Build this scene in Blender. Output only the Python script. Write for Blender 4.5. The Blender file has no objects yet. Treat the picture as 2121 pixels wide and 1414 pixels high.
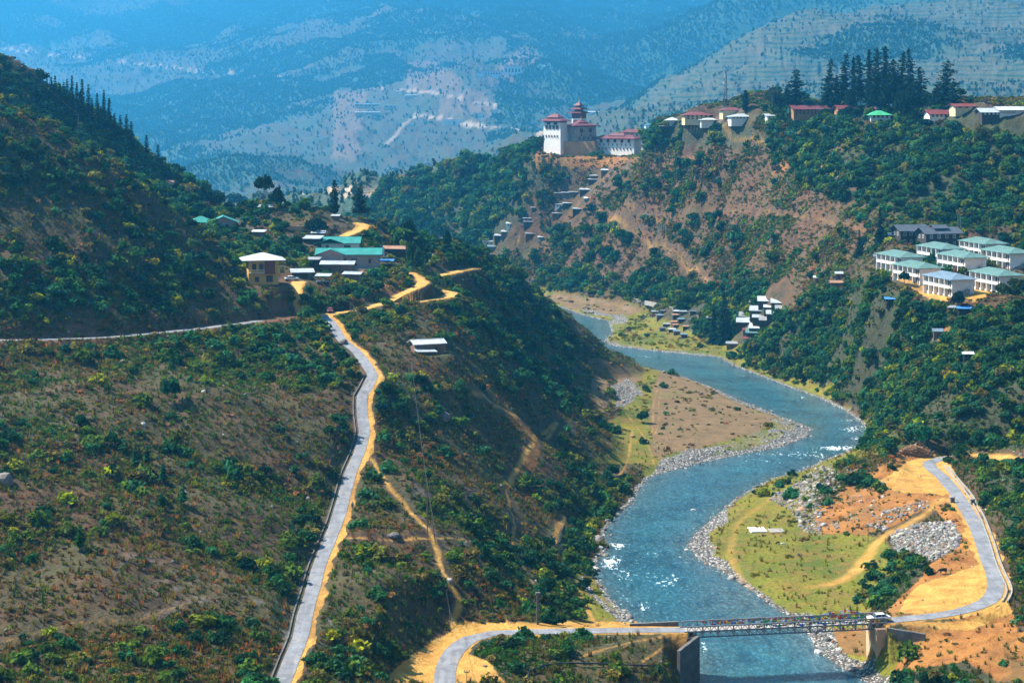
import bpy, bmesh, math
import numpy as np
from mathutils import Vector, Matrix

R = math.radians
scene = bpy.context.scene
# ------------------------------------------------------------------ camera
CX, F, HOR, H = 1060.5, 4124.0, 200.0, 115.0      # photograph pixels: centre, focal length, horizon row; camera height (m)
cam_data = bpy.data.cameras.new("camera")
cam = bpy.data.objects.new("camera", cam_data)
scene.collection.objects.link(cam)
cam.location = (0, 0, H)
cam.rotation_euler = (R(90), 0, 0)
cam_data.sensor_width = 36.0
cam_data.lens = F / 2121.0 * 36.0
cam_data.shift_y = -(707.0 - HOR) / 2121.0
cam_data.clip_start = 1.0
cam_data.clip_end = 30000.0
scene.camera = cam
# ------------------------------------------------------------------ world, sun, exposure
SUN_EL, SUN_DIR = R(50), Vector((-0.95, 0.28, 0)).normalized()
sun_vec = Vector((SUN_DIR.x * math.cos(SUN_EL), SUN_DIR.y * math.cos(SUN_EL), math.sin(SUN_EL)))
world = bpy.data.worlds.new("World")
scene.world = world
world.use_nodes = True
wn = world.node_tree.nodes
sky = wn.new("ShaderNodeTexSky")
sky.sky_type = 'NISHITA'
sky.sun_disc = False
sky.sun_elevation = SUN_EL
sky.sun_rotation = math.atan2(sun_vec.x, sun_vec.y)
sky.altitude = 1300
wn["Background"].inputs[1].default_value = 0.05
world.node_tree.links.new(sky.outputs[0], wn["Background"].inputs[0])
sun_data = bpy.data.lights.new("sun", 'SUN')
sun_data.energy = 5.0
sun_data.angle = R(0.5)
sun_data.color = (1.0, 0.90, 0.76)
sun = bpy.data.objects.new("sun", sun_data)
scene.collection.objects.link(sun)
sun.rotation_euler = (-sun_vec).to_track_quat('-Z', 'Y').to_euler()
sun.location = sun_vec * 500 + Vector((0, 400, 100))
scene.view_settings.view_transform = 'Standard'
scene.view_settings.look = 'None'
scene.view_settings.exposure = EXPOSURE = 1.6
scene.cycles.use_denoising = True
scene.cycles.max_bounces = 5
scene.cycles.diffuse_bounces = 2
scene.cycles.glossy_bounces = 2
scene.cycles.transmission_bounces = 2
scene.cycles.volume_bounces = 3
scene.cycles.transparent_max_bounces = 6
scene.cycles.use_adaptive_sampling = True
scene.cycles.adaptive_threshold = 0.02

# distances below were first read off against a lower viewpoint; near() converts them
def near(D): return 474260.0 / (166.0 + 404152.0 / D) if D <= 2300 else 1388.0 + (D - 2300) * 2.7
def unnear(d):
    d = np.asarray(d, float)
    return np.where(d <= 1388.0, 404152.0 / np.maximum(474260.0 / np.minimum(d, 1388.0) - 166.0, 1e-6), 2300 + (d - 1388.0) / 2.7)
# ------------------------------------------------------------------ numeric helpers
rng = np.random.default_rng(7)
_lat = rng.random((256, 256))
def vnoise(x, y):
    xi, yi = np.floor(x).astype(np.int64), np.floor(y).astype(np.int64)
    fx, fy = x - xi, y - yi
    fx, fy = fx * fx * (3 - 2 * fx), fy * fy * (3 - 2 * fy)
    a, b = _lat[xi & 255, yi & 255], _lat[(xi + 1) & 255, yi & 255]
    c, d = _lat[xi & 255, (yi + 1) & 255], _lat[(xi + 1) & 255, (yi + 1) & 255]
    return (a * (1 - fx) + b * fx) * (1 - fy) + (c * (1 - fx) + d * fx) * fy
def fbm(x, y, scale, octv=4, gain=0.5):
    s, amp, tot = np.zeros_like(x), 1.0, 0.0
    f = 1.0 / scale
    for k in range(octv):
        s += amp * (vnoise(x * f + 17.3 * k, y * f - 9.1 * k) - 0.5)
        tot += amp; amp *= gain; f *= 2.03
    return s / tot * 2
def ridged(x, y, scale, octv=4):
    s, amp, tot = np.zeros_like(x), 1.0, 0.0
    f = 1.0 / scale
    for k in range(octv):
        s += amp * (1 - np.abs(2 * vnoise(x * f + 31.7 * k, y * f + 5.3 * k) - 1))
        tot += amp; amp *= 0.5; f *= 2.1
    return s / tot
def inpoly(px, py, poly):
    r = np.zeros(px.shape, bool)
    n = len(poly)
    for i in range(n):
        x1, y1 = poly[i]; x2, y2 = poly[(i + 1) % n]
        if y1 == y2: continue
        c = ((y1 > py) != (y2 > py)) & (px < (x2 - x1) * (py - y1) / (y2 - y1) + x1)
        r ^= c
    return r
def smooth(a, b, x):
    t = np.clip((x - a) / (b - a), 0, 1)
    return t * t * (3 - 2 * t)
def seg_dist(X, Y, pts, reach):
    """distance to a polyline and the interpolated third coordinate of the nearest point (inf beyond reach)"""
    d = np.full(X.shape, 1e9); z = np.zeros(X.shape); side = np.zeros(X.shape)
    for (x1, y1, z1), (x2, y2, z2) in zip(pts[:-1], pts[1:]):
        m = (X > min(x1, x2) - reach) & (X < max(x1, x2) + reach) & (Y > min(y1, y2) - reach) & (Y < max(y1, y2) + reach)
        if not m.any(): continue
        xs, ys = X[m], Y[m]
        dx, dy = x2 - x1, y2 - y1
        t = np.clip(((xs - x1) * dx + (ys - y1) * dy) / (dx * dx + dy * dy + 1e-9), 0, 1)
        dd = np.hypot(xs - x1 - t * dx, ys - y1 - t * dy)
        sd = np.sign((xs - x1) * dy - (ys - y1) * dx)
        old = d[m]; b = dd < old
        old[b] = dd[b]; d[m] = old
        zz = z[m]; zz[b] = (z1 + t * (z2 - z1))[b]; z[m] = zz
        ss = side[m]; ss[b] = sd[b]; side[m] = ss
    return d, z, side

# ------------------------------------------------------------------ river banks (on the water level z = 0)
def flat(px, py, z=0.0):
    D = (H - z) * F / (py - HOR)
    return ((px - CX) / F * D, D)
bank_w = [(1215,728),(1300,752),(1400,775),(1470,800),(1530,828),(1600,855),(1660,878),(1683,888),(1670,905),(1620,925),(1540,940),(1450,958),
          (1390,975),(1345,988),(1325,1010),(1310,1040),(1275,1070),(1252,1100),(1258,1135),(1235,1165),(1232,1190),(1265,1240),(1300,1275),
          (1340,1300),(1400,1330),(1440,1350),(1445,1414),(1440,1500),(1500,1700)]
bank_e = [(1150,632),(1200,650),(1260,665),(1268,690),(1252,705),(1270,716),(1340,725),(1420,733),(1490,740),(1520,757),(1580,780),
          (1640,803),(1700,825),(1750,850),(1790,880),(1798,900),(1780,925),(1740,940),(1700,955),(1660,975),(1600,990),(1560,1010),(1520,1035),
          (1480,1070),(1440,1105),(1425,1130),(1445,1155),(1490,1180),(1530,1205),(1560,1225),(1600,1255),(1640,1280),(1680,1320),(1690,1345),
          (1740,1380),(1800,1414),(1900,1500),(2300,1700)]
river = [flat(*p) for p in [(700,622),(850,622),(1000,622),(1080,632),(1130,652),(1180,690)] + bank_w] + \
        [flat(*p) for p in ([(700,605),(850,606),(1000,608),(1108,615)] + bank_e)[::-1]]

# ------------------------------------------------------------------ terrain: control points (pixel x, pixel y, distance), and hidden ones (pixel x, distance, height)
ROAD_B = [(585,1414,320),(605,1362,331),(622,1320,342),(633,1269,357),(647,1223,375),(661,1172,392),(681,1121,410),(698,1079,425),(712,1030,444),
          (726,979,462),(743,940,475),(750,917,483),(755,895,490),(751,866,500),(750,821,512),(763,798,518),(772,779,525),(755,750,545),(735,725,562),(709,705,575),
          (695,682,592),(681,663,608),(667,653,615)]
ROAD_A = [(-60,706,478),(0,705,486),(100,703,500),(200,700,512),(300,692,530),(400,682,550),(500,670,575),(560,662,590),(620,655,603),(645,653,609),(667,653,615)]
ROAD_A, ROAD_B = ([(x, y, near(d)) for x, y, d in r] for r in (ROAD_A, ROAD_B))
def lvl(pts, z): return [(x, y, (H - z) * F / (y - HOR)) for x, y in pts]
ROAD_C = lvl([(921,1440),(921,1414),(924,1382),(941,1348),(975,1322),(1023,1311),(1094,1308),(1141,1307),(1283,1305),(1418,1304)], 9.5)
ROAD_E = lvl([(1826,1285.5),(1846,1284),(1917,1277),(1988,1266),(2044,1246),(2061,1223),(2061,1195),(2050,1167),(2039,1133),(2024,1093),(2002,1056),
              (1979,1020),(1965,1003),(1949,985),(1929,969),(1926,957),(1949,949),(1979,946),(2015,940),(2078,946),(2121,953),(2200,960)], 9.5)
SAND = {
 'a': [(667,653,615),(697,648,622),(739,643,632),(776,633,645),(802,626,655),(833,609,668),(861,596,678),(878,586,685),(867,575,695),(850,565,700)],
 'b': [(802,628,654),(853,626,665),(895,621,675),(932,614,690),(937,606,698),(915,602,700)],
 'c': [(889,575,722),(923,568,740),(966,558,765),(983,555,775)],
 'd': [(690,500,745),(700,494,750),(725,484,760),(745,476,768),(754,467,776),(739,460,784)],
 'e': [(946,530,850),(952,518,870),(980,513,890)],
 'f': [(630,650,607),(613,623,620),(613,600,634),(618,583,645)],
}
SAND = {k: [(x, y, near(d)) for x, y, d in v] for k, v in SAND.items()}
CP = []
def N(l): return [(x, y, near(d)) for x, y, d in l]
def NH(l): return [(x, near(d), H - (366 + (98 - z) * F / d - HOR) / F * near(d)) for x, d, z in l]
CP += ROAD_A + ROAD_B + ROAD_C + ROAD_E
for v in SAND.values(): CP += v
# lower left slope between the two roads
CP += N([(0,1414,295),(150,1414,298),(300,1414,302),(450,1414,310),(0,1230,330),(250,1230,335),(450,1250,345),(0,1050,370),(300,1050,385),(500,1050,405),(640,1050,430),
       (0,880,418),(300,880,436),(550,880,462),(700,880,482),(0,780,452),(300,780,480),(550,760,530),(650,700,572),(700,760,535),(560,1250,352),(600,1150,390),(-200,1414,290),(-200,1050,360),(-200,780,440)])
# near left hill above the contour road
CP += N([(0,620,505),(0,500,530),(0,380,555),(0,250,580),(100,640,515),(100,500,545),(100,400,568),(100,290,592),(200,640,527),(200,500,556),(200,335,604),(300,620,552),(300,500,578),
       (300,385,612),(400,620,575),(400,540,594),(395,455,622),(470,520,628),(530,600,605),(530,565,618),(590,640,602),(-200,650,495),(-200,450,535),(-200,180,590),(-100,220,584)])
# hidden back side of it, and the conifer hill behind
HID = NH([(-150,720,118),(0,700,108),(100,720,98),(200,720,88),(300,720,80),(400,700,76)])
CP += N([(0,125,860),(80,170,870),(150,235,880),(250,270,890),(330,330,895),(400,375,900),(430,395,880),(200,310,850),(100,260,840),(300,370,860),(380,410,840),(-150,60,850)])
HID += NH([(-100,1000,110),(50,1050,90),(200,1050,70),(350,1050,50),(450,1000,50)])
# village and knoll
CP += N([(455,478,760),(430,440,800),(500,430,810),(560,432,805),(640,440,800),(690,447,795),(745,455,790),(780,458,788),(540,592,640),(500,560,655),(580,585,642),(640,575,665),(660,590,650),
       (600,545,680),(560,520,705),(520,500,730),(600,480,745),(660,470,760),(680,560,685),(720,556,698),(780,552,705),(820,555,705),(740,585,668),(800,590,672),(700,625,632),(650,620,630),
       (640,520,715),(840,520,760),(800,490,785),(850,490,800),(900,520,800),(880,550,745),(930,535,810),(960,545,800),(1000,530,880),(840,640,640),(900,650,640)])
HID += NH([(450,860,60),(560,880,62),(680,880,60),(780,870,60),(860,890,58),(940,980,52)])
# middle slope from the road to the river
CP += N([(780,700,590),(850,720,590),(900,740,592),(960,700,640),(1000,650,700),(960,610,720),(1000,570,800),(1020,560,850),(1060,610,900),(1050,680,760),(1100,720,800),(1130,690,900),(1150,740,850),
       (950,780,580),(850,800,545),(850,900,505),(950,900,530),(1050,860,600),(1150,830,720),(1100,800,690),(1050,950,560),(950,1000,480),(850,1000,460),(850,1100,420),(950,1100,440),(1050,1050,490),
       (1150,950,640),(1200,870,745),(1220,1000,622),(1150,1050,552),(1080,1120,472),(1150,1140,494),(1190,1080,545),(750,1100,412),(750,1200,380),(850,1200,390),(950,1200,405),(1050,1200,430),(1130,1200,460),
       (700,1300,350),(800,1300,358),(880,1290,372),(960,1270,388),(1060,1270,402),(1130,1260,424),(800,1380,345),(700,1400,325),(870,1400,346),
       (1110,1290,394),(1180,1235,462),(1240,1285,434)])
# spur outline over the river
CP += N([(1000,518,930),(1040,545,960),(1070,585,985),(1100,618,1010),(1140,655,1040),(1175,685,1065),(1205,712,1085)])
HID += NH([(980,1150,25),(1040,1180,10),(1100,1200,3),(1150,1220,1),(1190,1200,0.5),(1215,1150,0.5),(900,1150,30),(900,1300,5),(1000,1300,2)])
# bank foot along the sand bar
CP += lvl([(1225,735),(1240,790),(1262,840),(1285,890),(1300,930),(1310,960)], 2.5) + lvl([(1260,790),(1300,800),(1340,850),(1330,900),(1400,900),(1500,880),(1560,870),(1450,830),(1400,790),(1360,940),(1480,930)], 2.2)
CP += lvl([(1120,605),(1200,620),(1300,632),(1350,650),(1400,690),(1480,728),(1300,700),(1300,670)], 2.0)
# below the left approach, and bank bits
CP += N([(1000,1350,369),(1100,1340,372),(1250,1335,380),(1385,1330,384),(1000,1400,352),(1150,1400,357),(1300,1400,362),(1390,1400,366)])
HID += NH([(1000,250,30),(600,250,28),(200,240,33),(1400,300,2),(1600,320,-3),(1400,250,12),(1700,250,8),(2000,300,8),(2200,250,20),(-200,240,33),
        (-200,150,50),(600,150,48),(1200,150,46),(2200,150,44),(-200,60,76),(1000,60,76),(2200,60,76),(1000,12,91),(-200,12,91),(2300,12,91),(1000,30,86),(-200,30,86),(2200,30,86)])
# right bank: river flat, terrace, slope below the road near the bridge
CP += lvl([(1760,930),(1720,965),(1650,1000),(1580,1040),(1520,1080),(1480,1120),(1500,1150),(1560,1150),(1600,1100),(1620,1200),(1700,1230),(1740,1260),(1600,1170),(1680,1180),(1700,1280),(1680,1130),(1740,1150)], 2.0)
CP += lvl([(1850,940),(1830,970),(1880,980),(1930,1000),(1950,1040),(1870,1010),(1820,1000),(1990,1100),(2000,1180),(2020,1220),(1960,1150),(1950,1240),(1880,1262)], 9.5)
CP += lvl([(1790,1020),(1760,1035)], 8) + lvl([(1740,1075),(1700,1090)], 3.2) + lvl([(1830,1060),(1880,1060)], 8.5) + lvl([(1800,1100),(1850,1120)], 5.5) + lvl([(1790,1150),(1830,1200),(1790,1220)], 3.5) + lvl([(1900,1190),(1870,1240)], 7.5)
CP += N([(1900,1310,393),(1990,1300,394),(1900,1350,384),(1990,1350,381),(1850,1380,378),(1950,1400,368),(2060,1350,376),(2060,1290,402),(2121,1300,394),(2121,1400,362),(2121,1230,428),(2200,1300,390),(2050,1414,362)])
CP += lvl([(1842,1366),(1800,1345)], 3.2) + lvl([(1893,1345),(1925,1352)], 6.2) + lvl([(1870,1358)], 4.6) + lvl([(860,1385),(900,1345),(880,1414)], 10.2)
# right slope
CP += N([(2121,1150,452),(2090,1080,492),(2121,1050,500),(2060,1000,552),(2121,980,548),(2060,960,590),(2000,960,602),(2200,1100,460),(2250,900,560),
       (2121,900,598),(2040,900,612),(1960,900,640),(1900,880,672),(1840,900,690),(1830,860,730),(1900,820,708),(2000,800,675),(2121,800,650),(2000,700,722),(2121,700,702),(1900,700,765),(1800,800,812),(1740,800,885),
       (1800,700,860),(1700,760,935),(1640,760,985),(1640,700,1010),(1720,680,935),(1700,640,965),(1800,640,885),(1640,640,1035),(1560,720,1080),(1600,690,1080),(1580,650,1140),(1540,690,1130),(1500,700,1150),(1450,660,1210),
       (1860,600,835),(1900,600,818),(1940,620,792),(1960,625,785),(2040,625,780),(2121,620,772),(2100,570,845),(1850,560,885),(1950,540,895),(2050,530,905),(2121,540,890),(2250,600,780),(2250,700,690)])
# right hill up to the ridge
CP += N([(1700,600,1000),(1600,600,1130),(1500,605,1250),(1400,620,1370),(1300,600,1490),(1200,590,1580),(1120,585,1650),(1120,600,1640),
       (1800,540,960),(1700,520,1080),(1600,500,1200),(1500,500,1320),(1400,500,1430),(1300,500,1550),(1200,500,1640),(1100,520,1710),(1030,515,1760),
       (1900,460,1000),(2000,460,985),(2121,460,975),(1800,440,1090),(1700,420,1170),(1600,400,1270),(1500,400,1390),(1400,400,1500),(1300,400,1620),(1230,420,1670),(1200,425,1690),(1150,450,1720),(1080,480,1750),
       (2000,360,1060),(2121,360,1050),(1850,340,1150),(1700,330,1240),(1550,320,1370),(1450,320,1460),(1350,340,1560),(1270,360,1680),(1230,380,1710),
       (2121,245,1120),(2000,245,1140),(1900,248,1180),(1800,245,1240),(1700,245,1300),(1600,245,1370),(1500,245,1430),(1420,255,1500),(1360,285,1590),(1330,300,1650),(1300,325,1710),(1250,332,1760),
       (1235,322,1790),(1180,322,1800),(1130,312,1830),(1110,330,1850),(1120,360,1820),(2250,240,1110),(2300,400,1020),(1200,350,1770)])
HID += NH([(2300,1350,125),(2100,1350,128),(1900,1420,128),(1700,1520,128),(1550,1650,126),(1400,1780,122),(1250,1900,118),(2100,1950,60),(1500,2150,50),(1800,2000,55)])
# hazy flank behind the dzong spur
CP += N([(1080,330,1880),(1040,345,1920),(1000,360,1970),(950,375,2020),(900,395,2080),(850,430,2120),(820,470,2130),(1000,430,1880),(1000,480,1820),(920,460,1960),(1060,420,1820),(880,500,1990),(940,500,1900)])
HID += NH([(1000,2350,90),(850,2450,50),(1150,2300,100),(700,2100,20),(700,2600,10),(850,2750,30),(400,1500,20),(0,1500,40),(400,2300,15),(0,2300,30),(1100,2750,60),(1500,2700,60),(2100,2650,90),(600,1300,15),(700,1150,20)])
# far mountainside (several spurs)
CP += N([(-100,410,3300),(0,400,3300),(200,400,3350),(400,405,3300),(600,405,3200),(740,420,3000),(760,400,3150),(560,380,3000),(500,385,3050),(640,395,2950)])
CP += N([(0,300,3700),(200,300,3800),(400,300,3750),(600,300,3550),(750,330,3300),(0,200,4100),(200,200,4200),(400,200,4150),(600,200,3900),(750,230,3600),(850,260,3400),(950,275,3300),(870,330,3150),(960,320,3150),
       (0,100,4600),(200,100,4700),(400,100,4600),(600,100,4400),(800,120,4100),(900,170,3700),(1000,190,3500),(1000,150,3600),(0,0,5200),(250,0,5400),(500,0,5300),(750,0,5000),(950,0,4700),
       (0,-150,6000),(500,-150,6200),(1000,-150,5800),(1060,100,3700),(1050,240,3300),(1100,280,3200),(1150,200,3450),(1200,150,3700),(1200,60,4100),(1100,0,4300),(1290,230,3500),(1270,260,3400),(1320,100,4200),(1400,0,5100),
       (1400,60,4700),(1500,30,5000),(1450,100,4300),(1350,170,3900)])
CP += N([(1340,235,3000),(1400,180,3050),(1480,110,3150),(1560,60,3250),(1640,10,3350),(1500,200,2850),(1700,200,2800),(1900,200,2800),(2121,200,2800),(1700,100,3100),(1900,100,3100),(2121,100,3100),(1800,0,3450),
       (2121,0,3400),(1900,-120,3900),(1600,-100,4000),(2250,-100,3800),(2300,150,2900)])
HID += NH([(1300,3500,150),(1400,3600,190),(1500,3700,230),(1600,3900,270)])
CP += [(CX + a / b * F, HOR + H * F / b, b) for a, b in river if 280 < b < 1250]
P = [((x - CX) / F, math.log(D), H - (y - HOR) / F * D) for x, y, D in CP] + [((x - CX) / F, math.log(D), z) for x, D, z in HID]
P = np.array(P)
# drop near-duplicates
keep = []
for i, p in enumerate(P):
    if all((p[0] - P[j][0]) ** 2 + (p[1] - P[j][1]) ** 2 > 0.004 ** 2 for j in keep): keep.append(i)
P = P[keep]
SX = 0.9
def fit(P, lam=1e-4):
    A = np.c_[P[:, 0] * SX, P[:, 1]]
    V = P[:, 2] / np.exp(P[:, 1])              # work on the tangent of the elevation angle, smooth across scales
    V = (P[:, 2] - H) / np.exp(P[:, 1])
    r = np.hypot(A[:, None, 0] - A[None, :, 0], A[:, None, 1] - A[None, :, 1])
    n = len(P)
    M = np.zeros((n + 3, n + 3)); M[:n, :n] = -r - lam * np.eye(n)
    M[:n, n] = 1; M[:n, n + 1:] = A; M[n, :n] = 1; M[n + 1:, :n] = A.T
    sol = np.linalg.solve(M, np.r_[V, 0, 0, 0])
    return A, sol
_A, _sol = fit(P)
def base_height(u, lY):
    out = np.empty(u.shape); n = len(_A)
    uf, lf, of = u.ravel() * SX, lY.ravel(), out.reshape(-1)
    for s in range(0, uf.size, 20000):
        a, b = uf[s:s + 20000, None], lf[s:s + 20000, None]
        r = np.sqrt((a - _A[:, 0]) ** 2 + (b - _A[:, 1]) ** 2)
        of[s:s + 20000] = -r @ _sol[:n] + _sol[n] + a[:, 0] * _sol[n + 1] + b[:, 0] * _sol[n + 2]
    return H + out * np.exp(lY)

# grid: columns fan out from the viewpoint, rows are spaced by distance so the mesh is finest where it is seen closest
us = np.concatenate([np.linspace((-900 - CX) / F, (-200 - CX) / F, 90)[:-1], np.linspace((-200 - CX) / F, (2320 - CX) / F, 1130)[:-1], np.linspace((2320 - CX) / F, (3050 - CX) / F, 90)])
NU = len(us)
lr = np.concatenate([np.linspace(math.log(10), math.log(280), 60)[:-1], np.linspace(math.log(280), math.log(900), 640)[:-1],
                     np.linspace(math.log(900), math.log(1388), 330)[:-1], np.linspace(math.log(1388), math.log(12300), 420)])
# the base surface is smooth enough to be evaluated on every 3rd line
cu, cl = us[::3], lr[::3]
if cu[-1] != us[-1]: cu = np.r_[cu, us[-1]]
if cl[-1] != lr[-1]: cl = np.r_[cl, lr[-1]]
Zc = base_height(*np.meshgrid(cu, cl, indexing='xy'))
def up(Z, x0, y0, x1, y1):
    i = np.clip(np.searchsorted(x0, x1, 'right') - 1, 0, len(x0) - 2); t = (x1 - x0[i]) / (x0[i + 1] - x0[i])
    Z = Z[:, i] * (1 - t) + Z[:, i + 1] * t
    j = np.clip(np.searchsorted(y0, y1, 'right') - 1, 0, len(y0) - 2); s = ((y1 - y0[j]) / (y0[j + 1] - y0[j]))[:, None]
    return Z[j] * (1 - s) + Z[j + 1] * s
Z = up(Zc, cu, cl, us, lr)
U, LY = np.meshgrid(us, lr)
Y = np.exp(LY); X = U * Y
PX = CX + U * F
YO = unnear(Y)
Zbase = Z.copy()

def cast(px, py, zmin=None, near=0):
    """world point where the sight line through photograph pixel (px, py) first meets the ground"""
    u = (px - CX) / F
    i = int(np.clip(np.searchsorted(us, u) - 1, 0, NU - 2)); t = (u - us[i]) / (us[i + 1] - us[i])
    z = Z[:, i] * (1 - t) + Z[:, i + 1] * t
    y = np.exp(lr)
    rows = HOR + (H - z) * F / y
    k0 = int(np.searchsorted(y, max(near, 100)))
    for k in range(k0, len(y)):
        if rows[k] <= py:
            if k == k0: break
            s = (rows[k - 1] - py) / (rows[k - 1] - rows[k] + 1e-9)
            s = min(max(s, 0), 1)
            yy = y[k - 1] + s * (y[k] - y[k - 1])
            return Vector((u * yy, yy, H - (py - HOR) / F * yy))
    yy = y[k]
    return Vector((u * yy, yy, z[k]))
def ground(x, y):
    u, l = x / y, math.log(y)
    i = int(np.clip(np.searchsorted(us, u) - 1, 0, NU - 2)); t = min(max((u - us[i]) / (us[i + 1] - us[i]), 0), 1)
    j = int(np.clip(np.searchsorted(lr, l) - 1, 0, len(lr) - 2)); s = (l - lr[j]) / (lr[j + 1] - lr[j])
    return float((Z[j, i] * (1 - t) + Z[j, i + 1] * t) * (1 - s) + (Z[j + 1, i] * (1 - t) + Z[j + 1, i + 1] * t) * s)

# river: signed distance to the banks (negative in the water)
rd, _, _ = seg_dist(X, Y, [(a, b, 0) for a, b in river + river[:1]], 60)
inr = inpoly(X, Y, river)
rd = np.where(inr, -np.minimum(rd, 60), np.minimum(rd, 60))
# relief
def roadworld(pts): return [((x - CX) / F * D, D, H - (y - HOR) / F * D) for x, y, D in pts]
def densify(pts, step):
    out = []
    n = len(pts)
    for i in range(n - 1):
        p0, p1, p2, p3 = pts[max(i - 1, 0)], pts[i], pts[i + 1], pts[min(i + 2, n - 1)]
        L = math.dist(p1, p2); k = max(1, int(L / step))
        for j in range(k):
            t = j / k
            out.append(tuple(0.5 * (2 * b + (c - a) * t + (2 * a - 5 * b + 4 * c - d) * t * t + (3 * b - a - 3 * c + d) * t ** 3) for a, b, c, d in zip(p0, p1, p2, p3)))
    out.append(tuple(pts[-1]))
    return out
WA, WB, WC, WE = [densify(roadworld(r), 4) for r in (ROAD_A, ROAD_B, ROAD_C, ROAD_E)]
WS = {k: densify(roadworld(v), 4) for k, v in SAND.items()}
flatmask = np.zeros_like(Z); roadz = np.zeros_like(Z)
rdist = np.full(Z.shape, 1e9)
soft = np.full(Z.shape, 4.0)
BA, BB = np.array(WC[-1]), np.array(WE[0]); bax = (BB - BA)[:2] / np.linalg.norm((BB - BA)[:2])
sA = (X - BA[0]) * bax[0] + (Y - BA[1]) * bax[1]; sB_ = (X - BB[0]) * bax[0] + (Y - BB[1]) * bax[1]
for pts, w, sf in [(WA, 2.1, 3.5), (WB, 2.2, 4), (WC, 2.9, 13), (WE, 2.9, 4)] + [(v, 2.0, 3.5) for v in WS.values()]:
    d, z, side = seg_dist(X, Y, pts, 22)
    d = d - w
    if pts is WC: d = np.where((sA > 0.2) & (sA < 30), 1e9, d); sf = np.where(sA > -34, 3.0, 13.0)
    if pts is WE: d = np.where((sB_ < -0.2) & (sB_ > -30) & (Y < 440), 1e9, d)
    b = d < rdist
    rdist[b] = d[b]; roadz[b] = z[b]; soft[b] = (sf + 0 * X)[b]
detail = smooth(0.5, 14, rdist) * smooth(0, 14, rd) * (0.22 + 0.78 * smooth(25, 110, np.hypot(X - 45, Y - 1222)))
amp = np.interp(YO, [280, 700, 1500, 3500, 6000], [0.9, 1.6, 5, 26, 34])
low = smooth(2.6, 9, Z)          # the river flats stay nearly level
Z += detail * low * amp * (fbm(X, Y, 38, 2) * 1.3 + (ridged(X * 1.0, Y * 0.55, 46, 3) - 0.6) * 2.2) * (YO < 2400)
gl = fbm(X, Y, 14, 4)
Z += detail * low * gl * np.interp(YO, [300, 600, 1500, 2500], [1.6, 2.5, 4.2, 6])
far = smooth(2300, 2900, YO)
Z += far * ((ridged(X + 0.35 * Y, Y * 0.4, 900, 5) - 0.62) * 230 + fbm(X, Y, 160, 3) * 22)
mid = smooth(1450, 1900, YO) * (1 - far)
Z += mid * (ridged(X + 0.3 * Y, Y * 0.5, 150, 3) - 0.6) * 18
# terraced fields on the far right and centre spurs
PYv = HOR + (H - Z) * F / Y
terr = far * (smooth(1180, 1330, PX + fbm(X, Y, 400, 2) * 90) * 1.0) * (PYv < 260)
stepz = 8.5
q = Z / stepz + fbm(X, Y, 300, 2) * 1.2
Z = Z + terr * (np.floor(q) + smooth(0.55, 1.0, q - np.floor(q)) - q) * stepz * 0.75
# flats and water
flatz = 0.9 + 0.035 * np.clip(rd, 0, 40) + 0.25 * fbm(X, Y, 9, 3)
nearflat = smooth(5.2, 2.6, Zbase) * (YO < 1900) * (YO > 330) * (rd > 0)
Z = Z * (1 - nearflat) + nearflat * (flatz * 0.7 + 0.3 * np.clip(Z, 0.4, 3))
# roads cut into the slope
k = np.clip(rdist / soft, 0, 1); k = k * k * (3 - 2 * k)
Z = np.where(rdist < 20, roadz * (1 - k) + Z * k, Z)
Z = np.where(rdist < 0, roadz - 0.02, Z)
# level pads under the row houses and the village houses: (pixel x, y of the near foot, offset back along the front, offset to the right, radius)
PYv = HOR + (H - Z) * F / Y
for px_, py_, back_, side_, r_ in [(1868,567,10,4,12), (1905,591,10,4,12), (1953,549,10,4,12), (1999,569,10,4,12), (2042,538,10,4,12), (2092,560,10,4,12), (1972,616,10,4,12), (2071,608,10,4,12),
                                   (546,590,0,0,7), (722,558,0,0,11), (462,479,0,0,9), (698,569,0,0,6), (890,733,0,0,6), (1893,506,4,0,9), (1953,512,4,0,10)]:
    q_ = cast(px_, py_); dx_, dy_ = math.sin(R(15)), -math.cos(R(15))
    if back_ == 0: cx_, cy_ = q_.x, q_.y + r_ * .45
    else: cx_, cy_ = q_.x - dx_ * back_ - dy_ * side_, q_.y - dy_ * back_ + dx_ * side_
    dd_ = np.hypot(X - cx_, Y - cy_); bl_ = 14 if back_ == 10 else 5; k_ = smooth(r_, r_ + bl_, dd_)
    Z = np.where(dd_ < r_ + bl_, (q_.z - .05) * (1 - k_) + Z * k_, Z)
# the fortress stands on its own levelled shelf
DZY = 1214.0
front = (Y > 1080) & (Y < DZY - 3)
Z = np.where(front & (PX > 1226) & (PX < 1334), np.minimum(Z, H - (325 - HOR) / F * Y), Z)
Z = np.where(front & (PX > 1080) & (PX <= 1226), np.minimum(Z, H - (np.interp(PX, [1080, 1122, 1160, 1226], [262, 304, 320, 327]) - HOR) / F * Y), Z)
for px_, py_, r_ in [(1152, 301, 12), (1204, 325, 13), (1258, 322, 12), (1292, 322, 12), (1318, 322, 9)]:
    cx_, cy_ = (px_ - CX) / F * DZY, DZY + 3; dd_ = np.hypot(X - cx_, Y - cy_); k_ = smooth(r_, r_ + 30, dd_)
    zt_ = H - (py_ - HOR) / F * DZY
    Z = np.where(dd_ < r_ + 30, zt_ * (1 - k_) + Z * k_, Z)
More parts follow.
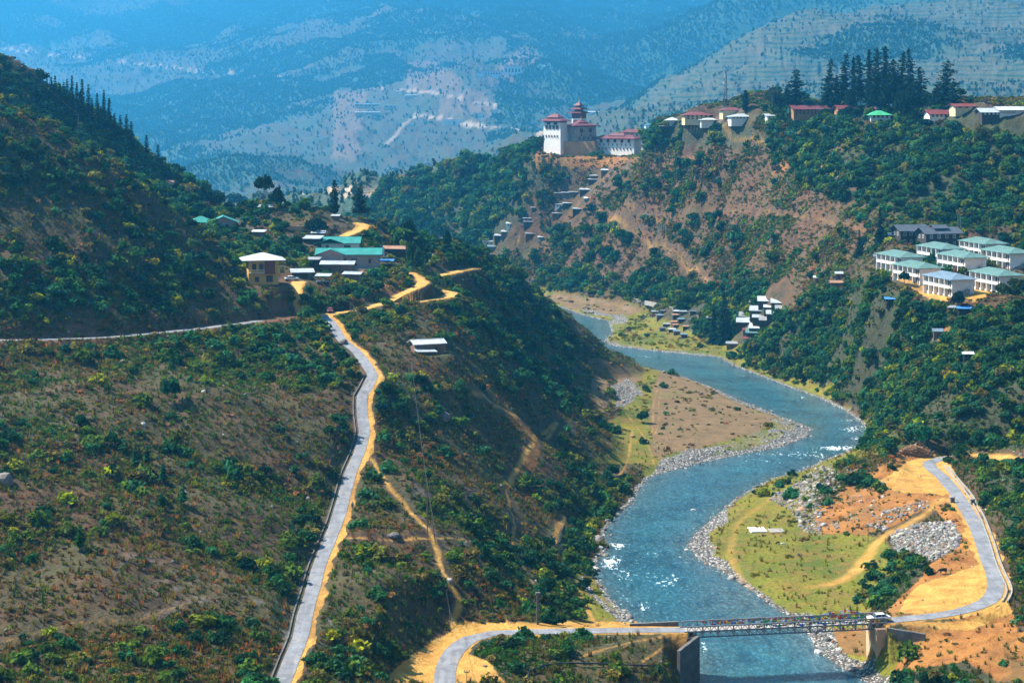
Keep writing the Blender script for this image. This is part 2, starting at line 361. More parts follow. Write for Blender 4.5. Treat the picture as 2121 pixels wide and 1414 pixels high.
# banks and bed
bank = smooth(0.0, 7, rd)
Z = np.where((rd > 0) & (rd < 7) & (YO < 2200) & (rdist > 0.5), np.maximum(0.12 + np.minimum(Z, 60) * bank ** 1.2, 0.12), Z)
Z = np.where(rd <= 0, np.maximum(-2.2, rd * 0.35) - 0.05, Z)
Z = np.where((rd > 0) & (Z < 0.15) & (YO < 2400), 0.15, Z)
PYv = HOR + (H - Z) * F / Y
# which ground is in sight (rows ordered near to far)
runmin = np.minimum.accumulate(np.where(Y > 200, PYv, 1e9), axis=0)
VIS = PYv <= runmin + 1.5
# ------------------------------------------------------------------ materials
def lin(c): return tuple(c) + (1.0,)
class NT:
    """small wrapper for building node trees"""
    def __init__(s, name):
        s.m = bpy.data.materials.new(name); s.m.use_nodes = True
        s.t = s.m.node_tree; s.n = s.t.nodes; s.p = s.n["Principled BSDF"]; s.out = s.n["Material Output"]
        s.p.inputs["Specular IOR Level"].default_value = 0.2; s.p.inputs["Roughness"].default_value = 0.85
        s.tc = None
    def link(s, a, b): s.t.links.new(a, b)
    def coord(s):
        if s.tc is None: s.tc = s.n.new("ShaderNodeTexCoord")
        return s.tc.outputs["Object"]
    def val(s, v, sock):
        if isinstance(v, (int, float)): sock.default_value = v
        elif isinstance(v, tuple): sock.default_value = v if len(v) == 4 else lin(v)
        else: s.link(v, sock)
    def noise(s, scale, detail=4, rough=0.55, vec=None, dist=0.0):
        x = s.n.new("ShaderNodeTexNoise"); x.inputs["Scale"].default_value = scale; x.inputs["Detail"].default_value = detail
        x.inputs["Roughness"].default_value = rough; x.inputs["Distortion"].default_value = dist
        s.link(vec or s.coord(), x.inputs["Vector"]); return x.outputs["Fac"]
    def voro(s, scale, out="Distance", vec=None):
        x = s.n.new("ShaderNodeTexVoronoi"); x.inputs["Scale"].default_value = scale
        s.link(vec or s.coord(), x.inputs["Vector"]); return x.outputs[out]
    def map(s, v, a, b, c=0.0, d=1.0):
        x = s.n.new("ShaderNodeMapRange"); x.inputs[1].default_value = a; x.inputs[2].default_value = b
        x.inputs[3].default_value = c; x.inputs[4].default_value = d; s.link(v, x.inputs[0]); return x.outputs[0]
    def mix(s, f, a, b, mode='MIX'):
        x = s.n.new("ShaderNodeMix"); x.data_type = 'RGBA'; x.blend_type = mode
        s.val(f, x.inputs[0]); s.val(a, x.inputs[6]); s.val(b, x.inputs[7]); return x.outputs[2]
    def math(s, op, a, b=0.0, clamp=False):
        x = s.n.new("ShaderNodeMath"); x.operation = op; x.use_clamp = clamp
        s.val(a, x.inputs[0]); s.val(b, x.inputs[1]); return x.outputs[0]
    def attr(s, name, kind='GEOMETRY'):
        x = s.n.new("ShaderNodeAttribute"); x.attribute_name = name; x.attribute_type = kind
        return x
    def rgb(s, col):
        x = s.n.new("ShaderNodeSeparateColor"); s.link(col, x.inputs[0]); return x.outputs
    def mapping(s, scale):
        x = s.n.new("ShaderNodeMapping"); x.inputs["Scale"].default_value = scale; s.link(s.coord(), x.inputs[0]); return x.outputs[0]
    def bump(s, h, strength=0.5, dist=0.3):
        x = s.n.new("ShaderNodeBump"); x.inputs["Strength"].default_value = strength; x.inputs["Distance"].default_value = dist
        s.link(h, x.inputs["Height"]); s.link(x.outputs[0], s.p.inputs["Normal"])
    def base(s, c): s.val(c, s.p.inputs["Base Color"]); return s
def simple(name, col, rough=0.8, var=0.25, scale=1.2, metal=0.0, streak=False, spec=0.25):
    """weathered plain surface: base colour broken by two noises"""
    t = NT(name)
    a = t.noise(scale, 5, 0.6); b = t.noise(scale * 6, 3, 0.6, t.mapping((1, 1, 0.2)) if streak else None)
    c = t.mix(t.map(a, 0.3, 0.7), tuple(x * (1 - var) for x in col), tuple(min(1, x * (1 + var)) for x in col))
    c = t.mix(t.map(b, 0.35, 0.75, 0, var), c, tuple(x * 0.45 for x in col))
    t.base(c); t.p.inputs["Roughness"].default_value = rough; t.p.inputs["Metallic"].default_value = metal
    t.p.inputs["Specular IOR Level"].default_value = spec
    return t.m

# ------------------------------------------------------------------ ground zones (what grows or lies where)
jx = fbm(X, Y, 5.5, 3) * 7 + fbm(X, Y, 22, 2) * 6
jy = fbm(X + 91, Y - 44, 5.5, 3) * 5 + fbm(X + 13, Y + 40, 22, 2) * 4
JX, JY = PX + jx, PYv + jy
def zone(poly, lo=0, hi=9e9, jitter=True):
    return inpoly(JX if jitter else PX, JY if jitter else PYv, poly) & (YO > lo) & (YO < hi)
Zs = {k: np.zeros(Z.shape, np.float32) for k in ('grass', 'gravel', 'dirt', 'sand', 'red', 'wood', 'brown', 'rock')}
flats = (Zbase < 5.0) & (rd > 0) & (YO > 360) & (YO < 1900)
near_left_of_river = flats & (PX < 1330) & (PYv > 960)
Zs['grass'][flats] = 1.0
Zs['grass'][near_left_of_river & ~zone([(1190,1180),(1235,1180),(1300,1270),(1350,1310),(1180,1300),(1180,1240)], 380, 700)] = 0
Zs['grass'][zone([(1740,930),(1790,925),(1850,900),(1880,930),(1760,960)])] = 0.6
Zs['grass'][zone([(1680,960),(1760,925),(1775,940),(1700,985)])] = 1
brownpoly = [[(1375,765),(1450,782),(1480,802),(1540,822),(1600,850),(1606,870),(1570,893),(1500,915),(1430,932),(1370,950),(1345,935),(1352,900),(1345,850),(1355,800)],
             [(1118,612),(1180,610),(1300,628),(1330,640),(1310,652),(1215,645),(1190,640)], [(1255,765),(1330,760),(1330,795),(1270,800)]]
for p in brownpoly:
    m = zone(p, 600, 2000); Zs['brown'][m] = 1; Zs['grass'][m] = 0
m = zone([(1215,738),(1250,745),(1262,830),(1240,870),(1225,800)], 600, 1300); Zs['brown'][m] = 0.8; Zs['grass'][m] = 0.3
for p in [[(1265,800),(1300,785),(1330,815),(1300,835),(1275,850)], [(1200,640),(1300,655),(1300,670),(1270,672),(1262,655),(1210,648)], [(1252,700),(1275,712),(1350,722),(1500,737),(1420,735),(1270,722)],
          [(1210,1190),(1240,1240),(1330,1300),(1280,1290),(1200,1210)]]:
    m = zone(p, 380, 1500); Zs['gravel'][m] = 1
# shingle along the water's edge; wide on the inside of the bends
w = 1.3 + 0 * rd
w = np.where(inpoly(PX, PYv, [(1500,905),(1560,868),(1640,848),(1720,890),(1650,935),(1340,1000),(1370,950)]), 10.0, w)
w = np.where(inpoly(PX, PYv, [(1450,1040),(1500,1040),(1520,1110),(1510,1170),(1560,1215),(1600,1240),(1500,1240),(1400,1150)]), 4.6, w)
w = np.where(inpoly(PX, PYv, [(1470,800),(1600,840),(1660,880),(1560,860)]), 4.5, w)
w = np.where(inpoly(PX, PYv, [(1640,1270),(1700,1270),(1900,1420),(1600,1420)]), 4.5, w)
w = w + fbm(X, Y, 8, 3) * w * 0.5
g = (rd > -3) & (rd < w) & (YO < 2200) & (YO > 300)
Zs['gravel'][g] = 1.0
gm = inpoly(PX, PYv, [(1440,960),(1540,905),(1600,880),(1650,880),(1600,915),(1500,945),(1400,970)]) & (fbm(X, Y, 6, 3) > -0.12)
Zs['gravel'][gm & (rd > 3.5)] = 0.3; Zs['grass'][gm] = 1
# earth works on the right bank
for p in [[(1880,925),(1960,945),(1975,985),(2005,1035),(1965,1045),(1930,1045),(1900,1060),(1850,1090),(1790,1110),(1730,1105),(1690,1100),(1690,1060),(1740,1020),(1790,985),(1840,955)],
          [(1905,1195),(1960,1140),(1985,1130),(2030,1160),(2050,1200),(2040,1240),(1990,1262),(1850,1278),(1835,1265)], [(1930,1040),(1990,1060),(2030,1150),(1990,1160),(1960,1080)],
          [(1720,1300),(1800,1300),(1800,1360),(1740,1350)], [(1880,1300),(2100,1260),(2121,1414),(2060,1414),(2000,1370),(1850,1390),(1870,1340)], [(2060,1320),(2200,1280),(2200,1420),(2100,1420)]]:
    m = zone(p, 330, 760); Zs['dirt'][m] = 1; Zs['grass'][m] = 0
for p in [[(1930,940),(1960,948),(1985,1010),(1960,1025),(1800,1010),(1870,960)], [(1900,1210),(1990,1180),(2030,1165),(2048,1200),(2040,1240),(1990,1262),(1850,1275)], [(1860,1288),(2010,1284),(2090,1240),(2100,1270),(2000,1305),(1880,1300)],
          [(800,1400),(860,1350),(930,1310),(985,1290),(930,1340),(915,1414),(790,1414)], [(930,1285),(1440,1290),(1430,1302),(1040,1300),(960,1330),(940,1320)], [(960,1350),(1010,1370),(1050,1414),(950,1414)],
          [(1835,556),(1850,552),(1900,592),(1935,598),(1975,625),(1950,632),(1900,606),(1860,580)], [(1925,590),(1990,580),(2060,575),(2060,600),(2030,622),(1990,622)]]:
    m = zone(p, 330, 950); Zs['sand'][m] = 1; Zs['grass'][m] = 0; Zs['dirt'][m] = 0
m = zone([(1840,1110),(1895,1085),(1975,1078),(1990,1130),(1935,1160),(1850,1145)], 400, 620); Zs['gravel'][m] = 1; Zs['dirt'][m] = 0
m = zone([(1490,740),(1100,700),(1100,700)], 0, 1)
# bare and reddish cuts, scars, landslips
for p in [[(1640,330),(1660,290),(1700,270),(1680,300),(1645,345)], [(1590,365),(1625,335),(1635,345),(1600,372)], [(1680,340),(1740,300),(1745,310),(1690,360)], [(1850,350),(1870,340),(1865,360),(1825,375)],
          [(1155,300),(1240,325),(1240,345),(1170,325)], [(1240,300),(1310,310),(1270,345),(1240,340)], [(1100,330),(1150,315),(1160,340),(1110,350)],
          [(1930,700),(1950,660),(1985,690),(1940,740)], [(1940,1000),(1900,1400),(1900,1400)], [(2070,1340),(2121,1310),(2121,1414),(2100,1414)], [(1400,330),(1460,330),(1440,345),(1340,350)],
          [(700,540),(860,560),(870,600),(800,610),(720,600)], [(1020,830),(1100,880),(1120,940),(1080,1000),(1060,960),(1090,910)], [(850,1400),(820,1414),(900,1340)]]:
    m = zone(p, 300, 2100) & (fbm(X + 40, Y, 7, 3) > -0.15); Zs['dirt'][m & (rdist > 0.5)] = 0.6
for p in [[(0,640),(620,560),(640,650),(620,652),(0,705)], [(1020,700),(1100,720),(1220,830),(1240,880),(1180,850),(1060,770)], [(1080,630),(1000,700),(1040,760),(1100,720)], [(800,590),(880,620),(800,640)], [(720,640),(800,780),(760,760)]]:
    m = zone(p, 300, 1500); Zs['red'][m] = 0.75
# woods: where trees close up
wood_polys = [[(1500,745),(1540,700),(1640,650),(1700,600),(1830,585),(1870,620),(1980,650),(2300,650),(2300,935),(1990,925),(1880,905),(1800,860),(1700,815),(1560,765)],
              [(1560,290),(1640,240),(1800,240),(2300,235),(2300,470),(2000,470),(1800,440),(1680,400),(1600,330)], [(1100,560),(1300,580),(1500,600),(1500,640),(1300,620),(1130,600)],
              [(1330,270),(1450,250),(1560,260),(1550,300),(1380,310),(1300,320)], [(1500,610),(1640,590),(1600,640),(1500,700),(1440,700),(1380,650)], [(1760,1240),(1790,1180),(1860,1150),(1930,1165),(1880,1215),(1830,1270)],
              [(2010,960),(2200,960),(2200,1240),(2110,1180),(2060,1040)], [(1800,880),(1880,905),(1900,945),(1780,935)], [(1000,520),(1100,600),(1210,720),(1180,740),(1080,680),(980,600)], [(950,900),(1150,1000),(1290,960),(1260,1050),(1130,1060),(1050,1000)],
              [(1150,1080),(1230,1100),(1220,1290),(1110,1290),(1130,1180)], [(950,1310),(1100,1315),(1060,1400),(1000,1390)], [(1850,1414),(1900,1380),(2060,1360),(2121,1400),(2100,1500),(1850,1500)]]
for k_, p in enumerate(wood_polys): Zs['wood'][zone(p, 330, 2100)] = 0.42 if k_ in (8, 9) else 0.8
Zs['wood'][zone([(-300,100),(0,120),(430,400),(430,470),(300,390),(0,260),(-300,150)], 640, 1200)] = 1.0
Zs['wood'][zone([(780,480),(840,380),(1000,330),(1120,300),(1120,340),(1200,390),(1060,470),(960,540),(900,520)], 1500, 2300)] = 0.75
for p, v_ in [([(0,260),(300,390),(520,540),(600,650),(0,700),(-300,700),(-300,200)], .30), ([(640,660),(740,700),(740,790),(600,760),(420,700)], .45), ([(780,780),(900,800),(960,900),(860,900),(770,860)], .5), ([(760,640),(1000,640),(1180,760),(1260,930),(1180,900),(1000,790),(840,700)], .2),
             ([(620,600),(800,590),(790,625),(660,640)], .5), ([(420,470),(640,470),(640,560),(520,520)], .4), ([(800,480),(1000,520),(1000,560),(860,560)], .5), ([(420,400),(640,400),(700,450),(440,460)], .35), ([(880,1100),(1130,1120),(1110,1290),(960,1250),(900,1180)], .4), ([(640,1290),(760,1340),(760,1414),(640,1414)], .4), ([(1100,400),(1500,330),(1560,600),(1100,560)], .12)]:
    m = zone(p, 300, 2000); Zs['wood'][m] = np.maximum(Zs['wood'][m], v_)
Zs['wood'][(YO > 2250) & (YO < 2950)] = 0.5
m = zone([(1105,300),(1160,298),(1240,318),(1340,318),(1320,345),(1250,345),(1170,350),(1110,350)], 1600, 2100) & (fbm(X + 9, Y, 9, 2) > -.3); Zs['dirt'][m] = 0.75; Zs['wood'][m] = 0
mask_hidden = (YO > 1200) & (YO < 2300) & (PX < 1000); Zs['wood'][mask_hidden] = 0.7
# beaten earth paths: every trail is traced on the ground and pressed into it
trail_px = [
 ([(771,951),(786,971),(794,996),(811,1016),(834,1036),(848,1056),(856,1070),(882,1089),(896,1113),(907,1136),(909,1167),(919,1189),(936,1212),(947,1235),(958,1254),(941,1274),(936,1288)], 0.75, 1),
 ([(718,1114),(769,1116),(820,1119),(896,1114),(941,1114),(975,1121)], 0.35, .7),
 ([(981,813),(1009,827),(1052,852),(1094,880),(1112,905),(1108,925),(1088,940),(1074,968),(1052,1005)], 0.8, 1),
 ([(1173,1071),(1147,1107),(1153,1141),(1170,1172),(1181,1206),(1207,1246),(1232,1291)], 0.8, .8),
 ([(1048,1014),(1057,1051),(1068,1093),(1057,1121),(1075,1160),(1100,1200),(1115,1225)], 0.4, .8),
 ([(1188,419),(1198,428),(1238,434),(1269,450),(1260,456),(1282,472),(1304,472),(1335,484),(1338,500),(1369,514),(1412,534),(1431,560),(1465,582),(1497,606)], 1.7, 1),
 ([(1291,428),(1338,444),(1384,458)], 1.2, .6), ([(1424,261),(1483,275),(1548,289),(1600,300)], 1.6, .8), ([(1560,440),(1640,447),(1720,458),(1790,480)], 1.0, .35), ([(1380,455),(1470,440),(1560,440)], 1.0, .25),
 ([(1954,1031),(1911,1068),(1860,1096),(1827,1113),(1804,1138),(1784,1170),(1756,1198),(1719,1209),(1679,1215)], 2.0, .8),
 ([(1361,806),(1351,845),(1354,878),(1350,895)], 0.9, .9), ([(1370,808),(1362,850),(1366,880),(1356,900)], 0.7, .8), ([(1285,845),(1310,870),(1328,895),(1348,931),(1354,961)], 1.0, .7), ([(1262,880),(1300,885),(1340,893)], 0.7, .6),
 ([(1310,890),(1300,960),(1262,1010)], .5, .5), ([(1560,860),(1400,1414)], 0.0, 0), ([(1150,640),(1250,645),(1300,655)], 1.0, .5), ([(1560,1240),(1510,1150),(1530,1080),(1600,1030)], 1.2, .35),
 ([(2121,950),(2050,943),(1990,941)], 1.2, 1), ([(1130,910),(1160,870),(1120,900)], .5, .6), ([(880,820),(1000,900),(960,870)], .3, .3), ([(1100,470),(1090,485),(1060,510),(1050,520)], 1.5, .8),
 ([(1200,1360),(1300,1330),(1420,1310)], .35, .8), ([(1330,1370),(1400,1320)], .35, .8), ([(850,1395),(870,1370),(900,1350)], .5, .6), ([(0,1330),(150,1290),(300,1280),(380,1250)], .2, .3), ([(0,100),(150,118),(400,145),(560,158),(650,170)], 5, .8),
 ([(860,240),(920,245),(980,260),(1120,275)], 4.5, .9), ([(700,170),(780,185),(880,190),(960,205),(1040,222)], 4, .8), ([(800,300),(850,245),(880,235)], 4, .6), ([(620,400),(760,400),(850,400)], 3.5, .8), ([(1500,715),(1540,760)], .4, .5), ([(1700,640),(1720,700)], .6, .5), ([(1600,560),(1500,690)], 0, 0)]
trail = np.zeros(Z.shape, np.float32); trail_w = np.zeros(Z.shape, bool)
for pts, wd, st in trail_px:
    if wd == 0: continue
    nr_ = 1400 if wd >= 3.5 else 0
    W3 = []
    for a, b in zip(pts[:-1], pts[1:]):
        n = max(1, int(math.dist(a, b) / 14))
        for k_ in range(n): W3.append(tuple(cast(a[0] + (b[0] - a[0]) * k_ / n, a[1] + (b[1] - a[1]) * k_ / n, near=nr_)))
    W3.append(tuple(cast(*pts[-1], near=nr_)))
    W3 = [W3[0]] + [tuple((np.array(W3[i - 1]) + 2 * np.array(W3[i]) + np.array(W3[i + 1])) / 4) for i in range(1, len(W3) - 1)] + [W3[-1]]
    far_ok = max(p[1] for p in W3) + 40
    d, z, _ = seg_dist(X, Y, W3, wd * 2 + 6)
    wd *= 0.75 * (1.9 if nr_ else (0.32 if cast(*pts[0]).y > 700 else 1.15))
    d = d + fbm(X, Y, 7.0, 2) * wd * 0.5
    t_ = np.clip(1.35 - d / wd, 0, 1) * st
    if not nr_ and cast(*pts[0]).y > 700: t_ = t_ * np.clip(0.7 + 1.3 * fbm(X, Y, 12, 3), 0.15, 0.8)
    trail = np.maximum(trail, t_)
    trail_w |= d < wd + 1.4
orange = np.clip(1.2 - np.abs(rdist - 0.4) / 1.3, 0, 1)      # earth shoulders of the roads
orange_w = np.where(seg_dist(X, Y, WB, 8)[2] * 1.0 > -2, 1, 0)
Zs['sand'] = np.maximum(Zs['sand'], trail)
# the outer shoulder of the main road is a wide bank of yellow earth
dB, _, sB = seg_dist(X, Y, WB, 9); shB = (sB > 0) & (dB < 2.7 + fbm(X, Y, 5, 2) * 0.9)
Zs['sand'][shB] = 1
for pts in list(WS.values()):
    d, _, _ = seg_dist(X, Y, pts, 8); Zs['sand'][d < 2.2 + fbm(X, Y, 4, 2)] = 1
dC, _, _ = seg_dist(X, Y, WC, 9); Zs['sand'][dC < 3.0 + fbm(X, Y, 5, 2) * 1.4] = 1
dE, _, _ = seg_dist(X, Y, WE, 9); Zs['sand'][dE < 3.1 + fbm(X, Y, 5, 2) * 1.8] = 1
m = zone([(1090,400),(1250,330),(1560,300),(1700,330),(1860,450),(1640,640),(1100,610)], 1000, 2000); Zs['red'][m] = 0.5
dA, _, _ = seg_dist(X, Y, WA, 9); Zs['red'][dA < 4.5] = 0.9
road_clear = np.minimum(np.minimum(dB, dC), np.minimum(dE, dA))
# bare crags
Zs['rock'] = (smooth(0.3, 0.55, fbm(X + 300, Y, 26, 3)) * (YO < 1900) * (Zs['sand'] < 0.2)).astype(np.float32) * 0.4
# cover of trees on the far mountainside
fz = fbm(X, Y, 1100, 4) + 0.55 * fbm(X, Y, 240, 3)
farwood = smooth(-0.22, 0.10, fz + 0.25 * smooth(250, 60, PYv) - 0.34 * inpoly(PX, PYv, [(400,250),(700,150),(1050,80),(1000,330),(760,380),(600,380)]) - 0.22 * inpoly(PX, PYv, [(1150,60),(1700,0),(2400,0),(2400,260),(1300,260)]) + 0.3 * inpoly(PX, PYv, [(1000,0),(1600,-50),(1300,230),(1150,120)])) * far
Zs['wood'] = np.maximum(Zs['wood'] * (1 - smooth(2700, 3000, YO)), farwood)
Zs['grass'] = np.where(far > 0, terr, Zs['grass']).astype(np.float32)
for p in [[(830,130),(900,125),(960,170),(930,195),(850,190)], [(690,190),(760,190),(740,330),(690,330)], [(1080,90),(1130,120),(1050,180),(1000,170)], [(930,180),(1000,190),(1040,240),(900,240)]]:
    Zs['dirt'][zone(p, 2300)] = 0.55; Zs['wood'][zone(p, 2300)] *= 0.3

def grid_mesh(name, X, Y, Z, sel=None):
    nr, nc = Z.shape
    idx = np.arange(nr * nc).reshape(nr, nc)
    q = np.stack([idx[:-1, :-1], idx[:-1, 1:], idx[1:, 1:], idx[1:, :-1]], -1).reshape(-1, 4)
    if sel is not None: q = q[sel[:-1, :-1].ravel()]
    used = np.unique(q); remap = np.full(nr * nc, -1, np.int64); remap[used] = np.arange(len(used)); q = remap[q]
    me = bpy.data.meshes.new(name)
    co = np.stack([X.ravel()[used], Y.ravel()[used], Z.ravel()[used]], -1)
    me.vertices.add(len(co)); me.vertices.foreach_set('co', co.ravel().astype(np.float32))
    me.loops.add(q.size); me.loops.foreach_set('vertex_index', q.ravel().astype(np.int32))
    me.polygons.add(len(q)); me.polygons.foreach_set('loop_start', np.arange(0, q.size, 4, dtype=np.int32))
    me.update(calc_edges=True)
    me.polygons.foreach_set('use_smooth', np.ones(len(q), bool))
    o = bpy.data.objects.new(name, me); scene.collection.objects.link(o)
    return o, used
def add_attr(o, name, arr, used):
    a = o.data.attributes.new(name, 'FLOAT_COLOR', 'POINT')
    v = np.ones((len(used), 4), np.float32)
    for i, c in enumerate(arr): v[:, i] = c.ravel()[used]
    a.data.foreach_set('color', v.ravel())

def ground_material(name, farside):
    t = NT(name)
    z1 = t.attr('zone_a'); z2 = t.attr('zone_b')
    r1 = t.rgb(z1.outputs["Color"]); r2 = t.rgb(z2.outputs["Color"])
    if farside:
        n1, n2, n3 = t.noise(0.004, 6, 0.6), t.noise(0.016, 5, 0.65), t.noise(0.08, 4, 0.7)
        c = t.mix(t.map(n1, 0.35, 0.65), (0.060, 0.050, 0.030), (0.035, 0.055, 0.026))
        c = t.mix(t.map(n2, 0.42, 0.62), c, (0.095, 0.055, 0.036))
        c = t.mix(t.map(n3, 0.48, 0.62, 0, 0.85), c, (0.05, 0.09, 0.055))
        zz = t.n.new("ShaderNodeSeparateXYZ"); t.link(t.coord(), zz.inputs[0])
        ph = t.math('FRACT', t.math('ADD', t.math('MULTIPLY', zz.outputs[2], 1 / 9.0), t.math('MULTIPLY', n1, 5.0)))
        riser_shade = t.math('MULTIPLY', t.math('MULTIPLY', t.map(t.math('ABSOLUTE', t.math('SUBTRACT', ph, 0.5)), 0.14, 0.24, 1, 0), t.map(n2, 0.38, 0.55)), r1[0])
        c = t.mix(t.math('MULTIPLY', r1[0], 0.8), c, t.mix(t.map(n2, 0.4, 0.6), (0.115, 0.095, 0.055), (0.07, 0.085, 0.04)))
        c = t.mix(riser_shade, c, (0.020, 0.050, 0.030))       # shrub-coloured bands painted by height in place of shading on terrace risers
        w_ = t.math('ADD', r2[0], t.math('MULTIPLY', t.math('SUBTRACT', n3, 0.5), 1.2), True)
        c = t.mix(w_, c, (0.03, 0.075, 0.05))
        c = t.mix(r1[2], c, (0.22, 0.13, 0.085)); c = t.mix(z1.outputs["Alpha"], c, (0.48, 0.34, 0.24))
        t.base(c); t.bump(n3, 0.8, 6.0)
        return t.m
    n1, n2, n3, n4 = t.noise(0.035, 5, 0.6), t.noise(0.22, 5, 0.65), t.noise(1.1, 4, 0.7), t.noise(4.5, 3, 0.7)
    pale = t.mix(t.map(n2, 0.4, 0.62), (0.045, 0.024, 0.013), (0.120, 0.060, 0.026))           # dry scrub floor
    c = t.mix(t.map(n1, 0.42, 0.6), pale, t.mix(t.map(n3, 0.4, 0.65), (0.045, 0.040, 0.016), (0.11, 0.09, 0.030)))
    c = t.mix(t.map(n3, 0.52, 0.66, 0, 0.8), c, (0.030, 0.032, 0.018))
    c = t.mix(t.map(n4, 0.60, 0.72, 0, 0.7), c, (0.17, 0.10, 0.045))
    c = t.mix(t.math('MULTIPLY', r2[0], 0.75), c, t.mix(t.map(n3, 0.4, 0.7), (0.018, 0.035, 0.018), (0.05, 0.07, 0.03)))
    c = t.mix(t.math('MULTIPLY', r2[1], t.map(n2, 0.36, 0.56)), c, t.mix(n3, (0.13, 0.05, 0.028), (0.20, 0.085, 0.045)))
    vr = t.voro(0.9, "Color")
    crag = t.mix(t.map(n3, 0.35, 0.7), (0.10, 0.09, 0.10), (0.24, 0.21, 0.21))
    c = t.mix(t.math('MULTIPLY', z2.outputs["Alpha"], t.map(n2, 0.5, 0.6)), c, crag)
    # meadow
    gr = t.mix(t.map(n1, 0.40, 0.62), (0.075, 0.105, 0.008), (0.20, 0.175, 0.010))
    gr = t.mix(t.map(n2, 0.46, 0.62, 0, 0.9), gr, (0.20, 0.115, 0.025)); gr = t.mix(t.map(n3, 0.48, 0.64, 0, 0.85), gr, (0.045, 0.065, 0.008)); gr = t.mix(t.map(n4, 0.55, 0.7, 0, 0.6), gr, (0.28, 0.23, 0.02))
    c = t.mix(r1[0], c, gr)
    bf = t.mix(t.map(n2, 0.38, 0.6), (0.125, 0.075, 0.028), (0.20, 0.12, 0.052))
    bf = t.mix(t.map(n4, 0.54, 0.66, 0, 0.7), bf, (0.26, 0.21, 0.16)); bf = t.mix(t.map(n3, 0.36, 0.5, 0.5, 0), bf, (0.13, 0.09, 0.05)); bf = t.mix(t.map(n1, 0.55, 0.7, 0, 0.7), bf, (0.14, 0.14, 0.03)); bf = t.mix(t.map(n3, 0.6, 0.72, 0, .7), bf, (0.06, 0.06, 0.02))
    c = t.mix(r2[2], c, bf)
    stone = t.mix(t.map(t.rgb(t.voro(1.6, "Color"))[0], 0.0, 1.0), (0.22, 0.20, 0.19), (0.62, 0.58, 0.55))
    stone = t.mix(t.map(t.voro(1.6), 0.28, 0.5), stone, (0.07, 0.065, 0.055))
    c = t.mix(r1[1], c, stone)
    dr = t.mix(t.map(n2, 0.38, 0.60), (0.21, 0.070, 0.012), (0.35, 0.140, 0.026)); dr = t.mix(t.map(n4, 0.52, 0.66, 0, 0.7), dr, (0.38, 0.21, 0.09)); dr = t.mix(t.map(n3, 0.55, 0.7, 0, 0.6), dr, (0.10, 0.075, 0.025)); dr = t.mix(t.map(n1, 0.52, 0.66, 0, 0.7), dr, (0.13, 0.085, 0.03))
    c = t.mix(r1[2], c, dr)
    sd = t.mix(t.map(n2, 0.35, 0.65), (0.38, 0.19, 0.035), (0.58, 0.33, 0.075)); sd = t.mix(t.map(n3, 0.56, 0.7, 0, 0.6), sd, (0.17, 0.13, 0.03))
    sd = t.mix(t.map(n1, 0.46, 0.62, 0, 0.55), sd, dr)
    c = t.mix(z1.outputs["Alpha"], c, sd)
    t.base(c)
    t.bump(t.math('ADD', t.math('MULTIPLY', n2, 1.2), t.math('MULTIPLY', n3, 0.6)), 0.9, 0.9)
    return t.m
jsplit = int(np.searchsorted(lr, math.log(1388)))
ys = slice(0, jsplit + 1)
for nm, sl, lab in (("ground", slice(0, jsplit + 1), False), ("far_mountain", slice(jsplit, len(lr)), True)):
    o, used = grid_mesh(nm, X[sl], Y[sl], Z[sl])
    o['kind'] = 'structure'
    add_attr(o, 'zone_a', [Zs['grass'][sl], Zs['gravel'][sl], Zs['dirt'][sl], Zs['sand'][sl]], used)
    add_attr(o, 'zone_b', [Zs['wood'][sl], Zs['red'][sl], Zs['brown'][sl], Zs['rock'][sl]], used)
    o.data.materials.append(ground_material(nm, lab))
    if lab: FAR_OBJ = o
    else: GROUND_OBJ = o
# ------------------------------------------------------------------ river water
foam = np.zeros(Z.shape, np.float32); PYW = HOR + H * F / Y
for fx, fy, sx, sy, st in [(1215,730,60,7,1), (1330,738,60,4,.5), (1265,1165,28,18,1), (1275,1130,34,9,1), (1345,1160,120,45,.34), (1290,1190,30,20,.7), (1290,1250,60,40,.35), (1385,1200,60,22,.7), (1330,1255,18,14,.9), (1560,1230,120,60,.12),
                           (1770,888,32,9,.9), (1765,868,30,12,.6), (1770,908,26,6,.7), (1730,928,60,7,1), (1640,940,110,10,.6), (1600,955,90,10,.5), (1690,945,90,12,.55), (1530,970,70,9,.25), (1630,820,60,5,.4), (1545,778,30,3,.6), (1660,823,14,3,.8),
                           (1455,1340,14,14,.9), (1500,1200,100,50,.25), (1660,800,200,30,.10), (1320,1000,20,6,.6), (1600,1350,200,60,.10), (1160,640,60,12,.25)]:
    dd = ((PX - fx) / sx) ** 2 + ((PYW - fy) / sy) ** 2
    foam = np.maximum(foam, st * np.exp(-dd).astype(np.float32))
foam = np.maximum(foam, 0.30 * np.exp(-((rd + 1.0) / 1.6) ** 2))
shal = np.exp(-np.clip(-rd, 0, 60) / 5.0)
shal = np.maximum(shal, 0.75 * np.exp(-(((PX - 1560) / 130) ** 2 + ((PYW - 1240) / 75) ** 2)))
o, used = grid_mesh("river_water", X, Y, np.zeros_like(Z), (rd < 1.5) & (YO < 2300) & (YO > 200))
o['kind'] = 'structure'
add_attr(o, 'flow', [foam, shal, np.clip((Y - 380) / 1200, 0, 1)], used)
t = NT("river_water")
fl = t.rgb(t.attr('flow').outputs["Color"])
mp = t.mapping((1.0, 0.42, 1.0))
n1, n2, n3 = t.noise(0.30, 5, 0.68, mp, 0.8), t.noise(1.15, 4, 0.72, mp, 0.5), t.noise(0.05, 3, 0.5)
deep = t.mix(t.map(n3, 0.35, 0.65), (0.008, 0.065, 0.105), (0.020, 0.120, 0.165))
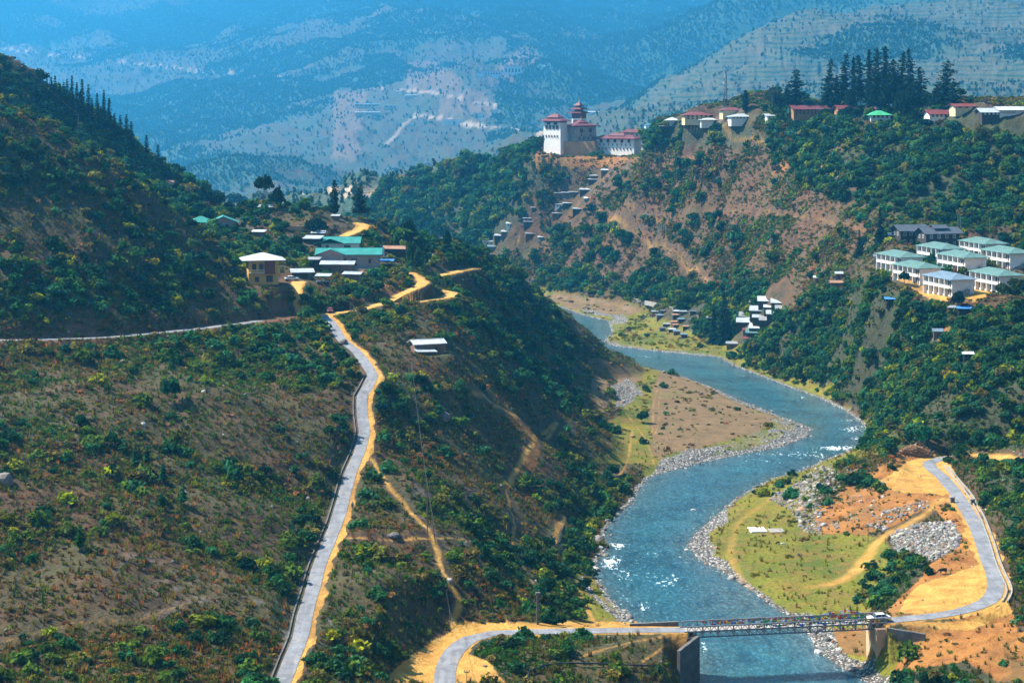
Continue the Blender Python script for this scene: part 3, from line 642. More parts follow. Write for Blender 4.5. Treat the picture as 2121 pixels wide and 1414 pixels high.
deep = t.mix(t.math('MULTIPLY', fl[1], 0.75), deep, t.mix(t.map(n2, 0.4, 0.65), (0.05, 0.06, 0.05), (0.13, 0.14, 0.13)))
deep = t.mix(t.math('MULTIPLY', t.map(n2, 0.50, 0.68), 0.6), deep, (0.10, 0.27, 0.33)); deep = t.mix(t.map(n1, 0.34, 0.50, 0.7, 0), deep, (0.004, 0.040, 0.075))  # light and dark ripple tones painted into the base colour for sky glints
fm = t.math('SUBTRACT', t.math('ADD', t.math('ADD', t.math('MULTIPLY', t.map(n1, 0.40, 0.68), 0.25), t.math('MULTIPLY', t.map(n2, 0.40, 0.66), 0.62)), t.math('MULTIPLY', fl[0], 0.66)), 0.88, True)
fm = t.math('MULTIPLY', fm, 4.5, True)
t.base(t.mix(fm, deep, (0.80, 0.88, 0.90)))
t.link(t.math('ADD', t.math('MULTIPLY', fm, 0.5), 0.10), t.p.inputs["Roughness"])
t.p.inputs["IOR"].default_value = 1.33; t.p.inputs["Specular IOR Level"].default_value = 0.5
t.bump(t.math('ADD', t.math('MULTIPLY', n1, 1.0), t.math('MULTIPLY', n2, 0.6)), 1.0, 0.8)
o.data.materials.append(t.m)

# ------------------------------------------------------------------ roads
def strip(name, pts, hw, mat, lift=0.03, offs=0.0, thick=0.0, uvar=0.0):
    """ribbon that follows a line of world points; given a thickness it becomes a solid kerb"""
    n = len(pts); P3 = np.array([(p[0], p[1], p[2]) for p in pts])
    T = np.gradient(P3[:, :2], axis=0); T /= np.linalg.norm(T, axis=1)[:, None] + 1e-9
    N = np.c_[T[:, 1], -T[:, 0]]
    v, f = [], []
    for i in range(n):
        wv = hw * (1 + uvar * math.sin(i * 1.3) * 0.5 + uvar * math.sin(i * 0.37) * 0.5)
        for s_ in (-1, 1):
            q = P3[i, :2] + N[i] * (offs + s_ * wv)
            v.append((q[0], q[1], P3[i, 2] + lift + thick))
            if thick: v.append((q[0], q[1], P3[i, 2] - 0.4))
    k = 4 if thick else 2
    for i in range(n - 1):
        a, b = i * k, (i + 1) * k
        if not thick: f.append((a, a + 1, b + 1, b))
        else: f += [(a, a + 2, b + 2, b), (a + 2, a + 3, b + 3, b + 2), (a + 1, a, b, b + 1)]
    if thick: f += [(0, 1, 3, 2), ((n - 1) * k, (n - 1) * k + 2, (n - 1) * k + 3, (n - 1) * k + 1)]
    me = bpy.data.meshes.new(name); me.from_pydata(v, [], f); me.update()
    o = bpy.data.objects.new(name, me); scene.collection.objects.link(o); me.materials.append(mat)
    return o
t = NT("asphalt")
a, b, c_ = t.noise(0.35, 4, 0.6), t.noise(3.0, 4, 0.7), t.noise(0.12, 4, 0.6)
col = t.mix(t.map(a, 0.35, 0.65), (0.150, 0.158, 0.185), (0.235, 0.24, 0.265)); col = t.mix(t.map(b, 0.5, 0.7, 0, 0.6), col, (0.38, 0.35, 0.31)); col = t.mix(t.map(c_, 0.55, 0.68, 0, 0.5), col, (0.34, 0.28, 0.22))
tr_ = t.noise(0.9, 3, 0.6, t.mapping((1.0, 0.08, 1.0))); col = t.mix(t.map(tr_, 0.45, 0.65, 0, 0.55), col, (0.13, 0.13, 0.145)); col = t.mix(t.map(t.noise(0.25, 2, 0.5, None, 1.5), 0.58, 0.6, 0, 0.6), col, (0.12, 0.12, 0.13))
t.base(col); t.bump(b, 0.3, 0.05); ASPHALT = t.m
for nm, pts, hw in (("contour_road", WA, 1.7), ("main_road", WB, 1.4), ("bridge_approach_road", WC, 1.9), ("terrace_road", WE, 1.85)):
    q = [(p[0], p[1], p[2]) for p in pts]
    if nm == "contour_road": q = q[:-6]
    o = strip(nm, q, hw, ASPHALT, 0.05, uvar=0.05); o['kind'] = 'structure'
t = NT("packed_earth"); a, b = t.noise(0.5, 4, 0.6), t.noise(2.5, 4, 0.7)
t.base(t.mix(t.map(b, 0.45, 0.7, 0, 0.6), t.mix(t.map(a, 0.35, 0.65), (0.42, 0.22, 0.045), (0.58, 0.34, 0.085)), (0.42, 0.25, 0.10))); EARTH = t.m
for v in WS.values():
    o = strip("dirt_track", v, 1.45, EARTH, 0.05, uvar=0.25); o['kind'] = 'structure'

# ------------------------------------------------------------------ haze: a closed box of thin even air round everything
def haze():
    x0, x1, y0, y1, z0, z1 = -8500, 8500, -60, 15500, HAZE_LOW, HAZE_TOP
    v = [(x0, y0, z0), (x1, y0, z0), (x1, y1, z0), (x0, y1, z0), (x0, y0, z1), (x1, y0, z1), (x1, y1, z1), (x0, y1, z1)]
    f = [(0, 3, 2, 1), (4, 5, 6, 7), (0, 1, 5, 4), (1, 2, 6, 5), (2, 3, 7, 6), (3, 0, 4, 7)]
    me = bpy.data.meshes.new("haze"); me.from_pydata(v, [], f)
    o = bpy.data.objects.new("haze", me); scene.collection.objects.link(o)
    o['kind'] = 'stuff'; o['label'] = 'pale blue haze filling the valley and veiling the far mountainside'; o['category'] = 'haze'
    m = bpy.data.materials.new("haze"); m.use_nodes = True; nt = m.node_tree
    nt.nodes.remove(nt.nodes["Principled BSDF"])
    pv = nt.nodes.new("ShaderNodeVolumePrincipled")
    pv.inputs["Color"].default_value = HAZE_COL; pv.inputs["Density"].default_value = HAZE_D; pv.inputs["Anisotropy"].default_value = HAZE_G
    nt.links.new(pv.outputs[0], nt.nodes["Material Output"].inputs["Volume"])
    me.materials.append(m)
HAZE_COL, HAZE_D, HAZE_G = (0.11, 0.60, 1.0, 1), 0.00016, 0.68
HAZE_LOW, HAZE_TOP = float(min(Z.min(), -3)) - 1.0, float(max(Z.max(), 200)) + 30.0
if not globals().get('NOHAZE'): haze()
# ground kept clear of plants where buildings stand: (world x, world y, radius)
CLEAR_W, CLEAR_T = [], []
for px_, py_, r_ in [(455,474,8),(546,588,8),(722,555,10),(703,520,8),(698,566,6),(728,586,4),(668,590,4),(815,527,5),(655,497,4),(645,506,4),(643,552,4),(534,489,4),(627,574,6),(604,582,5),(890,731,8),(760,556,7),(880,705,3),
                     (1850,556,9),(1890,580,9),(1935,538,9),(1982,557,9),(2025,528,9),(2075,548,9),(1952,605,9),(2055,600,9),(1893,505,8),(1953,511,9),(1872,590,5),(1910,600,6),(1940,615,6),(1893,945,7),(1583,1102,4),
                     (1125,300,5),(1150,304,8),(1200,304,12),(1215,318,10),(1260,322,9),(1290,322,9),(1570,645,9),(1595,655,9),(1560,670,9),(1590,640,9),(1400,665,12),(1430,665,10),(1385,685,9),(1420,690,9),(1370,655,6),
                     (1824,250,6),(2066,243,8),(1478,252,7),(1545,248,8),(1440,248,7)]:
    q_ = cast(px_, py_); CLEAR_W.append((q_.x, q_.y, r_))
for px_, r_ in [(1135, 16), (1165, 16), (1200, 17), (1235, 16), (1265, 16), (1295, 16), (1320, 14)]:
    CLEAR_T.append(((px_ - CX) / F * DZY, DZY - 14, r_)); CLEAR_W.append(((px_ - CX) / F * DZY, DZY + 5, r_ - 5))
for px_, py_, r_ in [(1254,361,5),(1230,374,5),(1213,401,6),(1158,408,5),(1173,407,5),(1188,406,5),(1213,419,3),(1166,430,6),(1197,441,5),(1155,450,5),(1095,464,6),(1056,471,5),(1048,488,5),(1036,496,6),(1016,508,8),(1022,519,7),(1100,492,6),
                     (1440,250,8),(1480,252,8),(1520,238,7),(1394,257,6),(1352,266,6),(1670,238,8),(1710,238,8),(1760,238,8),(1795,238,7),(1950,250,8),(1896,238,6),(1928,228,5),(2010,230,8),(2095,242,9),(1545,250,8),
                     (1545,672,8),(1612,652,8),(1566,692,7),(1735,597,6),(1943,700,5),(2006,747,4),(1848,632,5),(1998,652,5)]:
    q_ = cast(px_, py_); CLEAR_W.append((q_.x, q_.y - r_ * .5, r_))
for px_, py_, r_ in [(545,440,4),(571,440,4),(693,450,4),(745,462,5),(1500,716,5)]:
    q_ = cast(px_, py_); CLEAR_W.append((q_.x, q_.y, r_))
# ------------------------------------------------------------------ plants
def tag(o, label=None, cat=None, group=None, kind=None):
    if label: o['label'] = label
    if cat: o['category'] = cat
    if group: o['group'] = group
    if kind: o['kind'] = kind
    return o
def leaf_material(name, tint_from, back=0.35, spread=0.55):
    m = bpy.data.materials.new(name); m.use_nodes = True; nt = m.node_tree; n = nt.nodes
    n.remove(n["Principled BSDF"])
    if tint_from == 'instance':
        a = n.new("ShaderNodeAttribute"); a.attribute_name = 'tint'; a.attribute_type = 'INSTANCER'; col = a.outputs["Color"]
    else:
        a = n.new("ShaderNodeObjectInfo"); col = a.outputs["Color"]
    g = n.new("ShaderNodeNewGeometry")
    mr = n.new("ShaderNodeMapRange"); mr.inputs[3].default_value = 1 - spread; mr.inputs[4].default_value = 1 + spread * 1.25
    nt.links.new(g.outputs["Random Per Island"], mr.inputs[0])
    mx = n.new("ShaderNodeVectorMath"); mx.operation = 'SCALE'; nt.links.new(col, mx.inputs[0]); nt.links.new(mr.outputs[0], mx.inputs["Scale"])
    d = n.new("ShaderNodeBsdfDiffuse"); tr = n.new("ShaderNodeBsdfTranslucent"); ms = n.new("ShaderNodeMixShader")
    yl = n.new("ShaderNodeVectorMath"); yl.operation = 'MULTIPLY'; yl.inputs[1].default_value = (1.25, 1.2, 0.5); nt.links.new(mx.outputs[0], yl.inputs[0])
    nt.links.new(mx.outputs[0], d.inputs[0]); nt.links.new(yl.outputs[0], tr.inputs[0])
    ms.inputs[0].default_value = back
    nt.links.new(d.outputs[0], ms.inputs[1]); nt.links.new(tr.outputs[0], ms.inputs[2]); nt.links.new(ms.outputs[0], n["Material Output"].inputs[0])
    return m
LEAF_I, LEAF_O = leaf_material('leaf_mass', 'instance'), leaf_material('leaf', 'object')
BARK = simple('bark', (0.12, 0.09, 0.07), 0.95, 0.35, 3, streak=True)
def mesh_np(name, V, Fs, mat):
    me = bpy.data.meshes.new(name); me.from_pydata(V if isinstance(V, list) else V.tolist(), [], Fs if isinstance(Fs, list) else Fs.tolist()); me.update()
    me.materials.append(mat); return me
def quads(P, D1, D2):
    """quads centred on P spanned by half-vectors D1, D2"""
    n = len(P); V = np.stack([P - D1 - D2, P + D1 - D2, P + D1 + D2, P - D1 + D2], 1).reshape(-1, 3)
    return V, np.arange(4 * n).reshape(n, 4)
def rand_dirs(r, n):
    v = r.normal(size=(n, 3)); return v / np.linalg.norm(v, axis=1)[:, None]
def leafy(seed, n, size, w=1.0, h=0.8, clumps=9, base=0.25, open_=0.35, csize=1.0):
    """crown of unit radius: leaf sprays gathered round clump centres, with gaps between the clumps"""
    r = np.random.default_rng(seed)
    c = rand_dirs(r, clumps) * (r.uniform(0.35, 1 - open_ * 0.4, clumps) ** 0.6)[:, None] * 0.72
    c[:, 2] = np.abs(c[:, 2]) * 0.9 + r.uniform(-0.1, 0.1, clumps)
    cr = r.uniform(0.26, 0.48, clumps) * csize
    k = r.integers(0, clumps, n)
    d = rand_dirs(r, n); d[:, 2] = d[:, 2] * 0.85 + 0.12
    p = c[k] + d * (cr[k] * r.uniform(0.55, 1.05, n) ** 0.5)[:, None]
    p[:, 0] *= w; p[:, 1] *= w; p[:, 2] = p[:, 2] * h + base
    p = p[p[:, 2] > 0.02]; n = len(p); d = d[:n]
    a = rand_dirs(r, n); nrm = d + 0.7 * rand_dirs(r, n) + np.array([0, 0, 0.35]); nrm /= np.linalg.norm(nrm, axis=1)[:, None]
    t1 = np.cross(nrm, a); t1 /= np.linalg.norm(t1, axis=1)[:, None] + 1e-9; t2 = np.cross(nrm, t1)
    s = (size * r.uniform(0.6, 1.35, n))[:, None]
    return quads(p, t1 * s, t2 * s * 0.62)
def tuft(seed, n=16, lean=0.45):
    r = np.random.default_rng(seed); V, Fs = [], []
    for i in range(n):
        a = r.uniform(0, 2 * math.pi); q = r.uniform(0, 0.28); l = r.uniform(0.6, 1.15); k = r.uniform(0.05, lean)
        bx, by = q * math.cos(a), q * math.sin(a); wx, wy = -math.sin(a) * 0.075, math.cos(a) * 0.075
        tx, ty = bx + math.cos(a) * k * l, by + math.sin(a) * k * l
        b = len(V); V += [(bx - wx, by - wy, 0), (bx + wx, by + wy, 0), (tx, ty, l)]; Fs.append((b, b + 1, b + 2))
    return V, Fs
def trunk_mesh(seed, h, r0, lean=0.05, limbs=5, mat=None, top=0.15, limb_len=0.35):
    r = np.random.default_rng(seed); V, Fs = [], []
    def tube(p, q, ra, rb, sides=6):
        p, q = Vector(p), Vector(q); ax = (q - p).normalized(); s = ax.orthogonal().normalized(); t_ = ax.cross(s); b = len(V)
        for c, rr in ((p, ra), (q, rb)):
            for i in range(sides):
                an = 2 * math.pi * i / sides; V.append(tuple(c + s * math.cos(an) * rr + t_ * math.sin(an) * rr))
        for i in range(sides): Fs.append((b + i, b + (i + 1) % sides, b + sides + (i + 1) % sides, b + sides + i))
    pts = [Vector((0, 0, -0.3))]
    for i in range(1, 6): pts.append(Vector((lean * h * (i / 5) ** 1.5 + r.normal() * 0.012 * h, r.normal() * 0.012 * h, h * i / 5)))
    for i in range(5): tube(pts[i], pts[i + 1], r0 * (1 - i / 5 * (1 - top)), r0 * (1 - (i + 1) / 5 * (1 - top)))
    for k in range(limbs):
        z = r.uniform(0.4, 0.95); i = min(4, int(z * 5)); p = pts[i].lerp(pts[i + 1], z * 5 - i); a = 2 * math.pi * (k / limbs + r.uniform(0, 0.15)); L = limb_len * h * r.uniform(0.6, 1.1)
        q = p + Vector((math.cos(a) * L, math.sin(a) * L, L * r.uniform(0.25, 0.8))); tube(p, q, r0 * 0.4, r0 * 0.1, 5)
    return mesh_np('trunk', V, Fs, mat or BARK)
def conifer_crown(seed, h, w, z0, layers, taper=1.0, gap=0.0, droop=0.35, leaf=0.22, mat=None, ragged=0.25, dens=1.0):
    """whorls of drooping boughs clad with needle sprays"""
    r = np.random.default_rng(seed); Ps, A, B = [], [], []
    for L in range(layers):
        f = L / (layers - 1); z = z0 + (h - z0) * f
        rad = w * ((1 - f) ** taper * (1 - ragged) + 0.05) * r.uniform(1 - ragged, 1 + ragged * 0.6)
        nb = max(5, int((7 + 4 * (1 - f)) * dens))
        a0 = r.uniform(0, 6.28)
        for b in range(nb):
            if r.random() < gap: continue
            a = a0 + 2 * math.pi * b / nb + r.uniform(-0.25, 0.25); ln = rad * r.uniform(0.6, 1.15)
            m = max(2, int(ln / leaf * 0.9))
            for j in range(m):
                s = (j + r.uniform(0.2, 1)) / m
                Ps.append((math.cos(a) * ln * s, math.sin(a) * ln * s, z - droop * ln * s * s + r.normal() * 0.05 * leaf + (0.12 * ln if s > .8 else 0)))
                da = Vector((math.cos(a + r.normal() * 0.5), math.sin(a + r.normal() * 0.5), -droop * s + r.normal() * 0.3)).normalized()
                db = da.cross(Vector((r.normal() * 0.6, r.normal() * 0.6, 1))).normalized()
                sc = leaf * r.uniform(0.7, 1.3) * (0.7 + 0.5 * (1 - f))
                A.append(tuple(da * sc * 1.15)); B.append(tuple(db * sc * 0.6))
    V, Q = quads(np.array(Ps), np.array(A), np.array(B))
    return mesh_np('crown', V, Q, mat or LEAF_O)

def cells(dens, r):
    """random points on the ground, dens = expected number per square metre on the grid"""
    area = (X[:-1, 1:] - X[:-1, :-1]) * (Y[1:, :-1] - Y[:-1, :-1])
    lam = dens[:-1, :-1] * area
    n = r.poisson(np.clip(lam, 0, 50)); j, i = np.nonzero(n); c = n[j, i]; j, i = np.repeat(j, c), np.repeat(i, c)
    t, s = r.random(len(j)), r.random(len(j))
    u = us[i] * (1 - t) + us[i + 1] * t; y = np.exp(lr[j] * (1 - s) + lr[j + 1] * s); x = u * y
    z = (Z[j, i] * (1 - t) + Z[j, i + 1] * t) * (1 - s) + (Z[j + 1, i] * (1 - t) + Z[j + 1, i + 1] * t) * s
    return np.stack([x, y, z], 1), j, i
def scatter(name, protos, pts, scl, tint, label, cat, seed=1, tilt=0.12, zscl=None):
    r = np.random.default_rng(seed); n = len(pts)
    coll = bpy.data.collections.new(name + '_source')
    for k, me in enumerate(protos): coll.objects.link(bpy.data.objects.new(f"{name}_source_{k:02d}", me))
    me = bpy.data.meshes.new(name); me.vertices.add(n); me.vertices.foreach_set('co', pts.astype(np.float32).ravel())
    def at(nm, ty, data, key='value'):
        a = me.attributes.new(nm, ty, 'POINT'); a.data.foreach_set(key, np.ascontiguousarray(data).ravel())
    rot = np.stack([r.normal(0, tilt, n), r.normal(0, tilt, n), r.uniform(0, 6.283, n)], 1).astype(np.float32)
    zs = np.ones(n) if zscl is None else zscl
    at('rot', 'FLOAT_VECTOR', rot, 'vector'); at('scl', 'FLOAT_VECTOR', np.stack([scl, scl, scl * zs], 1).astype(np.float32), 'vector')
    at('tint', 'FLOAT_COLOR', np.c_[tint, np.ones(n)].astype(np.float32), 'color'); at('pick', 'INT', r.integers(0, len(protos), n).astype(np.int32))
    ob = bpy.data.objects.new(name, me); scene.collection.objects.link(ob)
    g = bpy.data.node_groups.new(name, 'GeometryNodeTree')
    g.interface.new_socket('Geometry', in_out='INPUT', socket_type='NodeSocketGeometry'); g.interface.new_socket('Geometry', in_out='OUTPUT', socket_type='NodeSocketGeometry')
    N = g.nodes; gi, go = N.new('NodeGroupInput'), N.new('NodeGroupOutput')
    ci = N.new('GeometryNodeCollectionInfo'); ci.inputs['Collection'].default_value = coll; ci.inputs['Separate Children'].default_value = True; ci.inputs['Reset Children'].default_value = True
    iop = N.new('GeometryNodeInstanceOnPoints'); iop.inputs['Pick Instance'].default_value = True
    def na(nm, ty):
        a = N.new('GeometryNodeInputNamedAttribute'); a.data_type = ty; a.inputs['Name'].default_value = nm; return a.outputs['Attribute']
    e2r = N.new('FunctionNodeEulerToRotation')
    L = g.links.new
    L(gi.outputs[0], iop.inputs['Points']); L(ci.outputs[0], iop.inputs['Instance']); L(na('pick', 'INT'), iop.inputs['Instance Index'])
    L(na('rot', 'FLOAT_VECTOR'), e2r.inputs[0]); L(e2r.outputs[0], iop.inputs['Rotation']); L(na('scl', 'FLOAT_VECTOR'), iop.inputs['Scale']); L(iop.outputs[0], go.inputs[0])
    md = ob.modifiers.new('scatter', 'NODES'); md.node_group = g
    return tag(ob, label, cat, kind='stuff')
def palette(r, n, cols, weights, jit=0.18):
    k = r.choice(len(cols), n, p=np.array(weights) / sum(weights)); c = np.array(cols)[k]
    return np.clip(c * (1 + r.normal(0, jit, (n, 1))) * (1 + r.normal(0, 0.06, (n, 3))), 0.002, 0.9)

open_ground = (rdist > 0.9) * (rd > 1.2) * (Zs['sand'] < 0.45) * (Zs['gravel'] < 0.5)
open_ground = open_ground * (1 - 0.9 * trail_w)
for (bx, by, br) in CLEAR_W: open_ground = open_ground * (np.hypot(X - bx, Y - by) > br)
gu_ = np.gradient(Z, axis=1) / np.gradient(X, axis=1); gy_ = np.gradient(Z, axis=0) / np.gradient(Y, axis=0)
steep = np.clip(np.sqrt(1 + gu_ ** 2 + (gy_ - gu_ * U) ** 2), 1, 2.0)
seen = steep * np.where(VIS, 1.0, 0.22) * (YO > 255) * (PX > -800) * (PX < 2900)
wood = Zs['wood']; grassy = Zs['grass']; dirt = np.maximum(Zs['dirt'], Zs['brown'])
clump = smooth(-0.16, 0.34, fbm(X, Y, 24, 3) + 0.5 * fbm(X + 500, Y, 7, 2))
RG = np.random.default_rng(11)
# --- dry grass and low brush
def cover_tint(r, pts, j, i):
    n = len(pts)
    c = palette(r, n, [(0.19, 0.10, 0.045), (0.13, 0.13, 0.035), (0.075, 0.05, 0.030), (0.33, 0.15, 0.06), (0.040, 0.085, 0.020), (0.14, 0.165, 0.028)], [15, 26, 17, 3, 30, 15])
    patch = fbm(pts[:, 0] + 77, pts[:, 1], 30, 3)[:, None]
    c = np.where(patch > 0.12, c * np.array([0.75, 1.05, 0.75]), c); c = np.where(patch < -0.2, c * np.array([1.15, 0.92, 0.85]), c)
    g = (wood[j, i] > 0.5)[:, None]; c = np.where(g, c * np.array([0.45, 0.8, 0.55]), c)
    gr = (grassy[j, i] > 0.5)[:, None]; c = np.where(gr, palette(r, n, [(0.12, 0.15, 0.02), (0.24, 0.22, 0.03), (0.2, 0.12, 0.04)], [4, 3, 2]), c)
    return c
dens = seen * open_ground * np.interp(YO, [250, 480, 700, 720], [1.05, 0.8, 0.45, 0]) * (1 - 0.85 * grassy) * (1 - 0.85 * dirt) * (0.55 + 0.6 * clump)
pts, j, i = cells(dens, RG)
protos = [mesh_np('tuft', *tuft(s, 15 + s), LEAF_I) for s in range(5)]
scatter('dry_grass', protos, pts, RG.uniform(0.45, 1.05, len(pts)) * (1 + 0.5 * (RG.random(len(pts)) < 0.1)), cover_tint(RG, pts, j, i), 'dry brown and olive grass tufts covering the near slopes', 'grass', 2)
low = [mesh_np('low_brush', *leafy(40 + s, 46, 0.17, 1.0, 0.6, 6, 0.12), LEAF_I) for s in range(5)]
dens = seen * open_ground * np.interp(YO, [250, 520, 700, 1300, 2300, 2310], [0.95, 0.90, 0.90, 1.3, 0.4, 0]) * (1 - 0.93 * grassy) * (1 - 0.8 * Zs['brown']) * (1 - 0.85 * dirt) * (0.22 + 1.1 * clump)
pts, j, i = cells(dens, RG)
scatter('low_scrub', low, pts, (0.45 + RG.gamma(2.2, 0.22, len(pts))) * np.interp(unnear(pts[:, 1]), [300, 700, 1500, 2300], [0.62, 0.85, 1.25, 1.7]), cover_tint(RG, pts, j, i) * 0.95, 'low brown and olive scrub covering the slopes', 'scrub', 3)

# --- bushes: the 300 that show largest are single objects, the rest one mass
bush_me = [leafy(60 + s, 150, 0.15, 1.0, 0.85, 9, 0.15) for s in range(6)]
bushI = [mesh_np('bush', *b, LEAF_I) for b in bush_me]; bushO = [mesh_np('bush', *b, LEAF_O) for b in bush_me]
dens = seen * open_ground * (np.interp(YO, [250, 700, 1200, 2300], [0.085, 0.085, 0.060, 0.030]) * clump + 0.11 * wood * (0.5 + clump)) * (YO < 2290) * (1 - 0.9 * grassy * (1 - wood)) * (1 - 0.7 * dirt) * (1 - 0.9 * Zs['brown']) * (dA > 5) * (dB > 4.2) * np.where((YO > 1150) & (YO < 1750) & (wood < 0.5), 0.28, 1) * np.where((PX > 790) & (PX < 1260) & (PYv > 620) & (Y < 950), 0.62, 1)
spots = [(PX > 620) & (PX < 740) & (PYv > 655) & (PYv < 800), (PX > 780) & (PX < 1000) & (PYv > 780) & (PYv < 880), (PX > 1160) & (PX < 1290) & (PYv > 1020) & (PYv < 1200) , (PX < 330) & (PYv < 420) & (PYv > 230), (PX < 560) & (PYv > 520) & (PYv < 650),
         (PX > 600) & (PX < 850) & (PYv > 590) & (PYv < 640)]
for s_ in spots: dens = dens + 0.05 * s_ * open_ground * (YO < 900)
dens = dens + 0.06 * (PX > 740) * (PX < 960) * (PYv > 1150) * (PYv < 1300) * open_ground
dens = dens + 0.13 * (sB < 0) * (dB > 3.4) * (dB < 7.5) * smooth(-.2, .25, fbm(X, Y, 11, 2)) * seen
dens = dens * np.where((PX < 560) & (PYv > 720), 0.7, 1)
pts, j, i = cells(dens, RG); n = len(pts)
rad = RG.gamma(3.2, 0.36, n) * np.interp(unnear(pts[:, 1]), [300, 900, 2000], [1.0, 1.35, 2.0]) + 0.35
rad = np.minimum(rad, np.interp(unnear(pts[:, 1]), [300, 900, 2000], [2.8, 3.2, 4.5]))
green = palette(RG, n, [(0.028, 0.095, 0.036), (0.080, 0.135, 0.022), (0.014, 0.050, 0.024), (0.21, 0.24, 0.016), (0.15, 0.13, 0.03), (0.035, 0.135, 0.055)], [25, 25, 17, 8, 11, 14])
px, py = CX + pts[:, 0] / pts[:, 1] * F, HOR + (H - pts[:, 2]) * F / pts[:, 1]
vis = VIS[j, i] & (px > 5) & (px < 2116) & (py > 20) & (py < 1405)
appear = np.where(vis, rad / pts[:, 1], 0)
top = np.argsort(-appear)[:290]; rest = np.ones(n, bool); rest[top] = False
scatter('shrubbery', bushI, pts[rest], rad[rest], green[rest], 'green bushes massed over the slopes and ravines', 'shrubbery', 4)
def tone(c):
    if c[0] > 0.16: return 'yellow-green'
    if c[0] > 0.10: return 'olive brown'
    if c[1] > 0.115: return 'bright green'
    if c[1] < 0.055: return 'dark green'
    return 'green'
MARKS = [(885,1060,'twin-legged pole'),(890,720,'lone tin-roofed shack'),(1238,1110,'huge dark boulder'),(1953,1183,'black cow'),(1896,935,'timber heap'),(1410,1330,'left bridge abutment'),(1850,1320,'right bridge abutment'),(650,650,'road junction'),(795,780,'tip of the road bend'),
  (546,560,'yellow house'),(1114,1260,'concrete pipe pillar'),(722,540,'long teal-roofed house'),(460,460,'teal hip-roofed house'),(162,260,'T-shaped pole'),(918,850,'dark outcrop'),(380,1020,'small bright pine'),(165,1110,'young yellow-green pine'),(10,1000,'brown cliff block'),(350,800,'teal-green shrub tree'),
  (230,905,'bushy green pine'),(940,1270,'long footpath foot'),(1100,930,'looping footpath'),(970,1385,'bridge approach curve'),(1985,620,'bluish-roofed row house'),(1500,670,'tall riverside conifer'),(1580,650,'silvery tin shacks'),(1790,890,'outer bend of the river'),(1735,590,'pink-roofed hut'),
  (2006,740,'white-roofed pole shelter'),(1943,697,'pale blue-roofed hut'),(2060,1170,'terrace road curve'),(1900,1120,'grey gravel heap'),(1583,1100,'white slab'),(2000,1010,'small concrete markers'),(1310,905,'rusty rock by the sand bar'),(700,1370,'large bush by the lower main road'),(568,1185,'dark round bush by the drain'),
  (745,430,'round-topped conifer'),(1060,580,'dark spur pole'),(870,575,'hairpin of the sand road'),(1893,490,'dark timber houses'),(1700,320,'landslip scar'),(60,150,'distant small T-shaped pole'),(712,712,'rock at the upper road bend'),(1200,720,'tip of the dark spur'),(60,690,'left end of the contour road'),(330,690,'middle of the contour road'),
  (40,1350,'slope corner'),(300,1290,'faint trail low down'),(2090,1340,'orange cut bank'),(2121,800,'green hillside edge'),(1860,1210,'dense bush strip')]
def near_mark(x, y): return min(MARKS, key=lambda m: (m[0] - x) ** 2 + (m[1] - y) ** 2)[2]
def side_of(x, y):
    q = min(MARKS, key=lambda m: (m[0] - x) ** 2 + (m[1] - y) ** 2); dx, dy = x - q[0], y - q[1]; d = math.hypot(dx, dy)
    v = 'above' if dy < 0 else 'below'; h_ = 'right of' if dx > 0 else 'left of'
    if abs(dx) > 2.2 * abs(dy): w_ = h_
    elif abs(dy) > 2.2 * abs(dx): w_ = v
    else: w_ = v + ' and ' + h_
    return ('close ' if d < 40 else '' if d < 90 else 'far ') + w_.replace(' and ', ' ').replace('above left', 'upper left').replace('above right', 'upper right').replace('below left', 'lower left').replace('below right', 'lower right') + ' the ' + q[2]
def where(x, y):
    if x < 660 and y < 680: return 'on the dark hill above the thin contour road'
    if x < 700 and y >= 680 and x < 770 - (y - 750) * 0.27: return 'on the brown slope left of the grey main road'
    if x < 1320: return 'on the scrubby slope between the main road and the river'
    if y < 900: return 'on the green hillside beneath the white row houses'
    if x < 1990 and y < 1285: return 'on the river terrace inside the bend of the road'
    return 'beside the terrace road near the bridge'
for k in top:
    o = bpy.data.objects.new('bush', bushO[int(RG.integers(0, 6))]); scene.collection.objects.link(o)
    o.location = pts[k]; s = float(rad[k]); o.scale = (s, s, s * float(RG.uniform(0.8, 1.15))); o.rotation_euler = (0, 0, float(RG.uniform(0, 6.28)))
    o.color = (*[float(v) for v in green[k]], 1)
    w_ = where(px[k], py[k]); tn = tone(green[k])
    sz_ = 'big' if rad[k] > 2.2 else 'small' if rad[k] < 1.4 else 'mid-sized'
    sz_ = 'big' if rad[k] > 2.6 else 'small' if rad[k] < 1.7 else 'mid-sized'
    tag(o, f"{sz_} {tn} bush {side_of(px[k], py[k])}", 'bush', f"bushes around the {near_mark(px[k], py[k])}")

# --- broadleaf trees of the wooded slopes
tree_par = [(81, 260, 0.125, 1.0, 0.85, 12), (82, 260, 0.125, 0.85, 1.05, 11), (83, 260, 0.12, 1.1, 0.7, 13), (84, 240, 0.13, 0.9, 0.95, 9)]
crowns = [leafy(s, n_, sz, w_, h_, c_, 0.55) for s, n_, sz, w_, h_, c_ in tree_par]
treeI = [mesh_np('tree', *c, LEAF_I) for c in crowns]
treeO = [mesh_np('crown', *c, LEAF_O) for c in crowns]; treeT = [trunk_mesh(90 + q, 0.8, 0.055, 0.05, 5, limb_len=0.4) for q in range(4)]
dens = seen * open_ground * (0.085 * wood * (0.5 + clump) + 0.0022 * clump) * (YO < 2290) * (YO > 430) * (1 - 0.95 * grassy * (1 - wood)) * (1 - 0.8 * dirt)
for s_ in spots[3:5]: dens = dens + 0.012 * s_ * open_ground * (YO < 900)
for (bx, by, br) in CLEAR_T: dens = dens * (np.hypot(X - bx, Y - by) > br)
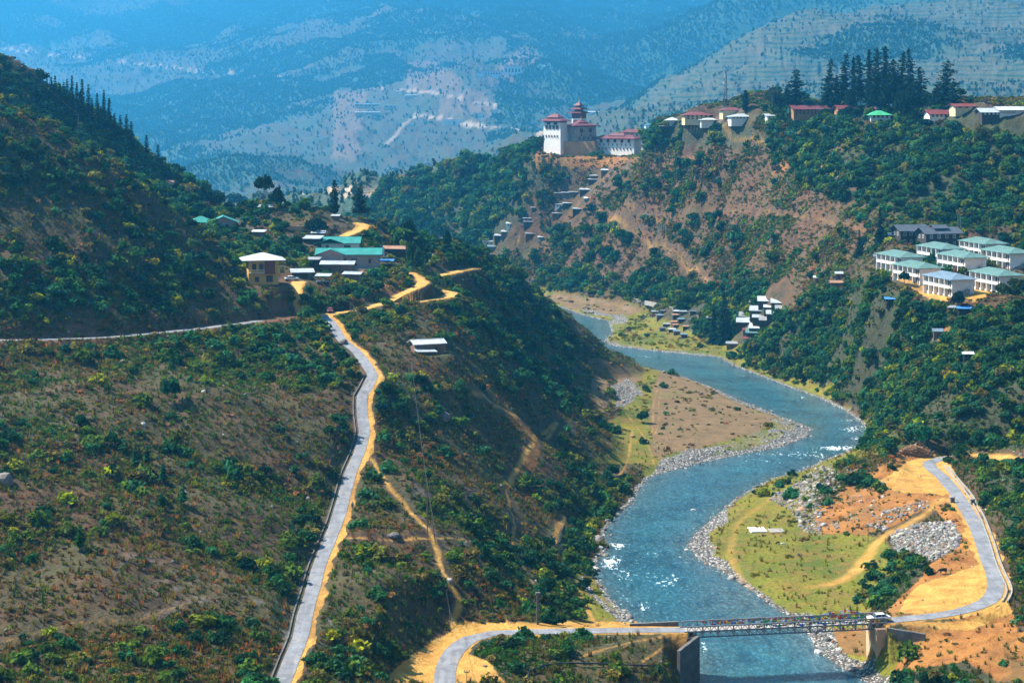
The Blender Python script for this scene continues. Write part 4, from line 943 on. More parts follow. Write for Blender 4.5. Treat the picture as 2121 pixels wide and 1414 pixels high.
dens = dens * (dA > 9) * np.where((PX > 820) & (PX < 1100) & (PYv > 300) & (PYv < 560) & (YO > 1600), 0.9, 1)
pts, j, i = cells(dens, RG); n = len(pts)
rad = np.interp(unnear(pts[:, 1]), [450, 800, 2000], [1.5, 2.5, 4.4]) * RG.uniform(0.65, 1.4, n)
tg = palette(RG, n, [(0.022, 0.080, 0.030), (0.055, 0.115, 0.022), (0.012, 0.044, 0.022), (0.13, 0.16, 0.015), (0.030, 0.105, 0.050), (0.10, 0.095, 0.03)], [30, 22, 24, 6, 13, 6])
px, py = CX + pts[:, 0] / pts[:, 1] * F, HOR + (H - pts[:, 2]) * F / pts[:, 1]
vis = VIS[j, i] & (px > 5) & (px < 2116) & (py > 20) & (py < 1405)
appear = np.where(vis, rad / pts[:, 1], 0)
top = np.argsort(-appear)[:290]; rest = np.ones(n, bool); rest[top] = False
scatter('woods', treeI, pts[rest], rad[rest], tg[rest], 'green broadleaf woods on the hillsides and ridges', 'woods', 5)
for k in top:
    q = int(RG.integers(0, 4)); s = float(rad[k])
    e = bpy.data.objects.new('broadleaf_tree', None); scene.collection.objects.link(e); e.empty_display_size = 0.5
    e.location = pts[k]; e.rotation_euler = (0, 0, float(RG.uniform(0, 6.28))); e.scale = (s, s, s * float(RG.uniform(0.85, 1.2)))
    for nm, me in (('crown', treeO[q]), ('trunk', treeT[q])):
        c = bpy.data.objects.new(nm, me); scene.collection.objects.link(c); c.parent = e
        c.color = (*[float(v) for v in tg[k]], 1)
    w_ = where(px[k], py[k]); tn = tone(tg[k])
    sz_ = 'large' if rad[k] > 3.0 else 'small' if rad[k] < 2.2 else 'middling'
    tag(e, f"{sz_} {tn} leafy tree {side_of(px[k], py[k])}", 'tree', f"broadleaf trees around the {near_mark(px[k], py[k])}")

# --- forest of the far mountainside
farp = []
for s in range(4):
    V, Q = leafy(120 + s, 60, 0.24, 0.62, 1.25, 7, 0.5); farp.append(mesh_np('far_tree', V, Q, LEAF_I))
dens = np.maximum(far, (YO > 2290) * 1.0) * np.where(VIS, 1, 0.15) * np.clip(Zs['wood'] * 1.1 - 0.05, 0, 1) * 0.0125 * np.interp(Y, [1800, 3500, 9000], [3.2, 2.0, 1.0]) * (PYv > -60) * (PX > -150) * (PX < 2270)
dens = dens + far * np.where(VIS, 1, 0.1) * 0.0012 * (PYv > -60)
pts, j, i = cells(dens, RG); n = len(pts)
scatter('far_forest', farp, pts, RG.uniform(0.6, 1.35, n) * np.interp(pts[:, 1], [1500, 2500, 9000], [2.4, 2.7, 5.4]), palette(RG, n, [(0.030, 0.080, 0.040), (0.045, 0.085, 0.035), (0.030, 0.062, 0.034)], [3, 2, 3]), 'hazy blue forest covering the far mountainside', 'forest', 6, 0.05, RG.uniform(0.9, 1.5, n))
# stones strewn along the river and on the heaps
def rock(seed, n=26, mat=None):
    r = np.random.default_rng(seed); bm = bmesh.new(); bmesh.ops.create_icosphere(bm, subdivisions=2, radius=1)
    k = rand_dirs(r, 9); cut = r.uniform(0.62, 0.95, 9)
    for v in bm.verts:
        p = np.array(v.co)
        for d, c in zip(k, cut):
            q = p @ d
            if q > c: p = p - d * (q - c)
        p[2] *= 0.72; v.co = p * (1 + r.normal() * 0.02)
    me = bpy.data.meshes.new('rock'); bm.to_mesh(me); bm.free(); me.materials.append(mat); return me
def stone_mat(name, tint_from):
    t = NT(name)
    if tint_from == 'instance': a = t.attr('tint', 'INSTANCER').outputs["Color"]
    else: a = t.n.new("ShaderNodeObjectInfo").outputs["Color"]
    nz = t.noise(1.7, 5, 0.65); t.base(t.mix(t.map(nz, 0.45, 0.7, 0, 0.75), a, (0.10, 0.085, 0.075))); t.bump(nz, 0.6, 0.15); return t.m
STONE_I, STONE_O = stone_mat('stones', 'instance'), stone_mat('stone', 'object')
rockI = [rock(s, mat=STONE_I) for s in range(5)]; rockO = [rock(s + 20, mat=STONE_O) for s in range(4)]
g = Zs['gravel'] * (YO < 1250) * (YO > 340) * (rd > -2.5)
heap = inpoly(PX, PYv, [(1840,1110),(1895,1085),(1975,1078),(1990,1130),(1935,1160),(1850,1145)]) | inpoly(PX, PYv, [(1590,1035),(1650,1000),(1700,965),(1780,975),(1740,1010),(1700,1050),(1700,1110),(1660,1100),(1640,1060)]) | inpoly(PX, PYv, [(1790,1090),(1830,1060),(1920,1035),(1925,1050),(1850,1080),(1830,1105)])
slope = inpoly(PX, PYv, [(1690,1100),(1690,1060),(1760,1005),(1830,975),(1850,1000),(1800,1090)])
dens = np.where(VIS, 1, .3) * ((g * 0.9 * np.interp(YO, [340, 1200], [1.0, .35]) + 3.5 * heap + 0.35 * slope) + 0.012 * (YO < 700) * (grassy < 0.3) * (rdist > 1)) * (rdist > 0.3)
pts, j, i = cells(dens, RG); n = len(pts)
scatter('stones', rockI, pts, RG.gamma(1.2, 0.11, n) + 0.08 + 0.5 * (RG.random(n) < 0.02), palette(RG, n, [(0.28, 0.26, 0.24), (0.17, 0.165, 0.17), (0.45, 0.41, 0.36), (0.28, 0.17, 0.10)], [4, 4, 2, 2]), 'grey and pale stones strewn along the river banks and heaps', 'stones', 8, 0.5)
# ------------------------------------------------------------------ building blocks
class MB:
    """collects boxes, tubes and faces, then links them as one mesh object"""
    def __init__(s): s.v, s.f, s.mi = [], [], []
    def add(s, vs, fs, mi=0):
        b = len(s.v); s.v += [tuple(p) for p in vs]; s.f += [tuple(b + i for i in f) for f in fs]; s.mi += [mi] * len(fs); return s
    def box(s, x0, x1, y0, y1, z0, z1, mi=0):
        return s.add([(x0, y0, z0), (x1, y0, z0), (x1, y1, z0), (x0, y1, z0), (x0, y0, z1), (x1, y0, z1), (x1, y1, z1), (x0, y1, z1)],
                     [(0, 3, 2, 1), (4, 5, 6, 7), (0, 1, 5, 4), (1, 2, 6, 5), (2, 3, 7, 6), (3, 0, 4, 7)], mi)
    def tube(s, p, q, ra, rb=None, n=6, mi=0):
        p, q = Vector(p), Vector(q); rb = ra if rb is None else rb
        ax = (q - p).normalized(); a = ax.orthogonal().normalized(); b = ax.cross(a); vs = []
        for c, r in ((p, ra), (q, rb)):
            for i in range(n):
                t_ = 2 * math.pi * i / n; vs.append(c + a * math.cos(t_) * r + b * math.sin(t_) * r)
        fs = [(i, (i + 1) % n, n + (i + 1) % n, n + i) for i in range(n)] + [tuple(range(n))[::-1], tuple(range(n, 2 * n))]
        return s.add(vs, fs, mi)
    def slab(s, quad, th, mi=0):
        """a sheet given by its corner points, with thickness downwards"""
        n = len(quad); vs = [tuple(p) for p in quad] + [(p[0], p[1], p[2] - th) for p in quad]
        fs = [tuple(range(n)), tuple(range(n, 2 * n))[::-1]] + [(i, i + n, (i + 1) % n + n, (i + 1) % n) for i in range(n)]
        return s.add(vs, fs, mi)
    def build(s, name, mats, parent=None, loc=None, rz=None, bevel=0):
        me = bpy.data.meshes.new(name); me.from_pydata(s.v, [], s.f); me.update()
        for m in (mats if isinstance(mats, (list, tuple)) else [mats]): me.materials.append(m)
        if len(me.materials) > 1: me.polygons.foreach_set('material_index', s.mi)
        bm = bmesh.new(); bm.from_mesh(me); bmesh.ops.recalc_face_normals(bm, faces=bm.faces)
        if bevel: bmesh.ops.bevel(bm, geom=bm.edges[:], offset=bevel, segments=2, affect='EDGES')
        bm.to_mesh(me); bm.free()
        o = bpy.data.objects.new(name, me); scene.collection.objects.link(o)
        if parent: o.parent = parent
        if loc is not None: o.location = loc
        if rz is not None: o.rotation_euler = (0, 0, rz)
        return o
def thing(name, label, cat, loc, rz=0.0, group=None):
    e = bpy.data.objects.new(name, None); scene.collection.objects.link(e); e.empty_display_size = 0.5
    e.location = loc; e.rotation_euler = (0, 0, rz); return tag(e, label, cat, group)
def pxm(d): return F / d
def roofmetal(name, col, rough=0.45, rust=0.25):
    t = NT(name); w_ = t.n.new("ShaderNodeTexWave"); w_.inputs["Scale"].default_value = 1.6; t.link(t.coord(), w_.inputs["Vector"])
    a, b = t.noise(0.35, 4, 0.6), t.noise(1.7, 4, 0.6)
    c = t.mix(t.map(a, 0.35, 0.65), tuple(x * 0.8 for x in col), tuple(min(1, x * 1.15) for x in col))
    c = t.mix(t.map(w_.outputs["Fac"], 0.7, 1, 0, 0.3), c, tuple(x * 0.6 for x in col)); c = t.mix(t.map(b, 0.5, 0.75, 0, rust), c, (0.22, 0.13, 0.08))
    t.base(c); t.p.inputs["Roughness"].default_value = rough; t.p.inputs["Specular IOR Level"].default_value = 0.4; return t.m
M = dict(
    white=simple('whitewash', (0.80, 0.77, 0.72), 0.85, 0.10, 0.4, streak=True), cream=simple('cream_plaster', (0.66, 0.52, 0.30), 0.85, 0.12, 0.5, streak=True), ochre=simple('ochre_plaster', (0.33, 0.17, 0.07), 0.9, 0.3, 0.5, streak=True), yellow=simple('yellow_plaster', (0.62, 0.38, 0.10), 0.85, 0.12, 0.5, streak=True),
    grey=simple('block_wall', (0.32, 0.30, 0.29), 0.9, 0.2, 0.8, streak=True), concrete=simple('concrete', (0.31, 0.28, 0.25), 0.9, 0.3, 0.7, streak=True), darkcon=simple('stained_concrete', (0.13, 0.12, 0.115), 0.9, 0.4, 0.6, streak=True),
    plank=simple('planks', (0.20, 0.13, 0.10), 0.9, 0.35, 2.5, streak=True), darkwood=simple('dark_timber', (0.055, 0.045, 0.042), 0.8, 0.3, 2), redwood=simple('painted_timber', (0.20, 0.055, 0.03), 0.7, 0.3, 2),
    pink=simple('pink_panel', (0.52, 0.34, 0.32), 0.85, 0.12, 1), glass=simple('dark_glass', (0.03, 0.035, 0.045), 0.2, 0.2, 1, spec=0.6), shutter=simple('window_white', (0.75, 0.75, 0.76), 0.6, 0.1, 1), brown=simple('brown_window', (0.10, 0.045, 0.03), 0.7, 0.3, 2),
    stone=simple('fort_stone', (0.40, 0.31, 0.27), 0.9, 0.3, 0.35, streak=True), fortwall=simple('rammed_rampart', (0.48, 0.26, 0.12), 0.9, 0.35, 0.15, streak=True), tan=simple('fort_base', (0.58, 0.36, 0.22), 0.9, 0.3, 0.2), gold=simple('gilt', (0.75, 0.50, 0.12), 0.35, 0.1, 1, metal=0.8), bluetarp=simple('blue_tarpaulin', (0.06, 0.22, 0.62), 0.5, 0.15, 1.5),
    steel=simple('galvanised_steel', (0.20, 0.20, 0.215), 0.5, 0.3, 2), darksteel=simple('old_steel', (0.12, 0.12, 0.13), 0.6, 0.3, 2), rubber=simple('black_hose', (0.03, 0.032, 0.038), 0.5, 0.2, 2), log=simple('split_logs', (0.34, 0.20, 0.11), 0.9, 0.45, 3),
    teal=roofmetal('teal_roof', (0.03, 0.25, 0.22)), greyteal=roofmetal('grey_green_roof', (0.10, 0.19, 0.17), 0.5, 0.12), blueroof=roofmetal('blue_grey_roof', (0.14, 0.20, 0.26), 0.5, 0.12), tin=roofmetal('tin_roof', (0.40, 0.43, 0.46), 0.45, 0.25), oldtin=roofmetal('weathered_tin', (0.26, 0.27, 0.29), 0.6, 0.45),
    whiteroof=roofmetal('white_roof', (0.50, 0.52, 0.53), 0.5, 0.2), red=roofmetal('red_roof', (0.17, 0.035, 0.032), 0.6, 0.15), maroon=roofmetal('maroon_roof', (0.14, 0.028, 0.035), 0.6, 0.1), darkroof=roofmetal('slate_roof', (0.085, 0.10, 0.125), 0.5, 0.1), green=roofmetal('green_roof', (0.06, 0.42, 0.20), 0.5, 0.1), brownroof=roofmetal('brown_roof', (0.33, 0.17, 0.10), 0.7, 0.3))
def add_window(root, L, W, face, u, z, w, h, fm, pm, pane=True, name='window'):
    fw = MB(); th = 0.10
    def put(mb, u0, u1, z0, z1, d0, d1):
        if face == 'f': mb.box(-L / 2 + u0, -L / 2 + u1, -d1, -d0, z0, z1)
        elif face == 'r': mb.box(L / 2 + d0, L / 2 + d1, u0, u1, z0, z1)
        elif face == 'l': mb.box(-L / 2 - d1, -L / 2 - d0, W - u1, W - u0, z0, z1)
    if pane:
        t_ = min(0.14, w * 0.16)
        put(fw, u - w / 2, u - w / 2 + t_, z, z + h, 0.002, th); put(fw, u + w / 2 - t_, u + w / 2, z, z + h, 0.002, th)
        put(fw, u - w / 2 + t_, u + w / 2 - t_, z, z + t_, 0.002, th); put(fw, u - w / 2 + t_, u + w / 2 - t_, z + h - t_, z + h, 0.002, th)
        put(fw, u - 0.04, u + 0.04, z + t_, z + h - t_, 0.03, th - 0.01)
        o = fw.build(name, fm, root)
        pb = MB(); put(pb, u - w / 2 + t_, u + w / 2 - t_, z + t_, z + h - t_, 0.001, 0.04); pb.build('pane', pm, o)
    else:
        put(fw, u - w / 2, u + w / 2, z, z + h, 0.003, th); o = fw.build(name, pm, root)
    return o
def roof_mb(kind, L, W, z, rh, ov, th=0.16):
    """roof sheets over a plan x in [-L/2, L/2], y in [0, W]; eaves drop with the overhang"""
    m = MB(); x0, x1, y0, y1 = -L / 2 - ov, L / 2 + ov, -ov, W + ov; yc = W / 2
    if kind == 'gable':
        e = z - rh * ov / (W / 2) * 0.9; r = z + rh
        m.slab([(x0, y0, e), (x1, y0, e), (x1, yc, r), (x0, yc, r)], th).slab([(x1, y1, e), (x0, y1, e), (x0, yc, r), (x1, yc, r)], th)
        m.box(x0, x1, yc - .12, yc + .12, r - .02, r + .07)
    elif kind == 'gabley':
        e = z - rh * ov / (L / 2) * 0.9; r = z + rh
        m.slab([(x0, y0, e), (0, y0, r), (0, y1, r), (x0, y1, e)], th).slab([(0, y0, r), (x1, y0, e), (x1, y1, e), (0, y1, r)], th)
        m.box(-.12, .12, y0, y1, r - .02, r + .07)
    elif kind == 'hip':
        e = z - rh * ov / (W / 2) * 0.7; r = z + rh; q = min(W / 2 + ov, L / 2 + ov - 0.3); a, b = x0 + q, x1 - q
        if W > L: 
            q = L / 2 + ov; c, d = y0 + q, y1 - q; P0, P1 = (0, c, r), (0, d, r)
            m.slab([(x0, y0, e), (x1, y0, e), P0], th).slab([(x1, y0, e), (x1, y1, e), P1, P0], th).slab([(x1, y1, e), (x0, y1, e), P1], th).slab([(x0, y1, e), (x0, y0, e), P0, P1], th)
        else:
            P0, P1 = (a, yc, r), (b, yc, r)
            m.slab([(x0, y0, e), (x1, y0, e), P1, P0], th).slab([(x1, y0, e), (x1, y1, e), P1], th).slab([(x1, y1, e), (x0, y1, e), P0, P1], th).slab([(x0, y1, e), (x0, y0, e), P0], th)
    elif kind == 'shed': m.slab([(x0, y0, z), (x1, y0, z), (x1, y1, z + rh), (x0, y1, z + rh)], th)
    elif kind == 'flat': m.slab([(x0, y0, z + th), (x1, y0, z + th), (x1, y1, z + th), (x0, y1, z + th)], th)
    return m
def house(name, label, px, py, yaw, L, W, hh, roof='gable', rh=1.2, ov=0.6, wall='grey', rm='tin', wins=(), doors=(), group=None, cat='house', sink=3.0, wm='brown', pane=True, gable='pink', loc=None, extra=None, band=None):
    loc = loc if loc is not None else cast(px, py)
    root = thing(name, label, cat, loc, R(yaw), group)
    w_ = MB(); w_.box(-L / 2, L / 2, 0, W, -sink, hh)
    w_.build('wall', M[wall], root)
    if roof == 'gable':
        for sx in (-1, 1):
            x = sx * L / 2; MB().add([(x, 0, hh), (x, W, hh), (x, W / 2, hh + rh), (x - sx * .2, 0, hh), (x - sx * .2, W, hh), (x - sx * .2, W / 2, hh + rh)], [(0, 1, 2), (5, 4, 3), (0, 2, 5, 3), (1, 4, 5, 2), (0, 3, 4, 1)]).build('gable', M[gable], root)
    if roof == 'gabley':
        MB().add([(-L / 2, 0, hh), (L / 2, 0, hh), (0, 0, hh + rh), (-L / 2, .2, hh), (L / 2, .2, hh), (0, .2, hh + rh)], [(0, 1, 2), (5, 4, 3), (0, 2, 5, 3), (1, 4, 5, 2), (0, 3, 4, 1)]).build('gable', M[gable], root)
    if roof == 'shed':
        MB().add([(-L / 2, 0, hh), (L / 2, 0, hh), (L / 2, W, hh), (-L / 2, W, hh), (L / 2, W, hh + rh - .1), (-L / 2, W, hh + rh - .1)], [(0, 1, 2, 3), (3, 2, 4, 5), (1, 4, 2), (0, 3, 5), (0, 5, 4, 1)]).build('gable', M[wall], root)
    roof_mb(roof, L, W, hh + (0.12 if roof != 'shed' else 0.1), rh, ov).build('roof', M[rm], root)
    if band: MB().box(-L / 2 - .05, L / 2 + .05, -.05, W + .05, band[0], band[1]).build('cornice_band', M[band[2]], root)
    for q in wins: add_window(root, L, W, *q, M[wm], M['glass'] if pane else M[wm], pane)
    for q in doors: add_window(root, L, W, *q, M['brown'], M['brown'], False, 'door')
    if extra: extra(root)
    return root
def rowin(face, n, length, z, w, h, m0=1.0):
    return [(face, m0 + (length - 2 * m0) * (k + .5) / n, z, w, h) for k in range(n)]

# ------------------------------------------------------------------ village on the knoll
house('village_house', 'grey house with bright teal hip roof standing among trees on the dark hill edge', 462, 479, 8, 8.6, 7, 3.2, 'gabley', 1.7, 1.1, 'grey', 'teal', [('f', 5.6, 1.1, 1.1, 1.2), ('f', 7.9, 1.1, .7, 1.2), ('f', 2.0, 1.1, 1.0, 1.0)],
      extra=lambda r: (MB().box(-11, -4.31, 2.2, 8.5, -3, 3.0).build('wing', M['grey'], r), roof_mb('hip', 7.5, 6.6, 3.2, 1.6, .8).build('wing_roof', M['teal'], r, (-7.4, 2.2, 0))))
def ywin(r):
    MB().box(.3, 3.2, -.7, -.01, 3.4, 7.1).box(.15, 3.35, -.8, -.01, 3.2, 3.38).build('bay_window', M['redwood'], r)
    MB().box(-4.2, .2, -1.2, -.01, 3.5, 3.62).box(-4.2, .2, -1.2, -1.12, 4.4, 4.5).box(-4.2, -4.1, -1.2, -1.1, 3.62, 4.4).box(-2.05, -1.95, -1.2, -1.1, 3.62, 4.4).box(.1, .2, -1.2, -1.1, 3.62, 4.4).build('balcony', M['shutter'], r)
house('village_house', 'two-storey yellow house with broad white flat-looking roof and brown bay window', 546, 590, 12, 8.6, 7.5, 7.6, 'hip', 1.3, 2.0, 'yellow', 'whiteroof', [('f', 1.6, 4.2, 1.2, 1.9), ('f', 3.6, 4.2, 1.2, 1.9), ('f', 6.0, .8, 1.9, 1.9), ('f', 2.4, .9, 1.2, 1.5), ('r', 2, 4.4, .9, 1.6)], extra=ywin)
house('village_house', 'long grey block house with wide teal roof and pinkish gable in the village', 722, 558, 2, 19.5, 8, 5.0, 'gable', 1.5, 1.0, 'grey', 'teal', [('f', 2.6, 1.9, 2.0, 1.7), ('f', 6.2, 2.0, 1.0, 1.5), ('f', 8.6, 2.0, 1.0, 1.5), ('f', 11.5, 1.2, 1.9, 2.3), ('f', 16.5, 2.0, .8, 1.3)],
      extra=lambda r: (MB().box(-9.9, -1.6, -1.5, -.01, -3, 4.9).build('porch_wall', M['grey'], r), MB().add([(-9.9, -1.5, 4.9), (-1.6, -1.5, 4.9), (-5.75, -1.5, 6.3), (-9.9, 2, 4.9), (-1.6, 2, 4.9), (-5.75, 2, 6.3)], [(0, 1, 2), (5, 4, 3), (0, 2, 5, 3), (1, 4, 5, 2)]).build('porch_gable', M['pink'], r),
                       MB().slab([(-11, -2.4, 4.75), (-5.75, -2.4, 6.6), (-5.75, 4, 6.6), (-11, 4, 4.75)], .14).slab([(-5.75, -2.4, 6.6), (-.5, -2.4, 4.75), (-.5, 4, 4.75), (-5.75, 4, 6.6)], .14).build('porch_roof', M['teal'], r)))
house('village_house', 'pale upper house with teal gable roof tucked behind the long grey block house', 703, 522, 0, 12, 8, 3.2, 'gable', 1.5, 1.0, 'white', 'teal', [('f', 8.6, 1.3, 2.2, .9), ('f', 2, 1.2, 1, 1)],
      extra=lambda r: MB().slab([(-8.5, -1.8, 2.7), (-3, -1.8, 4.5), (-3, 4.5, 4.5), (-8.5, 4.5, 2.7)], .14).slab([(-3, -1.8, 4.5), (2.5, -1.8, 2.7), (2.5, 4.5, 2.7), (-3, 4.5, 4.5)], .14).build('porch_roof', M['teal'], r))
house('timber_shed', 'long brown plank shed with a bright tin roof in front of the grey block house', 698, 569, -4, 9.5, 5, 3.4, 'gable', .7, .8, 'plank', 'tin', [], [('f', 2.5, 0, 1.1, 2)], cat='shed', gable='plank')
house('timber_shed', 'small brown plank hut with curved pale roof on the bank above the bend', 728, 589, -14, 5.2, 4.2, 3.2, 'gable', .5, .5, 'plank', 'tin', [], [], cat='shed', gable='plank')
def stilts(name, label, px, py, yaw, L, W, h, rm, cat='shelter', group=None, brace=True, slope=.5):
    r = thing(name, label, cat, cast(px, py), R(yaw), group)
    for x in (-L / 2 + .1, L / 2 - .1):
        for y in (.1, W - .1): MB().tube((x, y, -1.5), (x, y, h), .08).build('post', M['plank'], r)
    MB().slab([(-L / 2 - .4, -.4, h), (L / 2 + .4, -.4, h), (L / 2 + .4, W + .4, h + slope), (-L / 2 - .4, W + .4, h + slope)], .07).build('roof', M[rm], r)
    if brace: MB().tube((-L / 2, 0, h * .45), (L / 2, 0, h * .95), .05).tube((L / 2, 0, h * .45), (-L / 2, 0, h * .95), .05).tube((-L / 2, 0, h * .45), (L / 2, 0, h * .45), .05).build('brace', M['shutter'], r)
    MB().box(-L / 2 + .3, L / 2 - .3, .4, W - .3, -1.4, h * .42).build('store', M['darkwood'], r)
    return r
stilts('roadside_stall', 'open pole stall with a tin roof above the yellow side track', 668, 592, -5, 4.0, 3, 3.0, 'tin')
house('tin_hut', 'low hut with red and grey striped roof beside the flags in the village', 815, 529, -12, 8, 5, 2.3, 'gable', .7, .6, 'darkwood', 'brownroof', [], cat='hut', gable='darkwood')
house('tin_hut', 'small dark hut with a bright tin roof, uppermost behind the teal roofs', 659, 497, -6, 4, 3.4, 2.4, 'gable', .6, .5, 'darkwood', 'tin', cat='hut', gable='darkwood')
house('tin_hut', 'low lean-to with pale patchy tin roof left of the teal roofs', 645, 506, -14, 5.5, 3.4, 1.8, 'shed', .8, .4, 'darkwood', 'tin', cat='hut')
house('tin_hut', 'dark low hut with grey roof left of the long plank shed', 643, 553, -6, 5, 3.4, 2.3, 'shed', .5, .4, 'darkwood', 'oldtin', cat='hut')
house('tin_hut', 'tiny roofed hut on the open yard below the teal hip roof', 534, 490, -6, 4.2, 3, 1.5, 'shed', .5, .3, 'plank', 'whiteroof', cat='hut')
house('tin_hut', 'grey roofed hut under the two round-crowned trees on the knoll', 549, 440, -4, 4.6, 3, 1.8, 'shed', .7, .4, 'darkwood', 'oldtin', cat='hut')
house('tin_hut', 'small hut with pale roof at the foot of the narrow cypress', 694, 456, -4, 2.6, 2, 1.4, 'shed', .4, .3, 'plank', 'tin', cat='hut')
house('tin_hut', 'small grey roof hut alone in scrub right of the village', 884, 538, -4, 3.4, 2.4, 1.3, 'shed', .3, .3, 'plank', 'blueroof', cat='hut')
house('tin_hut', 'hut with bluish tin roof low down beside the white van', 627, 576, 10, 6.5, 4, 1.7, 'shed', .8, .4, 'darkwood', 'tin', cat='hut')
house('tin_hut', 'brown roofed hut peeping from trees on the dark hill crest', 343, 392, 10, 5, 4, 2.0, 'gable', 1.2, .7, 'plank', 'brownroof', cat='hut', gable='plank')
house('tin_hut', 'white roofed hut half hidden by pines on the dark hill', 283, 357, 10, 4, 3.4, 1.8, 'shed', .6, .4, 'plank', 'whiteroof', cat='hut')
house('hillside_shack', 'lone grey timber shack with white tin roof on the scrubby slope above the river', 890, 733, 22, 8.6, 4.6, 3.0, 'gable', .8, .7, 'plank', 'whiteroof', [], [('f', 6.2, 0, .9, 1.9)], cat='shack', gable='plank',
      extra=lambda r: MB().slab([(-4.9, -3.2, 1.2), (1.2, -3.2, 1.0), (1.2, -.6, 1.5), (-4.9, -.6, 1.7)], .06).tube((-4.6, -3, -1), (-4.6, -3, 1.2), .07).tube((1, -3, -1), (1, -3, 1), .07).build('lean_to', M['tin'], r))
# concrete terrace edge under the long house, and stone wall by the knoll
t0, t1, t2 = cast(728, 560), cast(790, 563), cast(838, 556)
def wall_along(name, label, pts, th, up_, down, mat, cat='wall', group=None):
    m = MB()
    for a, b in zip(pts[:-1], pts[1:]):
        a, b = Vector(a), Vector(b); d = (b - a); d.z = 0; n = Vector((-d.y, d.x, 0)).normalized() * th / 2; e = d.normalized() * .002
        m.add([a - n - Vector((0, 0, down)), b - n - Vector((0, 0, down)), b + n - Vector((0, 0, down)), a + n - Vector((0, 0, down)), a - n + Vector((0, 0, up_)), b - n + Vector((0, 0, up_)), b + n + Vector((0, 0, up_)), a + n + Vector((0, 0, up_))],
              [(0, 3, 2, 1), (4, 5, 6, 7), (0, 1, 5, 4), (1, 2, 6, 5), (2, 3, 7, 6), (3, 0, 4, 7)])
    return tag(m.build(name, M[mat]), label, cat, group)
wall_along('terrace_wall', 'pale concrete terrace edge below the long grey block house', [t0, t1, t2], 1.0, .5, 2.5, 'concrete')
wall_along('mud_wall', 'low reddish mud wall on the hillside left of the teal roofs', [cast(592, 476), cast(625, 478), cast(660, 476), cast(690, 474)], .5, 1.6, 1, 'tan')
def flag_pole(name, label, px, py, h, col, group=None, flagh=.7, w=.5):
    r = thing(name, label, 'flag pole', cast(px, py), R(10), group)
    MB().tube((0, 0, -.3), (0, 0, h), .06, .04).build('pole', M['plank'], r); MB().box(.04, w, -.02, .02, h * (1 - flagh), h * .97).build('flag', col, r)
cols = [simple('flag_blue', (.05, .13, .6), .8), simple('flag_white', (.8, .8, .8), .8), simple('flag_red', (.6, .04, .04), .8), simple('flag_green', (.04, .35, .1), .8), simple('flag_yellow', (.8, .55, .04), .8)]
flag_pole('prayer_flag_pole', 'tall blue prayer flag beside the long teal roof', 790, 540, 5.5, cols[0]); flag_pole('prayer_flag_pole', 'tall white prayer flag next to the blue one in the village', 793, 542, 5, cols[1])
flag_pole('prayer_flag_pole', 'tall red prayer flag, leftmost of the village flags', 786, 540, 4.6, cols[2]); flag_pole('prayer_flag_pole', 'short yellow flag in front of the blue canopy', 789, 549, 3, cols[4])
stilts('market_canopy', 'blue and white striped canopy beside the teal-roofed long house', 799, 553, 0, 4.4, 3, 2.0, 'bluetarp', 'canopy', brace=False, slope=.3)
def gate(px, py):
    r = thing('wooden_gate', 'dark timber gate frame under the round-topped conifer on the knoll', 'gate', cast(px, py), 0)
    for x in (-1.6, 1.6): MB().box(x - .12, x + .12, -.1, .1, -.5, 3.4).build('post', M['darkwood'], r)
    MB().box(-2.1, 2.1, -.13, .13, 3.0, 3.25).box(-2.3, 2.3, -.16, .16, 3.5, 3.7).build('lintel', M['darkwood'], r)
gate(751, 459)

# ------------------------------------------------------------------ white row houses
def row_house(label, pxf, pyf, pxn, pyn, roofm, h=6.4, W=8.6):
    """long two-storey block: the far and the near foot of its lit front, in pixels"""
    a, b = cast(pxf, pyf), cast(pxn, pyn)
    L = 20.0; d = Vector((math.sin(R(15)), -math.cos(R(15)), 0))       # direction of the front, towards us
    z = b.z; n = b; root = thing('row_house', label, 'house', (n.x, n.y, z), math.atan2(d.y, d.x), 'white row houses on the hillside terrace')
    # local: x back along the front from the near corner is negative, y to the right-hand side is positive
    MB().box(-L, 0, 0, W, -5, h).build('wall', M['white'], root)
    o = roof_mb('hip', L, W, h + .15, 1.5, 1.3).build('roof', M[roofm], root, (-L / 2, 0, 0))
    k = 5
    for i in range(k):
        x = -L + L * (i + .5) / k
        MB().box(x - 1.9, x - 1.55, -1.15, -.005, -4, h - .05).build('fin_wall', M['white'], root)
        MB().box(x - 1.54, x + 1.5, -1.05, -.005, 3.0, 3.2).box(x - 1.54, x + 1.5, -1.05, -.98, 3.2, 4.1).build('balcony', M['white'], root)
        for z0 in (.4, 3.4):
            w_ = MB().box(x - .9, x + .1, -.08, -.003, z0 + .4, z0 + 2.2).build('window', M['redwood'], root); MB().box(x - .78, x - .02, -.11, -.081, z0 + .52, z0 + 2.08).build('pane', M['glass'], w_)
            MB().box(x + .5, x + 1.3, -.07, -.003, z0, z0 + 2.1).build('door', M['brown'], root)
    MB().box(-L - .02, -L + .4, -1.15, -.004, -4, h - .05).build('fin_wall', M['white'], root)
    m = MB()
    for s_ in range(8): m.box(.35, 1.35, 1.2 + s_ * .62, 1.82 + s_ * .62, -4, .2 + s_ * .38)
    m.build('stairs', M['concrete'], root)
    r_ = MB().tube((.9 + .5, 1.3, 1.1), (1.4, 6.3, 4.2), .05).tube((1.4, 1.3, -.2), (1.4, 1.3, 1.1), .05).tube((1.4, 6.3, 2.9), (1.4, 6.3, 4.2), .05).build('handrail', M['steel'], root)
    return root
row_house('white row house with grey-green roof at the far left corner of the terrace', 1839, 549, 1868, 567, 'greyteal')
